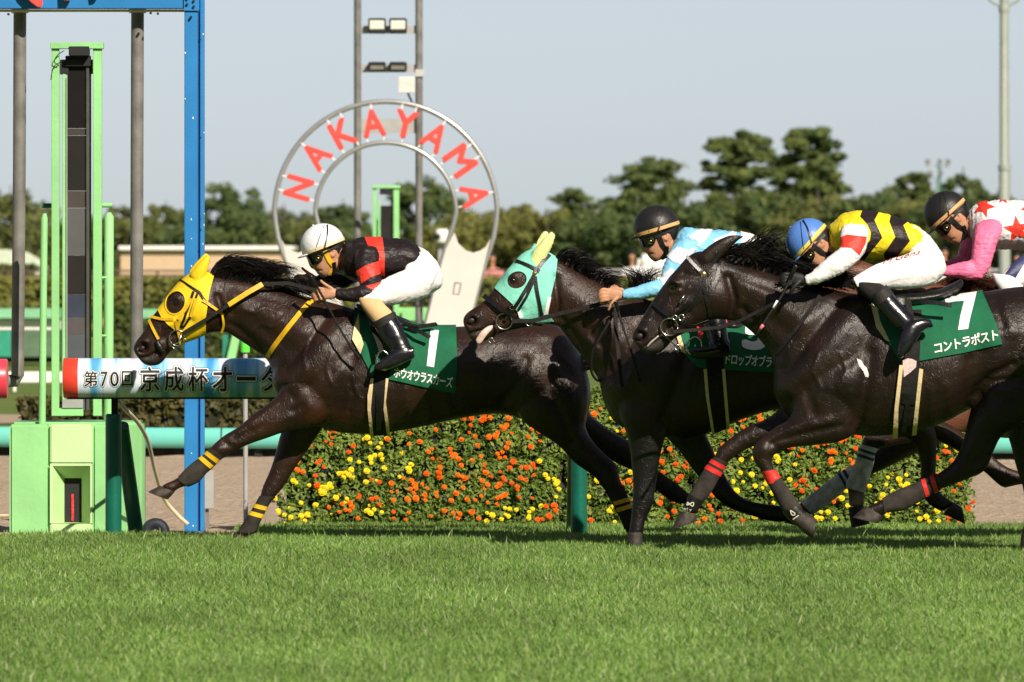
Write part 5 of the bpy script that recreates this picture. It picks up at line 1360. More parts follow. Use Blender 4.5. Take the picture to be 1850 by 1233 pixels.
# ---------------------------------------------------------------- fourth horse: bay, behind, white bandages
Y4 = 53.7
def shift(L, dx, dy):
    return [(s[0] + dx, s[1] + dy, s[2] + dx, s[3] + dy) + tuple(s[4:]) for s in L]
H4 = dict(Y=Y4, voxel=.0115, foot=(1900,), coat=COAT4,
    label='bay race horse with white leg bandages, hidden behind the number 7 horse',
    head=shift(H3['head'], 252, 6), trunk=shift(H3['trunk'], 252, 4),
    legs=[
        [(1700, 660, 1790, 740, .10, -.12), (1650, 735, 1740, 780, .09, near), (1600, 768, 1668, 795, .07, near), (1566, 785, 1612, 806, .052, near), (1556, 803, 1583, 813, .047, near), (1548, 830, 1577, 838, .036, near), (1538, 856, 1570, 862, .034, near), (1530, 876, 1563, 884, .038, near), (1533, 893, 1562, 898, .034, near), (1534, 915, 1560, 915, .031, near)],
        [(1690, 700, 1750, 770, .10, .12), (1640, 770, 1700, 800, .08, far_), (1598, 800, 1640, 826, .06, far_), (1562, 826, 1592, 850, .05, far_), (1540, 842, 1562, 862, .045, far_), (1514, 858, 1536, 876, .036, far_), (1480, 884, 1500, 906, .035, far_), (1448, 908, 1468, 928, .037, far_), (1434, 920, 1448, 936, .031, far_)],
        shift(H3['legs'][3], 262, 0)[:0] or [(s[0] + 262, s[1] - 6, s[2] + 262, s[3] - 6, s[4], -s[5]) for s in H3['legs'][3]],
        [(s[0] + 330, s[1] - 6, s[2] + 330, s[3] - 6, s[4], s[5]) for s in H3['legs'][3]]],
    hooves=[((1538, 954), (1572, 946), (1532, 917), (1561, 914), near), ((1416, 944), (1440, 950), (1432, 920), (1448, 936), far_), ((2104, 978), (2134, 978), (2107, 960), (2134, 960), -.15), ((2172, 978), (2202, 978), (2175, 960), (2202, 960), .15)],
    ears=[shift(e, 252, 6) for e in H3['ears']], eyes=[(1469, 525, .022)],
    strokes=[([(1408, 613)], 5.5, -.03)],
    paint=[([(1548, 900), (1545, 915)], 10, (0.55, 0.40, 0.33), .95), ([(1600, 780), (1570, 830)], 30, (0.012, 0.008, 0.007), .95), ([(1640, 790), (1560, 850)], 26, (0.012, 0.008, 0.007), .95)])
h4, me4, tr4 = build_horse(H4)
bandage(me4, [(1545, 800), (1590, 812), (1576, 850), (1566, 892), (1524, 880), (1534, 850)], [[(1548, 808), (1582, 819), (1581, 824), (1546, 813)], [(1546, 818), (1580, 829), (1578, 834), (1544, 823)]], Y4, -1, WBAND, BLUET, h4)
bandage(me4, [(1536, 836), (1560, 868), (1505, 908), (1470, 934), (1444, 905), (1478, 880)], [[(1520, 848), (1524, 845), (1543, 876), (1538, 879)], [(1512, 854), (1516, 851), (1534, 882), (1530, 886)]], Y4, 1, WBAND, BLUET, h4)
mane([(1690, 512), (1730, 520), (1770, 528)], Y4, 700, (30, -22), (70, -8), h4, HAIRB, seed=33, jl=.4)
# ---------------------------------------------------------------- fifth horse: only the muzzle reaches into the picture
Y5 = 50.65
H5 = dict(H3); H5.update(Y=Y5, voxel=.0115, foot=(2300,), coat=COAT2, label='dark race horse of which only the muzzle shows at the right edge',
    head=shift(H3['head'], 697, 34), trunk=shift(H3['trunk'], 697, 22),
    legs=[shift(l, 697, 12) for l in H3['legs']], ears=[shift(e, 697, 34) for e in H3['ears']], eyes=[(1914, 553, .022)],
    hooves=[tuple((q[0] + 697, q[1] + 12) for q in h[:4]) + (h[4],) for h in H3['hooves']],
    strokes=[([(1853, 641)], 5.5, -.03), ([(1844, 636), (1850, 629)], 2.5, .009)], paint=[([(1853, 641)], 4, (0.015, 0.006, 0.006), .9)])
h5, me5, tr5 = build_horse(H5)
part('nostril', uvsphere(W(1852, 642, Y5 - .052), (.022, .008, .018), R=Matrix.Rotation(-.4, 3, 'Y')), MATS['nostril_inside'], h5, 180)
# ================================================================== jockeys
SKIN = mat('skin', (0.50, 0.25, 0.145), rough=0.5, spec=0.35, var=0.10, vscale=18, bump=0.1, bscale=90)
BLKH = mat('dark_hair', (0.012, 0.009, 0.008), rough=0.6, spec=0.3)
PANTS = mat('white_breeches', (0.84, 0.82, 0.82), rough=0.65, spec=0.2, var=0.03, vscale=10, bump=0.35, bscale=26, bstretch=(1.6, 1, .5), bdist=0.015)
TAN = mat('tan_stocking', (0.66, 0.43, 0.22), rough=0.75, spec=0.15, var=0.06)
BOOT = mat('black_patent_boot', (0.008, 0.008, 0.011), rough=0.22, spec=0.6, var=0.2, bump=0.15, bscale=24, bdist=0.010, coat=0.2)
CUFF = mat('matt_black_cuff', (0.016, 0.015, 0.014), rough=0.6, spec=0.3, bump=0.3, bscale=90, bstretch=(2, 1, .4))
def silk(n, c, **k):
    return mat(n, c, rough=k.get('rough', .5), spec=.3, var=.05, vscale=8, bump=.5, bscale=k.get('bs', 17), bdist=.02, bstretch=k.get('st', (1, 1, 1.5)))
S_BLK = silk('black_silk', (0.014, 0.009, 0.010))
S_RED = silk('red_silk', (0.74, 0.045, 0.028))
S_BLU = silk('sky_blue_silk', (0.23, 0.58, 0.86))
S_ICE = silk('ice_white_silk', (0.70, 0.74, 0.84))
S_WHT = silk('white_silk', (0.80, 0.78, 0.80))
S_YEL = silk('yellow_silk', (0.84, 0.68, 0.02))
S_BRN = silk('black_brown_silk', (0.020, 0.012, 0.014))
S_PNK = silk('pink_silk', (0.80, 0.18, 0.34), st=(1, 1, 3))
def helm(n, c, rough=.35):
    return mat(n, c, rough=rough, spec=.4, var=.04, vscale=12, bump=.12, bscale=50)
HC = (583.0, 440.0)
def tf(c, ang, s):
    ca, sa = math.cos(math.radians(ang)) * s, math.sin(math.radians(ang)) * s
    return lambda x, y: (c[0] + (x - HC[0]) * ca - (y - HC[1]) * sa, c[1] + (x - HC[0]) * sa + (y - HC[1]) * ca)
def tsec(T, secs):
    return [(*T(s[0], s[1]), *T(s[2], s[3])) + tuple(s[4:]) for s in secs]
def mirror(secs):
    return [tuple(s[:5]) + (-s[5],) for s in secs]
def finger(P, r, Y):
    return tube3([W(p[0], p[1], Y + p[2]) for p in P], r, n=8, sub=3)
def hand(kind, hx, hy, s, Y, yo, flip=1):
    """a closed hand seen from outside: wrist on the right at (hx,hy), pixel units scaled by s"""
    q = lambda x, y, d=0: (hx + x * s, hy + y * s, yo + d)
    pr = []
    pal = [(q(3, -9)[0], q(3, -9)[1], q(3, 8)[0], q(3, 8)[1], .024, yo), (q(-8, -12)[0], q(-8, -12)[1], q(-9, 10)[0], q(-9, 10)[1], .024, yo), (q(-19, -13)[0], q(-19, -13)[1], q(-19, 11)[0], q(-19, 11)[1], .021, yo), (q(-26, -11)[0], q(-26, -11)[1], q(-26, 9)[0], q(-26, 9)[1], .017, yo)]
    pr.append(ptube(pal, Y, n=16, sub=3, p=2.4))
    sg = -1 if yo < 0 else 1
    lens = [1.0, 1.08, 1.02, .84]
    for i in range(4):
        y0 = -9 + i * 6.2
        L = lens[i]
        pr.append(finger([q(-22, y0, sg * .012), q(-22 - 10 * L, y0 - 1 + .5 * i, sg * .022), q(-24 - 14 * L, y0 + 4, sg * .008), q(-20 - 11 * L, y0 + 7, -sg * .018), q(-20, y0 + 6, -sg * .026)], [.0095, .0098, .0092, .0085, .0075], Y))
    if kind == 'up':
        pr.append(finger([q(-4, -9, sg * .012), q(-14, -15, sg * .022), q(-22, -21, sg * .02), q(-25, -25, sg * .012)], [.011, .0105, .0095, .008], Y))
    else:
        pr.append(finger([q(-4, 4, sg * .016), q(-13, 12, sg * .026), q(-19, 21, sg * .024), q(-22, 29, sg * .014)], [.011, .0105, .0095, .008], Y))
    return pr

def round_top(L):
    """close the shoulder with a smaller, rounded first ring"""
    s, n = L[0], L[1]
    cx, cy = (s[0] + s[2]) / 2, (s[1] + s[3]) / 2
    dx, dy = cx - (n[0] + n[2]) / 2, cy - (n[1] + n[3]) / 2
    k = math.hypot(dx, dy) or 1
    hw = math.hypot(s[0] - s[2], s[1] - s[3]) / 2
    out = []
    for f, q in ((.50, .45), (.30, .80)):
        ox, oy = cx + dx / k * hw * f, cy + dy / k * hw * f
        out.append((ox + (s[0] - cx) * q, oy + (s[1] - cy) * q, ox + (s[2] - cx) * q, oy + (s[3] - cy) * q, s[4] * q, s[5]))
    return out + list(L)
def jockey(sp):
    Y = sp['Y']
    sp = dict(sp)
    sp['arm'] = [round_top(sp['arm'][0])] + sp['arm'][1:]
    if sp.get('far_arm'): sp['far_arm'] = [round_top(sp['far_arm'][0])] + sp['far_arm'][1:]
    T = tf(sp['hc'], sp['ha'], sp['hs'])
    hip = sp['thigh'][0]
    root = thing('person', (W(hip[0], 600, Y).x, Y, W(0, hip[3], Y).z), sp['label'], 'jockey', 'jockeys on the race horses')
    headsec = tsec(T, [(572, 412, 590, 409, .03), (556, 424, 610, 416, .062), (550, 442, 620, 436, .076), (553, 458, 621, 452, .079), (559, 470, 617, 466, .073), (564, 480, 613, 476, .066), (569, 489, 608, 484, .058), (577, 498, 603, 491, .046), (585, 503, 598, 496, .026)])
    nose = tsec(T, [(553, 463, 570, 466, .010), (556, 474, 572, 476, .013), (561, 484, 575, 482, .016), (567, 487, 577, 485, .010)])
    lips = tsec(T, [(570, 490, 580, 487, .020), (573, 495, 582, 492, .020)])
    nk = sp['torso'][1]
    t0 = T(598, 488); t1 = T(622, 455)
    neck = [(t0[0], t0[1], t1[0], t1[1], .058), ((t0[0] + nk[2]) / 2, (t0[1] + nk[3]) / 2, (t1[0] + nk[0]) / 2, (t1[1] + nk[1]) / 2, .062), (nk[2], nk[3], nk[0], nk[1], .075)]
    head_parts = [ptube(headsec, Y, n=22, sub=4, p=2.2), ptube(nose, Y, n=10, sub=3), ptube(lips, Y, n=10, sub=2), ptube(neck, Y, n=18, sub=3)]
    e = T(601, 458)
    for s in (-1, 1):
        head_parts.append(uvsphere(W(e[0], e[1], Y + s * .076), (.017, .009, .027)))
    g = -.014
    inner = [ptube(sp['torso'], Y, grow=g), ptube(sp['pelvis'], Y, grow=g)]
    farm = sp.get('far_arm') or [mirror(a) for a in sp['arm']]
    for a in sp['arm'] + farm:
        inner.append(ptube(a, Y, n=14, grow=g))
    for L in (sp['thigh'], sp['shin'], sp['boot'], sp['foot']):
        inner += [ptube(L, Y, n=14, grow=g * .8), ptube(mirror(L), Y, n=14, grow=g * .8)]
    w = sp['hand']
    hands = hand(w[0], w[1], w[2], w[3], Y, w[4])
    fh = sp['far_hand']
    hands += hand('up', fh[0], fh[1], w[3], Y, fh[2])
    me = remesh(head_parts + inner + hands, .0062, 2, .5)
    A = coords(me)
    P = pxof(A)
    st = []
    m1, m2 = T(566, 492), T(580, 489)
    st.append(([m1, m2], 1.3, -.006))
    ey = T(566, 468)
    st.append(([ey], 3.5, -.008))
    st.append(([T(561, 463), T(572, 461)], 2.0, .004))
    st.append(([T(600, 456)], 2.2, -.010)); st.append(([T(578, 482)], 5, .004))
    sculpt(me, Y, st)
    plain = me.copy()
    body = obj('body', me, SKIN, root, smooth=180)
    hme = remesh(head_parts[:1], .007, 2)
    # clothes
    tor = remesh([ptube(sp['torso'], Y, n=26, sub=4, p=2.2)], .009, 4)
    wrinkle(tor, .009, (30, 12, 12), 1.3 + sp['hc'][0])
    jk = obj('jacket', tor.copy(), sp['jacket'], root, smooth=180)
    for polys, m in sp.get('prints', []):
        part('jacket_pattern', wrap(tor, polys, Y, .003, yr=(-.5, .5)), m, jk, 60)
    for a, sgn in ((sp['arm'], -1), (farm, 1)):
        sm = remesh([ptube(q, Y, n=18, sub=4, p=2.1, grow=.002) for q in a], .0085, 4)
        wrinkle(sm, .007, (34, 14, 18), 2.7 + sp['hc'][0])
        so_ = obj('sleeve', sm.copy(), sp['sleeve'], root, smooth=180)
        if sgn < 0:
            for polys, m in sp.get('sleeve_prints', []):
                part('sleeve_pattern', wrap(sm, polys, Y, .003), m, so_, 60)
        cf = a[-1][-1]; c0 = a[-1][-2]
    pm = remesh([ptube(sp['pelvis'], Y, n=26, sub=4, p=2.2)] + [ptube(L, Y, n=20, sub=4, p=2.1) for L in (sp['thigh'], mirror(sp['thigh']))], .009, 4)
    wrinkle(pm, .0055, (14, 14, 30), 5.1 + sp['hc'][0])
    br = obj('breeches', pm.copy(), sp.get('pants', PANTS), root, smooth=180)
    for polys, m in sp.get('pants_prints', []):
        part('side_stripe', wrap(pm, polys, Y, .003, yr=(-.5, -.02)), m, br, 60)
    for sgn in (-1, 1):
        f = (lambda L: L) if sgn < 0 else mirror
        obj('stocking', remesh([ptube(f(sp['shin']), Y, n=18, sub=4)], .008, 4), sp['stocking'], root, smooth=180)
        bm = remesh([ptube(f(sp['boot']), Y, n=18, sub=4, grow=.004), ptube(f(sp['foot']), Y, n=18, sub=4, p=2.4, grow=.003)], .0075, 3)
        wrinkle(bm, .003, (24, 16, 24), 3.3, crease=.25)
        b = obj('boot', bm.copy(), BOOT, root, smooth=180)
        if sgn < 0:
            q = sp['cuff']
            part('boot_cuff', wrap(bm, [q], Y, .003), CUFF, b, 60)
            part('sole', wrap(bm, [sp['sole']], Y, .004), LEATH, b, 60)
    # helmet
    c = T(583, 442)
    k = sp['hs'] * Y / FPX
    Rm = Matrix.Rotation(math.radians(-sp['ha'] - (-18)) * 0 + math.radians(sp['ha'] - 18), 3, 'Y')
    hm = meshdata(*uvsphere(W(c[0], c[1], Y), (40 * k, .118, 38 * k), 40, 24, Rm))
    rim = [T(530, 476), T(540, 465), T(560, 457), T(590, 446), T(621, 434), T(640, 424), T(640, 380), T(530, 380)]
    hs_ = wrap(hm, [rim], Y, 0.0)
    ho = part('helmet', hs_, sp['helmet'], root, 50)
    b0 = [T(538, 466), T(560, 458), T(590, 447), T(625, 433), T(625, 426.5), T(590, 440.5), T(560, 451.5), T(538, 460)]
    part('helmet_band', wrap(hm, [b0], Y, .0035), sp['band'], ho, 50)
    pk = T(553, 461)
    part('peak', uvsphere(W(pk[0], pk[1], Y), (17 * k, .078, 2.6 * k), 24, 10, Rm @ Matrix.Rotation(math.radians(-2), 3, 'Y')), sp['helmet'], ho, 180)
    ht = bvh(wrap(hm, [[T(500, 380), T(660, 380), T(660, 480), T(500, 480)]], Y, 0.0))
    part('helmet_strap', joinvf([on(ht, [T(591, 408), T(592, 425), T(586, 448)], 3.0, Y), on(ht, [T(586, 408), T(577, 430), T(570, 452)], 1.2, Y, th=.0015)]), sp['strap'], ho)
    part('button', uvsphere(W(*T(566, 408), Y), .007, 8, 6), sp['helmet'], ho, 180)
    # goggles, harness, hair
    ot = wrap
    go = part('goggles', wrap(hme, [[T(546, 466), T(558, 462), T(580, 455), T(584, 463), T(582, 471), T(575, 477), T(565, 479), T(557, 476), T(548, 475)]], Y, .010), mat('goggle_lens', (0.006, 0.006, 0.006), rough=.08, spec=.7), root, 50)
    gp = T(575, 467)
    part('goggle_stud', uvsphere(W(gp[0], gp[1], Y - .088), (.0075, .005, .0075), 14, 8), GOLD, go, 180)
    part('goggle_rim', ringmesh(gp[0], gp[1], 5.0 * sp['hs'], Y - .087, .0035), LEATH, go, 180)
    part('chin_harness', wrap(hme, [[T(583, 455), T(590, 450), T(600, 472), T(609, 478), T(617, 455), T(622, 438), T(628, 440), T(622, 470), T(614, 490), T(604, 500), T(592, 497), T(600, 483), T(592, 474)]], Y, .008), sp['harness'], root, 50)
    part('chin_buckle', joinvf([on(bvh(wrap(hme, [[T(540, 440), T(640, 440), T(640, 520), T(540, 520)]], Y, .010)), [T(603, 474), T(605, 484), T(602, 494)], 7, Y)]), LEATH, root)
    part('goggle_strap', joinvf([on(bvh(wrap(hme, [[T(540, 430), T(640, 430), T(640, 520), T(540, 520)]], Y, .004)), [T(582, 460), T(596, 452), T(612, 446)], 4, Y)]), LEATH, go)
    part('hair', wrap(hme, [[T(592, 448), T(622, 436), T(624, 452), T(614, 462), T(608, 452), T(598, 450)]], Y, .004), BLKH, root, 60)
    return root, tor, pm, T

LEG1 = dict(
    pelvis=[(736, 440, 728, 500, .160), (765, 449, 745, 522, .172), (789, 473, 765, 538, .168), (800, 500, 784, 528, .12), (800, 512, 794, 522, .05)],
    thigh=[(794, 482, 772, 536, .088, -.09), (762, 482, 750, 545, .088, -.14), (726, 489, 716, 551, .082, -.19), (696, 504, 690, 553, .070, -.24), (672, 520, 672, 556, .057, -.28), (654, 533, 660, 556, .048, -.30)],
    shin=[(646, 536, 686, 540, .046, -.30), (652, 553, 697, 552, .049, -.32), (672, 580, 708, 563, .049, -.34), (678, 590, 712, 572, .045, -.345)],
    boot=[(673, 584, 712, 563, .052, -.34), (679, 594, 717, 575, .050, -.345), (688, 613, 727, 594, .048, -.36), (699, 629, 736, 613, .044, -.37), (707, 640, 744, 632, .042, -.38)],
    foot=[(748, 628, 748, 645, .033, -.38), (736, 627, 738, 651, .040, -.38), (718, 630, 722, 658, .043, -.385), (700, 641, 706, 664, .044, -.39), (686, 652, 692, 667, .041, -.395), (677, 661, 681, 668, .028, -.40)],
    cuff=[(668, 582), (706, 558), (722, 568), (686, 594), (676, 592)], sole=[(674, 664), (700, 656), (722, 650), (752, 640), (754, 652), (724, 662), (690, 672)])
def shl(L, dx, dy):
    return {k: ([(q[0] + dx, q[1] + dy) for q in v] if k in ('cuff', 'sole') else shift(v, dx, dy)) for k, v in L.items()}
J1 = dict(Y=Y1, hc=(583, 440), ha=0, hs=1.0, label='jockey in black and red silks and white helmet, crouched on the leading horse',
    torso=[(620, 441, 608, 480, .07), (632, 434, 624, 500, .15), (654, 430, 650, 510, .195), (693, 430, 690, 508, .20), (734, 434, 728, 500, .176), (757, 447, 744, 492, .165), (763, 452, 750, 488, .15)],
    arm=[[(641, 456, 686, 456, .07, -.165), (641, 478, 684, 478, .068, -.22), (650, 508, 689, 508, .060, -.25), (661, 538, 692, 540, .050, -.26), (672, 547, 688, 548, .03, -.26)],
         [(690, 520, 686, 548, .045, -.26), (675, 517, 672, 548, .054, -.27), (650, 517, 648, 546, .050, -.28), (630, 521, 626, 544, .042, -.28), (607, 523, 606, 541, .034, -.28)]],
    far_arm=[[(640, 450, 680, 450, .07, .165), (630, 478, 665, 482, .062, .22), (614, 498, 645, 508, .055, .25), (606, 508, 626, 522, .04, .25)], [(628, 498, 626, 522, .046, .25), (604, 493, 600, 518, .045, .23), (584, 495, 580, 515, .038, .2), (573, 498, 570, 514, .032, .18)]],
    hand=('up', 604, 531, 1.0, -.28), far_hand=(570, 508, .18),
    jacket=S_BLK, sleeve=S_BLK, prints=[([[(655, 420), (690, 420), (695, 463), (695, 520), (684, 520), (677, 472), (665, 445)]], S_RED)],
    sleeve_prints=[([[(640, 492), (660, 480), (690, 470), (690, 494), (668, 502), (650, 515)], [(660, 517), (695, 508), (697, 545), (688, 536), (674, 524)]], S_RED)],
    helmet=helm('white_helmet', (0.80, 0.80, 0.84)), band=mat('cream_band', (0.80, 0.66, 0.44), rough=.5), strap=LEATH, harness=YELS, stocking=TAN, **LEG1)
j1, tor1, pm1, T1 = jockey(J1)
LEG2 = shl(LEG1, 602, -22)
LEG2.update(shin=[(1246, 520, 1286, 524, .046, -.30), (1254, 545, 1296, 542, .049, -.32), (1266, 572, 1306, 566, .049, -.34), (1270, 582, 1308, 578, .045, -.345)],
    boot=[(1266, 568, 1308, 562, .052, -.34), (1272, 586, 1311, 582, .050, -.35), (1278, 604, 1313, 600, .046, -.365), (1282, 622, 1316, 622, .043, -.38)],
    foot=[(1318, 618, 1320, 640, .033, -.38), (1302, 620, 1304, 644, .041, -.385), (1284, 624, 1285, 646, .043, -.39), (1264, 628, 1266, 648, .042, -.395), (1247, 631, 1249, 643, .03, -.40)],
    cuff=[(1258, 566), (1312, 556), (1314, 572), (1264, 580)], sole=[(1245, 638), (1270, 640), (1325, 636), (1325, 648), (1245, 652)])
LEG2['thigh'] = LEG2['thigh'][:-1] + [(1255, 515, 1262, 540, .048, -.30)]
J2 = dict(Y=Y2, hc=(1186, 408.5), ha=4, hs=1.04, label='jockey in sky blue and white silks and black helmet, leaning over the mint hooded horse',
    torso=[(1226, 418, 1210, 462, .07), (1240, 412, 1222, 478, .15), (1262, 414, 1250, 492, .195), (1310, 417, 1305, 498, .20), (1345, 424, 1338, 490, .178), (1366, 436, 1350, 482, .165), (1372, 442, 1356, 478, .15)],
    arm=[[(1217, 442, 1262, 442, .07, -.165), (1206, 466, 1248, 468, .067, -.22), (1196, 492, 1236, 500, .059, -.25), (1194, 514, 1226, 526, .05, -.26)],
         [(1228, 508, 1222, 536, .045, -.26), (1200, 503, 1196, 534, .054, -.27), (1170, 511, 1168, 539, .049, -.28), (1143, 520, 1146, 542, .042, -.28), (1125, 525, 1124, 541, .034, -.28)]],
    hand=('down', 1121, 533, 1.0, -.28), far_hand=(1125, 528, .26),
    jacket=S_BLU, sleeve=S_BLU, prints=[([[(1244, 427), (1262, 414), (1290, 410), (1280, 428), (1262, 446), (1254, 440)], [(1286, 434), (1312, 424), (1335, 410), (1325, 436), (1302, 446)], [(1225, 470), (1236, 448), (1252, 456), (1244, 485)], [(1262, 470), (1285, 452), (1300, 462), (1275, 490)]], S_ICE)],
    sleeve_prints=[([[(1204, 462), (1224, 446), (1245, 452), (1258, 446), (1260, 465), (1236, 480), (1214, 472)], [(1190, 500), (1214, 484), (1224, 500), (1206, 512), (1200, 520)]], S_ICE)],
    helmet=helm('black_helmet', (0.014, 0.013, 0.014), .45), band=mat('tan_band', (0.68, 0.40, 0.16), rough=.5), strap=LEATH, harness=LEATH, stocking=TAN, **LEG2)
j2, tor2, pm2, T2 = jockey(J2)
J3 = dict(Y=Y3, hc=(1459, 433), ha=-27, hs=1.04, label='jockey in yellow and black chevron silks and blue helmet, low on the number 7 horse',
    torso=[(1498, 408, 1498, 450, .07), (1510, 397, 1518, 462, .15), (1534, 384, 1545, 468, .195), (1580, 383, 1590, 471, .20), (1625, 394, 1624, 468, .18), (1658, 411, 1648, 462, .168), (1672, 422, 1655, 458, .15)],
    pelvis=[(1648, 404, 1640, 468, .160), (1678, 425, 1660, 500, .172), (1700, 456, 1682, 514, .168), (1708, 478, 1698, 504, .11), (1709, 488, 1703, 497, .05)],
    thigh=[(1704, 456, 1690, 513, .088, -.09), (1662, 454, 1660, 521, .088, -.14), (1620, 465, 1618, 523, .082, -.19), (1585, 478, 1588, 523, .070, -.24), (1558, 491, 1566, 525, .057, -.28), (1540, 503, 1552, 526, .048, -.30)],
    shin=[(1535, 508, 1590, 512, .047, -.30), (1552, 527, 1600, 518, .050, -.32), (1574, 546, 1608, 527, .049, -.34), (1580, 552, 1614, 535, .045, -.345)],
    boot=[(1573, 536, 1601, 516, .052, -.34), (1584, 556, 1618, 538, .050, -.35), (1606, 579, 1643, 566, .046, -.37), (1622, 593, 1660, 580, .042, -.385)],
    foot=[(1682, 579, 1686, 589, .022, -.385), (1664, 575, 1674, 594, .036, -.39), (1640, 582, 1662, 604, .042, -.40), (1628, 602, 1653, 617, .043, -.41), (1622, 624, 1641, 634, .038, -.42), (1620, 642, 1628, 648, .026, -.42)],
    cuff=[(1568, 534), (1598, 510), (1616, 530), (1582, 556)], sole=[(1690, 584), (1676, 596), (1660, 606), (1646, 626), (1628, 654), (1636, 654), (1660, 620), (1692, 594)],
    arm=[[(1520, 415, 1571, 420, .072, -.165), (1518, 428, 1566, 444, .068, -.21), (1519, 440, 1556, 464, .060, -.24), (1515, 450, 1546, 474, .05, -.25)],
         [(1538, 440, 1552, 470, .05, -.25), (1514, 451, 1528, 489, .054, -.26), (1490, 472, 1500, 504, .048, -.27), (1468, 490, 1476, 512, .040, -.27), (1453, 500, 1457, 516, .034, -.27)]],
    hand=('down', 1449, 505, .95, -.27), far_hand=(1446, 502, .24),
    jacket=S_YEL, sleeve=S_WHT, prints=[([[(1554, 391), (1560, 375), (1592, 375), (1580, 398), (1594, 430), (1562, 470), (1560, 485), (1545, 485), (1549, 462), (1572, 434), (1574, 420), (1567, 405)], [(1612, 380), (1650, 392), (1632, 407), (1644, 436), (1622, 463), (1628, 485), (1606, 485), (1596, 460), (1618, 428), (1607, 400)]], S_BRN)],
    sleeve_prints=[([[(1512, 432), (1530, 424), (1566, 428), (1564, 440), (1553, 462), (1538, 448), (1516, 446)]], S_RED)],
    helmet=helm('blue_helmet', (0.09, 0.22, 0.62), .4), band=mat('yellow_band', (0.82, 0.66, 0.10), rough=.5), strap=LEATH, harness=LEATH, stocking=WEB)
j3, tor3, pm3, T3 = jockey(J3)
part('glove', remesh(hand('down', 1449, 505, .95, Y3, -.27), .0055, 2).copy() if False else inflate(remesh(hand('down', 1449, 505, .95, Y3, -.27), .0055, 2), .003), mat('black_glove', (0.010, 0.010, 0.011), rough=.6), j3, 180)
part('glove', inflate(remesh(hand('up', 1446, 502, .95, Y3, .24), .0055, 2), .003), MATS['black_glove'], j3, 180)
part('name_lettering', print_on(bvh(pm3), textmesh('M.Gena', offset=.0, shear=.35), (1594, 479), (68, -19), (2, -9), Y3, .004, cells=8), mat('dark_red_print', (0.30, 0.02, 0.04), rough=.6), j3)
LEG4 = shl(LEG1, 1145, -42)
LEG4.update(pelvis=[(1896, 374, 1888, 450, .160), (1925, 390, 1905, 475, .172), (1950, 420, 1925, 495, .168), (1960, 450, 1945, 480, .11), (1961, 460, 1955, 470, .05)],
    thigh=[(1952, 430, 1935, 490, .088, -.09), (1912, 432, 1905, 505, .088, -.14), (1872, 446, 1868, 515, .082, -.19), (1840, 466, 1840, 520, .070, -.24), (1820, 486, 1824, 522, .057, -.28), (1808, 502, 1814, 522, .048, -.30)])
J4 = dict(Y=Y4, hc=(1708, 383), ha=-21, hs=1.03, label='jockey in white silks with red stars, pink sleeves and black helmet',
    torso=[(1748, 384, 1752, 430, .07), (1764, 370, 1768, 444, .15), (1790, 364, 1795, 449, .195), (1838, 362, 1842, 453, .20), (1880, 368, 1880, 452, .18), (1905, 382, 1896, 448, .168), (1915, 392, 1902, 444, .15)],
    arm=[[(1763, 408, 1811, 408, .072, -.165), (1760, 425, 1806, 428, .068, -.22), (1756, 455, 1796, 455, .060, -.25), (1753, 482, 1785, 488, .052, -.26), (1758, 500, 1774, 504, .035, -.26)],
         [(1774, 480, 1768, 506, .045, -.26), (1750, 472, 1744, 504, .052, -.27), (1725, 478, 1722, 500, .043, -.27), (1700, 484, 1698, 498, .036, -.27)]],
    far_arm=[[(1748, 405, 1790, 410, .07, .165), (1740, 432, 1775, 444, .062, .2), (1732, 452, 1762, 470, .055, .22), (1730, 466, 1748, 484, .04, .22)], [(1752, 458, 1748, 484, .046, .22), (1726, 466, 1722, 488, .043, .22), (1700, 474, 1698, 490, .036, .2)]],
    hand=('down', 1696, 491, 1.0, -.27), far_hand=(1696, 482, .2),
    jacket=S_WHT, sleeve=S_PNK, prints=[],
    pants_prints=[([[(1795, 524), (1862, 430), (1872, 442), (1818, 530)]], mat('navy_stripe', (0.03, 0.04, 0.12), rough=.5))],
    helmet=MATS['black_helmet'], band=MATS['tan_band'], strap=LEATH, harness=LEATH, stocking=PANTS, **LEG4)
def star(cx, cy, r, rot):
    return [(cx + (r if i % 2 == 0 else r * .42) * math.sin(math.radians(rot + 36 * i)), cy - (r if i % 2 == 0 else r * .42) * math.cos(math.radians(rot + 36 * i))) for i in range(10)]
J4['prints'] = [([star(1838, 415, 26, -8), star(1777, 373, 21, 20), star(1812, 357, 12, 0), star(1862, 372, 20, 30), star(1895, 420, 22, 10)], S_RED)]
j4, tor4, pm4, T4 = jockey(J4)
# whips
def whip(P, Y, offs, R, label, m=WEB, grip=None):
    P3 = [W(p[0], p[1], Y + o) for p, o in zip(P, offs)]
    t = thing('riding_whip', P3[0], label, 'whip', 'riding whips')
    part('shaft', tube3(P3, R, n=8, sub=3), m, t, 180)
    k0, k1 = P3[0], P3[0].lerp(P3[1], .5)
    part('handle', tube3([k0, k0.lerp(k1, .1), k1], [R[0] * 1.9, R[0] * 1.5, R[0] * 1.3]), LEATH, t, 180)
    return t
whip([(561, 499), (585, 540), (620, 605), (650, 649)], Y1, (-.33, -.34, -.38, -.36), [.008, .007, .006, .011], 'black whip held by the jockey in the white helmet')
whip([(1112, 545), (1122, 580), (1142, 640), (1157, 690)], Y2, (-.33, -.34, -.35, -.34), [.008, .007, .006, .010], 'black whip held by the jockey in sky blue')
w3 = whip([(1438, 480), (1415, 530), (1390, 568), (1366, 606)], Y3, (-.31, -.33, -.35, -.34), [.008, .007, .006, .010], 'black whip with white binding held in the black glove')
part('binding', tube3([W(1405, 544, Y3 - .337), W(1397, 557, Y3 - .343)], .009), WHT, w3, 180)
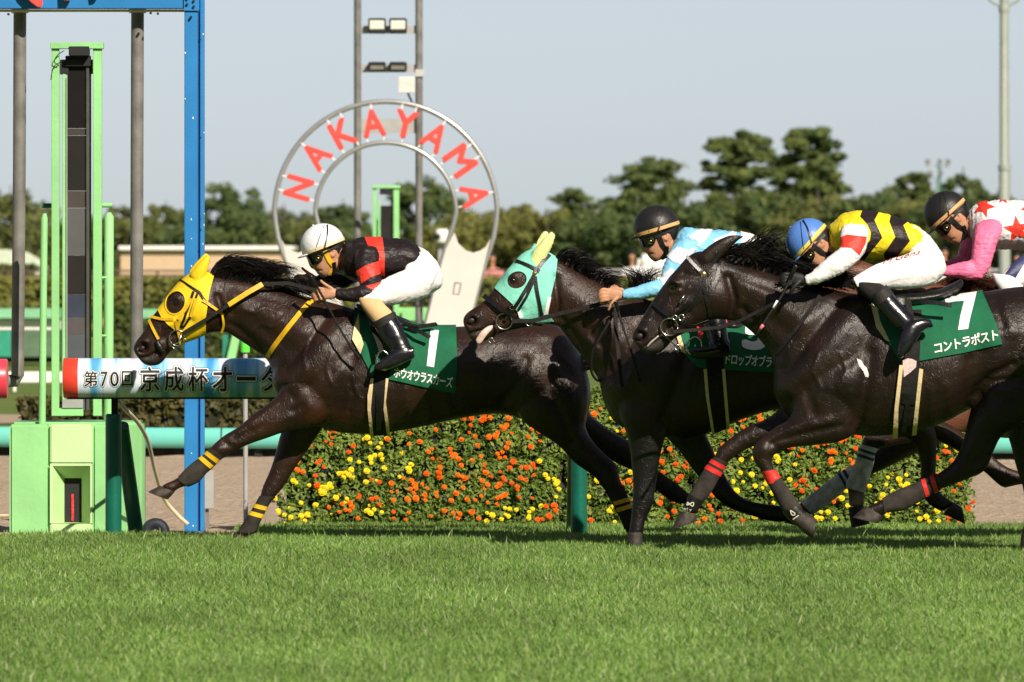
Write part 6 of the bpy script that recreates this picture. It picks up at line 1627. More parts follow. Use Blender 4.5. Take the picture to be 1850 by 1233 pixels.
part('tip_wrap', tube3([W(1379, 587, Y3 - .347), W(1373, 595, Y3 - .346)], .010), mat('pink_wrap', (0.6, 0.15, 0.18), rough=.5), w3, 180)
# ================================================================== rails and hedges beyond the sand
TQ = mat('turquoise_vinyl', (0.16, 0.58, 0.50), rough=.5, spec=.3, var=.05, vscale=1.5)
rl = thing('padded_rail', (0, 78.6, 0), 'long turquoise padded rail along the far edge of the sand', 'rail')
def railpt(px, py, Y): return W(px, py, Y)
def seg_rail(x0, x1, k):
    f = lambda px: 79.6 - (px / 1850) * 2.0
    P = []
    V, Fc = [], []
    n = 14
    for px in (x0 + 1.5, x1 - 1.5):
        Y = f(px)
        yc = 789.5 + (px / 1850) * 11.5
        c = W(px, yc, Y); r = 18.8 * Y / FPX
        for j in range(n):
            a = 2 * math.pi * j / n
            V.append(c + Vector((0, r * math.cos(a) * .8, r * math.sin(a))))
    for j in range(n):
        j2 = (j + 1) % n
        Fc.append((j, j2, n + j2, n + j))
    Fc += [tuple(range(n))[::-1], tuple(range(n, 2 * n))]
    return V, Fc
for i, x0 in enumerate(range(-700, 2600, 550)):
    part('pad', seg_rail(x0, x0 + 550, i), TQ, rl, 60)
for x0 in range(-640, 2600, 275):
    Y = 79.6 - (x0 / 1850) * 2.0 + .02
    part('foot', bbox(x0, x0 + 14, 800, 830 + x0 * .006, Y, .1, 0), BLACK, rl)
def kerb():
    V = []
    for px in (-900, 2700):
        Y = 79.7 - (px / 1850) * 2.0
        for (dz, dy) in ((-.1, 0), (.055, 0), (.055, .2), (-.1, .2)):
            p = W(px, 500, Y); V.append(Vector((p.x, Y + dy, dz)))
    return V, [(0, 4, 5, 1), (1, 5, 6, 2), (2, 6, 7, 3), (3, 2, 1, 0), (4, 5, 6, 7)]
part('kerb', kerb(), mat('black_kerb', (0.02, 0.018, 0.016), rough=.9, var=.3), rl)

def leafmat(name, c1, c2, trans=.3):
    m = bpy.data.materials.new(name); m.use_nodes = True
    N, L = m.node_tree.nodes, m.node_tree.links
    b = N['Principled BSDF']; b.inputs['Roughness'].default_value = .6; b.inputs['Specular IOR Level'].default_value = .25
    at = N.new('ShaderNodeAttribute'); at.attribute_name = 'rnd'
    mx = N.new('ShaderNodeMix'); mx.data_type = 'RGBA'; mx.inputs['A'].default_value = (*c1, 1); mx.inputs['B'].default_value = (*c2, 1)
    L.new(at.outputs['Fac'], mx.inputs['Factor']); L.new(mx.outputs['Result'], b.inputs['Base Color'])
    tr = N.new('ShaderNodeBsdfTranslucent'); L.new(mx.outputs['Result'], tr.inputs['Color'])
    ms = N.new('ShaderNodeMixShader'); ms.inputs[0].default_value = trans
    L.new(b.outputs[0], ms.inputs[1]); L.new(tr.outputs[0], ms.inputs[2]); L.new(ms.outputs[0], N['Material Output'].inputs['Surface'])
    MATS[name] = m
    return m
def cards(C, size, seed, normal=None, spread=1.0, aspect=.55, clump=None):
    """leaf faces at centres C (n,3): pointed quads, random tilt"""
    r = np.random.default_rng(seed)
    n = len(C)
    d = r.normal(size=(n, 3)) * spread
    if normal is not None: d += normal
    d /= np.linalg.norm(d, axis=1, keepdims=True) + 1e-9
    u = np.cross(d, r.normal(size=(n, 3))); u /= np.linalg.norm(u, axis=1, keepdims=True) + 1e-9
    v = np.cross(d, u)
    s = (size * r.uniform(.6, 1.3, n))[:, None]
    V = np.stack([C + u * s, C + v * s * aspect, C - u * s * .9, C - v * s * aspect], 1).reshape(-1, 3)
    Fc = np.arange(n * 4).reshape(-1, 4)
    me = bpy.data.meshes.new('leaves')
    me.vertices.add(n * 4); me.vertices.foreach_set('co', V.astype(np.float32).ravel())
    me.loops.add(n * 4); me.loops.foreach_set('vertex_index', Fc.astype(np.int32).ravel())
    me.polygons.add(n); me.polygons.foreach_set('loop_start', np.arange(0, n * 4, 4, dtype=np.int32))
    me.update(calc_edges=True)
    at = me.attributes.new('rnd', 'FLOAT', 'POINT')
    base = r.random(n) if clump is None else np.clip(clump * .7 + r.random(n) * .45 - .07, 0, 1)
    at.data.foreach_set('value', np.repeat(base, 4).astype(np.float32))
    return me
def hedge(px0, px1, ytop, ybase, Y, depth, m, label, leaf=.06, dens=500, seed=1):
    a, b = W(px0, ybase, Y), W(px1, ytop, Y)
    z0, z1 = -.06, b.z
    t = thing('hedge', ((a.x + b.x) / 2, Y, 0), label, 'hedge', 'clipped hedges beyond the track')
    r = np.random.default_rng(seed)
    Lx, H = b.x - a.x, z1 - z0
    part('twig_core', box(a.x + .03, b.x - .03, Y + .08, Y + depth - .08, z0, z1 - .07), mat('hedge_core', (0.020, 0.022, 0.010), rough=.95), t)
    nf, nt = int(Lx * H * dens), int(Lx * depth * dens)
    Cf = np.stack([r.uniform(a.x, b.x, nf), Y + np.abs(r.normal(0, .07, nf)), r.uniform(z0, z1, nf)], 1)
    Ct = np.stack([r.uniform(a.x, b.x, nt), r.uniform(Y, Y + depth, nt), z1 - np.abs(r.normal(0, .05, nt))], 1)
    C = np.concatenate([Cf, Ct])
    bump_ = np.array([noise.noise(Vector((c[0] * 1.7, c[1] * 2, c[2] * 3))) for c in C])
    C[:, 1] -= bump_ * .07; C[:, 2] += np.where(C[:, 2] > z1 - .12, bump_ * .05, 0)
    nrm = np.concatenate([np.tile([0, -1.0, .3], (nf, 1)), np.tile([0, -.2, 1.0], (nt, 1))])
    part('foliage', cards(C, leaf, seed, nrm, .8, clump=np.clip(.5 + bump_ * 1.2, 0, 1)), m, t, None)
    return t
LB = leafmat('brown_green_leaf', (0.060, 0.058, 0.018), (0.15, 0.13, 0.045))
LY = leafmat('yellow_green_leaf', (0.10, 0.12, 0.022), (0.25, 0.24, 0.055))
LM = leafmat('mid_green_leaf', (0.055, 0.085, 0.018), (0.13, 0.15, 0.036))
hedge(32, 640, 719, 795, 86, 1.0, LB, 'low brownish hedge right behind the turquoise rail', .045, 1100, 2)
hedge(205, 640, 556, 648, 150, 1.5, LM, 'green hedge below the brick building, in the middle distance', .08, 380, 3)
hedge(-1000, 1150, 505, 575, 190, 2.0, LY, 'long yellowish hedge under the spectators fence on the left', .10, 260, 4)
hedge(1160, 2900, 512, 580, 190, 2.0, LY, 'long yellowish hedge under the spectators fence on the right', .10, 200, 5)
hedge(-300, 60, 480, 520, 225, 1.5, LM, 'dark hedge before the pale roofed building at far left', .10, 260, 6)
# white running rail, cart, low building, fence
WR = mat('white_rail_paint', (0.80, 0.78, 0.74), rough=.5, var=.03)
t = thing('running_rail', (-4, 119, 0), 'low white running rail on the infield grass at left', 'rail')
part('rail_board', bbox(-300, 330, 672, 692, 119, .08, .01), WR, t)
for x in range(-280, 330, 76): part('post', bbox(x, x + 5, 690, 708, 119.02, .05, 0), WR, t)
t = thing('equipment_cart', at0(40, 150), 'green and white equipment cabin standing on the infield grass at left', 'cart')
for nm, x0, x1, y0, y1, yy, d, m in (('roof', -80, 108, 558, 576, 149.8, 1.4, mat('pale_mint_paint', (0.22, 0.50, 0.28), rough=.5)), ('white_band', -78, 106, 577, 597, 150, 1.2, WR), ('panel', -78, 20, 598, 646, 150, 1.2, mat('teal_panel', (0.03, 0.30, 0.19), rough=.5)), ('panel', 40, 106, 598, 646, 150, 1.2, mat('olive_panel', (0.10, 0.17, 0.10), rough=.5)), ('panel', 21, 39, 598, 646, 150.05, 1.1, mat('dark_panel', (0.03, 0.06, 0.04), rough=.6)), ('skid', -78, 106, 647, 655, 150.2, .9, BLACK)):
    part(nm, bbox(x0, x1, y0, y1, yy, d, .01), m, t)
t = thing('equipment_stand', at0(272, 140), 'small pale green stand behind the blue column', 'stand')
part('top', bbox(255, 284, 559, 576, 140, .4, .01), MATS['pale_mint_paint'], t); part('leg', bbox(268, 274, 576, 668, 140.1, .08, 0), MATS['pale_mint_paint'], t)
t = thing('slanted_stand', at0(415, 105), 'pale green slanted board with dark green post behind the horse head', 'stand')
part('board', prism([[(408, 655), (424, 655), (436, 600), (421, 600)]], 105, 105.1, 105), LG, t); part('post', bbox(402, 412, 605, 725, 105.1, .08, 0), mat('teal_post', (0.02, 0.22, 0.14), rough=.5), t)
def brickmat():
    m = bpy.data.materials.new('tan_brick'); m.use_nodes = True
    N, L = m.node_tree.nodes, m.node_tree.links
    b = N['Principled BSDF']; b.inputs['Roughness'].default_value = .85
    tc = N.new('ShaderNodeTexCoord'); mp = N.new('ShaderNodeMapping'); mp.inputs['Rotation'].default_value = (math.radians(90), 0, 0)
    L.new(tc.outputs['Object'], mp.inputs['Vector'])
    bt = N.new('ShaderNodeTexBrick'); bt.inputs['Scale'].default_value = 4.0
    bt.inputs['Color1'].default_value = (0.62, 0.44, 0.28, 1); bt.inputs['Color2'].default_value = (0.56, 0.395, 0.25, 1); bt.inputs['Mortar'].default_value = (0.42, 0.31, 0.21, 1)
    bt.inputs['Mortar Size'].default_value = .03
    L.new(mp.outputs[0], bt.inputs['Vector']); L.new(bt.outputs['Color'], b.inputs['Base Color'])
    return m
YBd = 235.0
t = thing('brick_building', at0(370, YBd), 'low tan brick building with a white flat roof edge', 'building')
part('wall', bbox(218, 508, 452, 580, YBd, 4, 0), brickmat(), t)
part('roof_edge', bbox(214, 530, 444.5, 452, YBd - .2, 4.4, .01), WR, t)
part('corner_wall', bbox(509, 526, 452, 580, YBd + .1, 3.5, 0), mat('cream_wall', (0.66, 0.52, 0.36), rough=.8), t)
YP = 240.0
t = thing('pale_roofed_building', at0(0, YP), 'pale building with curved light green roof at the far left', 'building')
part('roof', prism([[(-120, 452), (0, 451), (30, 452), (52, 457), (74, 470), (74, 480), (-120, 480)]], YP, YP + 5, YP), mat('pale_green_roof', (0.55, 0.62, 0.48), rough=.6), t)
part('wall', bbox(-118, 70, 480, 580, YP + .1, 4.5, 0), mat('pale_wall', (0.6, 0.6, 0.52), rough=.8), t)
YFN = 212.0
FN = mat('brown_fence_paint', (0.10, 0.065, 0.045), rough=.6)
def fence(px0, px1, label, m, ys):
    t = thing('rail_fence', at0((px0 + px1) / 2, YFN), label, 'fence', 'fences in front of the spectators')
    for y in ys:
        part('rail', bbox(px0, px1, y - 1.8, y + 1.8, YFN, .06, 0), m, t)
    for x in np.arange(px0, px1, 88):
        part('post', bbox(x, x + 4, ys[0] - 1, 590, YFN + .03, .06, 0), m, t)
fence(-950, 560, 'dark brown rail fence in front of the brick building', FN, (490, 498))
fence(860, 1062, 'dark rail fence between the horseshoe sign and the mint hood', FN, (489, 497))
FW = mat('grey_fence_paint', (0.45, 0.45, 0.45), rough=.5, metal=.2)
fence(1064, 2900, 'pale grey rail fence behind the jockeys at right', FW, (488, 497))
t = thing('white_wall', at0(1150, 214), 'long low white wall behind the jockeys', 'wall')
part('coping', bbox(1066, 2900, 500, 516, 211.4, .3, 0), WR, t); part('base', bbox(1068, 2900, 516, 600, 211.5, .2, 0), mat('wall_base', (.5, .5, .45), rough=.8), t)
t = thing('parked_van', at0(1200, 222), 'white van parked behind the spectators in the middle', 'van')
part('body', bbox(1152, 1262, 459, 545, 222, 2, .12), mat('van_white', (0.80, 0.78, 0.76), rough=.35, spec=.5), t); part('wheel', torus(W(1175, 548, 221.98), .22, .1), BLACK, t, 180); part('wheel', torus(W(1240, 548, 221.98), .22, .1), BLACK, t, 180)
part('window', bbox(1215, 1255, 466, 484, 221.985, .02, 0), mat('van_glass', (0.35, 0.38, 0.40), rough=.1), t)
t = thing('camera_post', at0(798, 145), 'white camera housing on a thin post beside the horseshoe sign', 'camera')
part('housing', tube3([W(798, 414, 145), W(798, 417, 145), W(798, 437, 145), W(798, 440, 145)], [.08, .105, .105, .08], n=18), WR, t, 60); part('post', bbox(792, 798, 440, 665, 145.05, .05, 0), STL, t); part('lens', uvsphere(W(790, 428, 144.9), .05), BLACK, t, 180)
# lamp post at right
YL = 150.0
t = thing('lamp_post', at0(1815, YL), 'tall grey green lamp post at the right', 'lamp post')
LPm = mat('grey_green_paint', (0.30, 0.33, 0.29), rough=.45, spec=.4, var=.05)
part('pole', tube3([W(1815, 660, YL), W(1815, 305, YL), W(1814.5, 304, YL), W(1814, -40, YL)], [.098, .094, .078, .072], n=20), LPm, t, 60)
part('collar', cyl(W(1815, 299, YL), W(1815, 308, YL), .108), LPm, t, 60)
for s in (-1, 1):
    part('arm', tube3([W(1814, 12, YL), W(1814 + s * 10, 9, YL), W(1814 + s * 24, 2, YL), W(1814 + s * 34, -14, YL), W(1814 + s * 36, -30, YL)], .022, n=8, sub=3), LPm, t, 60)
part('finial', tube3([W(1814, 24, YL), W(1814, 16, YL), W(1814, 10, YL)], [.075, .095, .08], n=14), LPm, t, 60)
YT_ = 420.0
t = thing('floodlight_tower', at0(1697, YT_), 'distant green floodlight tower rising above the trees', 'light tower')
part('mast', bbox(1695, 1700, 300, 640, YT_, .15, 0), mat('tower_green', (0.05, 0.16, 0.11), rough=.6), t)
part('mast', bbox(1690, 1692.5, 322, 640, YT_ + .2, .1, 0), STL, t)
part('cross_arm', bbox(1674, 1716, 299, 301.5, YT_, .1, 0), STL, t)
for x, y in ((1672, 288), (1694, 288), (1709, 288), (1676, 309), (1695, 308)):
    part('lamp', bbox(x, x + 8, y, y + 9, YT_ - .2, .2, .02), mat('lamp_grey', (0.16, 0.16, 0.15), rough=.5), t)

# ================================================================== spectators
def spectator(px, hy, shirt, trousers, label, Y=213.5, lean=0.0, wide=1.0):
    k = FPX / Y
    hp = W(px, hy, Y)
    gz = -.06
    x = hp.x
    hz = hp.z
    t = thing('person', (x, Y, gz), label, 'spectator', 'spectators behind the fence')
    sz = hz - .30
    hipz = gz + (sz - gz) * .58
    V3 = Vector
    body = [uvsphere((x - lean, Y - lean, hz), (.085, .10, .12)), tube3([(x - lean, Y - lean, hz - .08), (x - lean * .8, Y, sz + .05)], .055),
            tube3([(x, Y, sz + .02), (x, Y, sz - .15), (x + lean * .3, Y, hipz)], [.13, .15, .14], sub=3, flat=((0, 1, 0), .7))]
    for s in (-1, 1):
        body.append(tube3([(x + s * .08, Y, hipz), (x + s * .10, Y - .02, (hipz + gz) / 2), (x + s * .10, Y, gz + .04)], [.085, .065, .05], sub=3))
        body.append(tube3([(x + s * .18 * wide, Y, sz), (x + s * .23 * wide, Y - .08, sz - .24), (x + s * .10, Y - .30, sz - .30), (x + s * .04, Y - .36, sz - .28)], [.055, .045, .038, .035], sub=3))
    obj('body', remesh(body, .022, 2), SKIN, t, smooth=180)
    sh = [tube3([(x, Y, sz + .06), (x, Y, sz), (x, Y, sz - .18), (x + lean * .3, Y, hipz - .02)], [.10, .185, .18, .17], sub=3, flat=((0, 1, 0), .72))]
    for s in (-1, 1):
        sh.append(tube3([(x + s * .15 * wide, Y, sz + .01), (x + s * .20 * wide, Y - .03, sz - .10), (x + s * .23 * wide, Y - .07, sz - .20)], [.075, .068, .062], sub=3))
    obj('shirt', remesh(sh, .022, 2), shirt, t, smooth=180)
    obj('trousers', remesh([tube3([(x + s * .07, Y, hipz + .04), (x + s * .10, Y - .02, (hipz + gz) / 2), (x + s * .10, Y, gz + .1)], [.11, .085, .07], sub=3) for s in (-1, 1)], .022, 2), trousers, t, smooth=180)
    hm_ = uvsphere((x - lean, Y - lean + .015, hz + .035), (.095, .108, .105))
    obj('hair', hm_, BLKH, t, smooth=180)
    return t
def cm(n, c): return mat(n, c, rough=.8, spec=.15, var=.06)
NV = cm('navy_cloth', (0.03, 0.035, 0.06))
spectator(891, 466, cm('pink_shirt', (0.72, 0.28, 0.25)), NV, 'spectator in a pink top beside the horseshoe sign', lean=.02)
spectator(1146, 463, cm('white_shirt', (0.80, 0.78, 0.80)), cm('khaki_cloth', (0.25, 0.19, 0.12)), 'spectator in a white shirt leaning on the rail in the middle', lean=.06, wide=1.2)
spectator(795, 460, cm('grey_shirt', (0.62, 0.60, 0.58)), NV, 'spectator in a pale top half hidden by the sign leg')
spectator(1706, 456, cm('dark_green_shirt', (0.05, 0.07, 0.06)), NV, 'spectator with bare face behind the pink sleeve')
spectator(1813, 470, cm('black_shirt', (0.02, 0.02, 0.022)), NV, 'spectator in black behind the star silks')
spectator(1837, 466, cm('blue_shirt', (0.06, 0.20, 0.42)), NV, 'spectator in blue at the right edge')
spectator(1786, 486, cm('beige_shirt', (0.62, 0.60, 0.55)), NV, 'spectator in a beige top below the pink elbow', Y=212.8)

# ================================================================== flower wall
FB0, FB1, FY = 510, 1757, 57.05
ztop = .93
fb = thing('flower_wall', at0((FB0 + FB1) / 2, FY), 'raised wall of orange and yellow marigolds behind the horses', 'flower bed')
x0, x1 = W(FB0, 0, FY).x, W(FB1, 0, FY).x
tilt = .38
def fpt(u, v, d=0.0):
    """u metres along, v metres up the slope, d out of the slope"""
    return np.array([x0 + u, FY + .10 + v * tilt - d * .93, v * .95 + .0 + d * .36])
part('tray', ([Vector(fpt(.02, 0, -.06)), Vector(fpt(x1 - x0 - .02, 0, -.06)), Vector(fpt(x1 - x0 - .02, ztop, -.06)), Vector(fpt(.02, ztop, -.06)), Vector((x1 - .02, FY + .8, 0)), Vector((x0 + .02, FY + .8, 0))], [(0, 1, 2, 3), (1, 4, 2), (0, 3, 5), (3, 2, 4, 5)]), mat('black_tray', (0.010, 0.010, 0.011), rough=.7), fb)
rn = random.Random(12)
Lw = x1 - x0
plants = []
nc, nr = 27, 6
for r_ in range(nr):
    for c_ in range(nc):
        u = (c_ + .5) * Lw / nc + rn.uniform(-.03, .03)
        if abs(u - (925 - FB0) / (FB1 - FB0) * Lw) < .05: u += .06 if rn.random() < .5 else -.06
        v = (r_ + .45) * ztop / nr + rn.uniform(-.025, .025)
        q = noise.noise(Vector((u * 1.9, v * 3.5, 2.2)))
        q += (v / ztop - .45) * .55
        col = 2 if q < -.10 else (0 if q > .22 else (1 if rn.random() < .6 else (2 if rn.random() < .5 else 0)))
        plants.append((u, v, col, rn.uniform(.075, .105)))
LF = leafmat('marigold_leaf', (0.11, 0.20, 0.036), (0.40, 0.50, 0.115), .5)
Cs, Ns, Cl = [], [], []
rr = np.random.default_rng(3)
for (u, v, col, rad) in plants:
    n = 300
    d = rr.normal(size=(n, 3)); d /= np.linalg.norm(d, axis=1, keepdims=True)
    d[:, 2] = np.abs(d[:, 2])
    rad_ = rad * rr.uniform(.55, 1.05, n) ** .6
    base = fpt(u, v, -.03)
    ex = np.array([1, 0, 0.]); ev = fpt(0, 1) - fpt(0, 0); ed = fpt(0, 0, 1) - fpt(0, 0)
    off = (d[:, :1] * ex + d[:, 1:2] * ev) * rad_[:, None] * 1.18 + d[:, 2:] * ed * rad_[:, None] * 1.25
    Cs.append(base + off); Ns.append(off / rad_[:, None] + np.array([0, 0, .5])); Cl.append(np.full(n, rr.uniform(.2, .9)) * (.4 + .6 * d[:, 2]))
Cs = np.concatenate(Cs); Cs[:, 2] = np.maximum(Cs[:, 2], .02)
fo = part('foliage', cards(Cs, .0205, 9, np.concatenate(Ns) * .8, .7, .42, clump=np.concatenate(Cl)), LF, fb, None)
fo['kind'] = 'stuff'
def pom(seed):
    r = random.Random(seed)
    V, Fc = [], []
    for ring, (n, rad, z, tip) in enumerate(((10, .021, .002, .004), (8, .016, .008, .007), (6, .010, .012, .006), (4, .005, .013, .005))):
        for i in range(n):
            a = 2 * math.pi * (i + r.uniform(-.2, .2) + ring * .5) / n
            w = 2.4 * rad / n * 1.3
            ca, sa = math.cos(a), math.sin(a)
            o = len(V)
            for (q, s, h) in ((.15, -.5, 0), (.15, .5, 0), (1, .9, tip + r.uniform(-.002, .002)), (1, -.9, tip + r.uniform(-.002, .002))):
                V.append(Vector((ca * rad * q - sa * w * s, sa * rad * q + ca * w * s, z + h)))
            Fc.append((o, o + 1, o + 2, o + 3))
    return meshdata(V, Fc, 'flower')
FMAT = [mat('orange_petal', (0.86, 0.17, 0.008), rough=.6, spec=.2, var=.12, vscale=40), mat('deep_orange_petal', (0.84, 0.12, 0.007), rough=.6, spec=.2, var=.12, vscale=40), mat('yellow_petal', (0.88, 0.68, 0.02), rough=.6, spec=.2, var=.08, vscale=40)]
POM = []
for k in range(3):
    row = []
    for s in range(3):
        me = pom(s + k * 5); me.materials.append(FMAT[k]); row.append(me)
    POM.append(row)
fl = []
for (u, v, col, rad) in plants:
    for _ in range(rn.choice((2, 3, 4, 5, 6, 8, 10, 11))):
        a, q = rn.uniform(0, 6.28), rn.random() ** .5
        du, dv = math.cos(a) * rad * q * 1.15, math.sin(a) * rad * q * 1.15
        p = fpt(u + du, v + dv, rad * 1.2 * math.sqrt(max(0, 1 - q * q * .8)) - .025)
        if p[2] < .03: continue
        fl.append((p, col, rn.triangular(.42, 1.1, .7), rn.randrange(3), rn.uniform(0, 6.28)))
def visrank(f):
    px = CXP + f[0][0] * FPX / f[0][1]; py = HYP + (CAMH - f[0][2]) * FPX / f[0][1]
    hid = (py < 745 and px > 560) or (560 > px and py < 760 and px > 540) or (1330 > px > 1130 and False)
    return (1 if hid else 0, -f[2])
fl.sort(key=visrank)
wl = wloc(fb)
for (p, col, s, k, a) in fl[:290]:
    o = bpy.data.objects.new('flower', POM[col][k]); COL.objects.link(o)
    o.parent = fb
    o.location = Vector(p) - wl
    o.rotation_euler = (math.radians(62) + rn.uniform(-.3, .3), rn.uniform(-.35, .35), a * .0 + rn.uniform(-.3, .3))
    o.scale = (s, s, s)
rest = []
for (p, col, s, k, a) in fl[290:]:
    M = Matrix.Translation(Vector(p)) @ Matrix.Rotation(math.radians(62), 4, 'X') @ Matrix.Scale(s, 4)
    me = POM[col][k]
    rest.append(([M @ v.co for v in me.vertices], [tuple(q.vertices) for q in me.polygons], col))
V, Fc, mi = [], [], []
for v, f, c in rest:
    o = len(V); V += v; Fc += [tuple(i + o for i in q) for q in f]; mi += [c] * len(f)
me = meshdata(V, Fc)
me.polygons.foreach_set('material_index', mi)
r_ = obj('small_flowers', me, None, fb)
for m in FMAT: me.materials.append(m)
me.polygons.foreach_set('material_index', mi)
r_['kind'] = 'stuff'

# ================================================================== trees
BARK = mat('pine_bark', (0.16, 0.105, 0.075), rough=.9, var=.3, vscale=3)
BARK2 = mat('grey_bark', (0.12, 0.10, 0.08), rough=.9, var=.3, vscale=3)
T_PINE = leafmat('pine_needles', (0.074, 0.120, 0.040), (0.235, 0.285, 0.085), .5)
T_OLV = leafmat('olive_leaves', (0.115, 0.150, 0.046), (0.30, 0.315, 0.105), .5)
T_DRK = leafmat('dark_leaves', (0.078, 0.130, 0.046), (0.215, 0.270, 0.095), .5)
T_YLG = leafmat('yellow_green_leaves', (0.15, 0.175, 0.040), (0.35, 0.34, 0.105), .45)
T_HZ = leafmat('haze_tinted_leaves', (0.15, 0.17, 0.11), (0.28, 0.29, 0.18), .4)  # distance haze put into the leaf colour
def tree(px, ytop, wpx, m, kind, label, Y, ybot=None, seed=1, bark=None):
    r = np.random.default_rng(seed)
    top = W(px, ytop, Y); x = top.x
    H = top.z + .06
    R = wpx * Y / FPX / 2 * (1.18 if kind == 'pine' else 1.08)
    name = 'pine_tree' if kind == 'pine' else 'broadleaf_tree'
    t = thing(name, (x, Y, -.06), label, 'tree', 'trees beyond the track')
    bark = bark or (BARK if kind == 'pine' else BARK2)
    clumps = []
    trunkP = [(x + .02 * H, Y, -.06), (x - .01 * H, Y, H * .3), (x + r.uniform(-.03, .03) * H, Y, H * .62), (x + r.uniform(-.02, .02) * H, Y, H * .93)]
    limbs = [tube3(trunkP, [H * .028, H * .022, H * .015, H * .004], n=8, sub=3)]
    if kind == 'pine':
        nb = 20
        for i in range(nb):
            f = .34 + .62 * (i + .5) / nb
            a = i * 2.4 + r.uniform(-.5, .5)
            rad = R * (1.08 - .80 * ((f - .34) / .66) ** 1.2) * r.uniform(.6, 1.08)
            end = np.array([x + math.cos(a) * rad, Y + math.sin(a) * rad, H * f + r.uniform(-.02, .045) * H])
            st_ = np.array([x, Y, H * (f - .08)])
            limbs.append(tube3([tuple(st_), tuple(st_ * .5 + end * .5 - np.array([0, 0, .01 * H])), tuple(end)], [H * .009, H * .006, H * .002], n=5, sub=2))
            for q in range(9):
                w = r.uniform(.35, 1.10)
                c = st_ + (end - st_) * w + np.array([r.normal(0, .10) * R, r.normal(0, .10) * R, r.normal(.018, .018) * H])
                c[2] = min(c[2], H * .965)
                s = R * r.uniform(.08, .19) * (1.15 - .4 * f)
                clumps.append((c, np.array([s * 1.4, s * 1.4, s * .5]), 64))
        for q in range(5):
            clumps.append((np.array([x + r.normal(0, .09) * R, Y + r.normal(0, .09) * R, H * r.uniform(.90, .975)]), np.array([R * .12, R * .12, H * .022]), 70))
        size = .0225 * H ** .5 * 1.15
    else:
        nb = 120
        lob = r.normal(size=(7, 3)); lob /= np.linalg.norm(lob, axis=1, keepdims=True)
        lob[:, 2] = np.abs(lob[:, 2]) * .8
        for i in range(nb):
            d = r.normal(size=3); d /= np.linalg.norm(d)
            g = .80 + .24 * max(0, (lob @ d).max()) ** 3 + r.uniform(-.06, .04)
            q = r.uniform(.55, .98) * g
            c = np.array([x + d[0] * R * q, Y + d[1] * R * q, H * .52 + d[2] * H * .44 * q])
            s = R * r.uniform(.10, .22)
            c[2] = min(c[2], H - s * .5)
            clumps.append((c, np.array([s, s, s * .75]), 75))
            if i % 9 == 0:
                limbs.append(tube3([(x, Y, H * .28), (x + d[0] * R * q * .5, Y + d[1] * R * q * .5, H * .42), tuple(c)], [H * .012, H * .007, H * .002], n=5, sub=2))
        size = .0225 * H ** .5 * 1.25
    obj('trunk', joinvf(limbs), bark, t, smooth=180)
    Cs, Ns, Cl = [], [], []
    for c, s, n in clumps:
        d = r.normal(size=(n, 3)); d /= np.linalg.norm(d, axis=1, keepdims=True)
        q = r.uniform(.35, 1.1, n)[:, None] ** .7
        Cs.append(c + d * s * q); Ns.append(d + np.array([0, 0, .35])); Cl.append(np.full(n, r.uniform(.05, .95)))
    obj('crown', cards(np.concatenate(Cs), size * H ** .5 * .85, seed, np.concatenate(Ns) * 1.1, .55, .6, clump=np.concatenate(Cl)), m, t)
    return t
TR = [
    (18, 322, 200, T_OLV, 'b', 'olive green tree rising at the far left edge behind the first grey pipe', 460),
    (222, 360, 110, T_OLV, 'b', 'olive tree behind the second grey pipe, above the brick roof', 470),
    (300, 352, 120, T_OLV, 'b', 'olive tree just left of the blue column', 460),
    (405, 319, 165, T_DRK, 'b', 'rounded dark green tree just right of the blue column', 450),
    (515, 356, 120, T_HZ, 'b', 'pale grey green tree behind the left limb of the horseshoe', 620),
    (585, 362, 90, T_HZ, 'b', 'pale distant tree inside the lower left of the horseshoe', 640),
    (622, 348, 110, T_DRK, 'b', 'dark green tree inside the horseshoe beside the left pole', 470),
    (770, 303, 150, T_DRK, 'b', 'large dark tree behind the right pole of the light mast', 480),
    (745, 392, 110, T_YLG, 'b', 'low yellow green tree inside the horseshoe between mirror and pole', 400),
    (850, 362, 140, T_YLG, 'b', 'yellow green tree behind the right limb of the horseshoe', 430),
    (945, 356, 150, T_YLG, 'b', 'yellow green tree right of the horseshoe sign', 430),
    (1040, 340, 110, T_PINE, 'p', 'small dark pine between the yellow green tree and the broad pine', 470),
    (1180, 284, 215, T_PINE, 'p', 'broad spreading pine above the black helmet in the middle', 480),
    (1338, 237, 165, T_PINE, 'p', 'tall open pine, left one of the two tallest', 480),
    (1466, 229, 190, T_PINE, 'p', 'tall open pine, right one of the two tallest', 490),
    (1600, 318, 120, T_DRK, 'b', 'dark tree right of the two tall pines', 470),
    (1655, 308, 110, T_PINE, 'p', 'pine left of the floodlight tower', 480),
    (1740, 286, 110, T_DRK, 'b', 'pointed dark tree right of the floodlight tower', 500),
    (1800, 328, 120, T_DRK, 'b', 'dark tree left of the tall lamp post', 460),
    (1875, 318, 130, T_DRK, 'b', 'dark tree at the right edge beyond the lamp post', 470)]
for i, (px, yt, w, m, k, lab, Y) in enumerate(TR):
    tree(px, yt, w, m, 'pine' if k == 'p' else 'b', lab, Y, seed=40 + i)
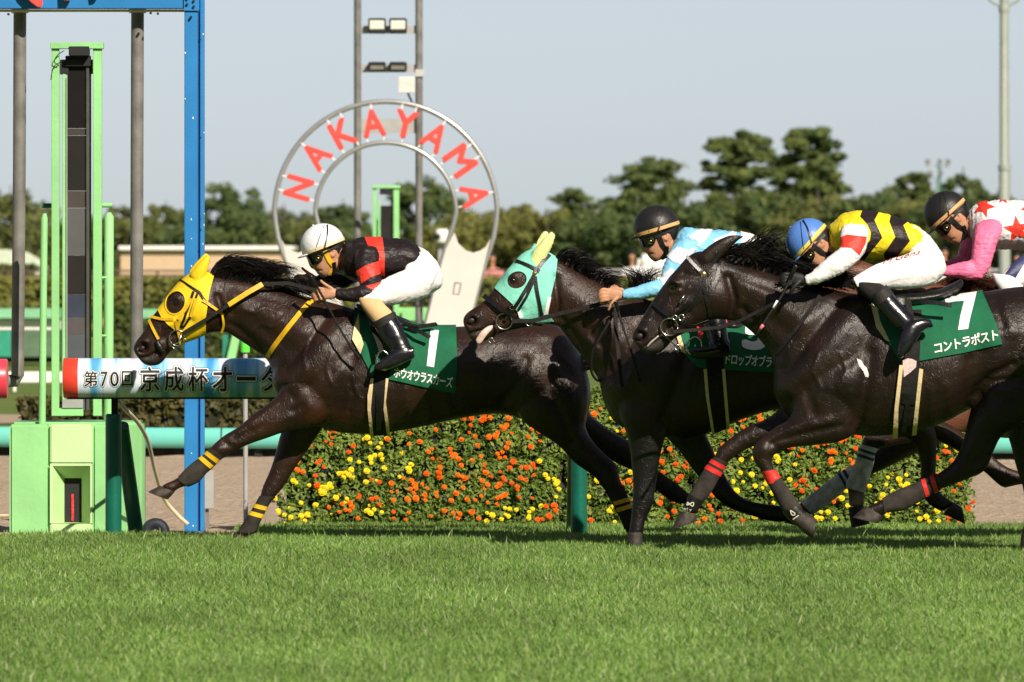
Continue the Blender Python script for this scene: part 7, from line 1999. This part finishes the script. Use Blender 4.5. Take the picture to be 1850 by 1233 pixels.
low = [(60, 392, 150, T_OLV, 'low olive tree at far left below the tallest left tree'), (150, 398, 140, T_DRK, 'low dark tree seen through the mirror frame'), (250, 396, 140, T_OLV, 'low olive tree behind the second grey pipe'), (345, 392, 140, T_DRK, 'low dark tree cut by the blue column'),
    (450, 388, 150, T_DRK, 'low dark tree above the right half of the brick building'), (545, 396, 150, T_OLV, 'low olive tree between horseshoe limb and white helmet'), (640, 392, 140, T_DRK, 'low dark tree right above the white helmet'), (720, 404, 120, T_DRK, 'low dark tree behind the farther mirror'), (800, 396, 140, T_YLG, 'low yellow green tree behind the camera housing'), (890, 384, 150, T_YLG, 'low yellow green tree at the right limb of the horseshoe'),
    (985, 380, 150, T_YLG, 'low yellow green tree above the mint hood'), (1070, 372, 150, T_DRK, 'low dark tree left of the black helmet in the middle'), (1150, 362, 160, T_DRK, 'low dark tree right behind the black helmet in the middle'), (1240, 356, 160, T_DRK, 'low dark tree above the sky blue silks'), (1320, 348, 160, T_PINE, 'low tree below the left tall pine'), (1400, 344, 160, T_DRK, 'low dark tree between the two tall pines'),
    (1480, 342, 170, T_OLV, 'low olive tree above the blue helmet'), (1560, 350, 160, T_DRK, 'low dark tree above the chevron silks'), (1640, 356, 160, T_OLV, 'low olive tree left of the right black helmet'), (1720, 358, 160, T_DRK, 'low dark tree behind the right black helmet'), (1800, 360, 160, T_OLV, 'low olive tree behind the star silks'), (1880, 366, 160, T_DRK, 'low dark tree past the lamp post at the right edge')]
for i, (px, yt, w, m, lab) in enumerate(low):
    o = tree(px, yt - 14, w * 1.12, m, 'b', lab, 350 + (i * 37) % 40, seed=90 + i)
    o['group'] = 'low trees in the nearer row'

# the wood goes on to both sides of the picture
cr = [o for o in bpy.data.objects if o.name.startswith('crown')]
rs = np.random.default_rng(77)
for sgn, lab in ((-1, 'tree belt continuing beyond the left edge'), (1, 'tree belt continuing beyond the right edge')):
    pts = [(sgn * x, rs.uniform(380, 520), -.06) for x in np.arange(31, 170, 1.5)]
    o = scatter('tree_belt', pts, rs.uniform(0, 6.28, len(pts)), rs.uniform(.8, 1.15, len(pts)), [cr[i] for i in (0, 3, 7, 10, 13, 16, 19, 24)])
    tag(o, lab, 'trees')
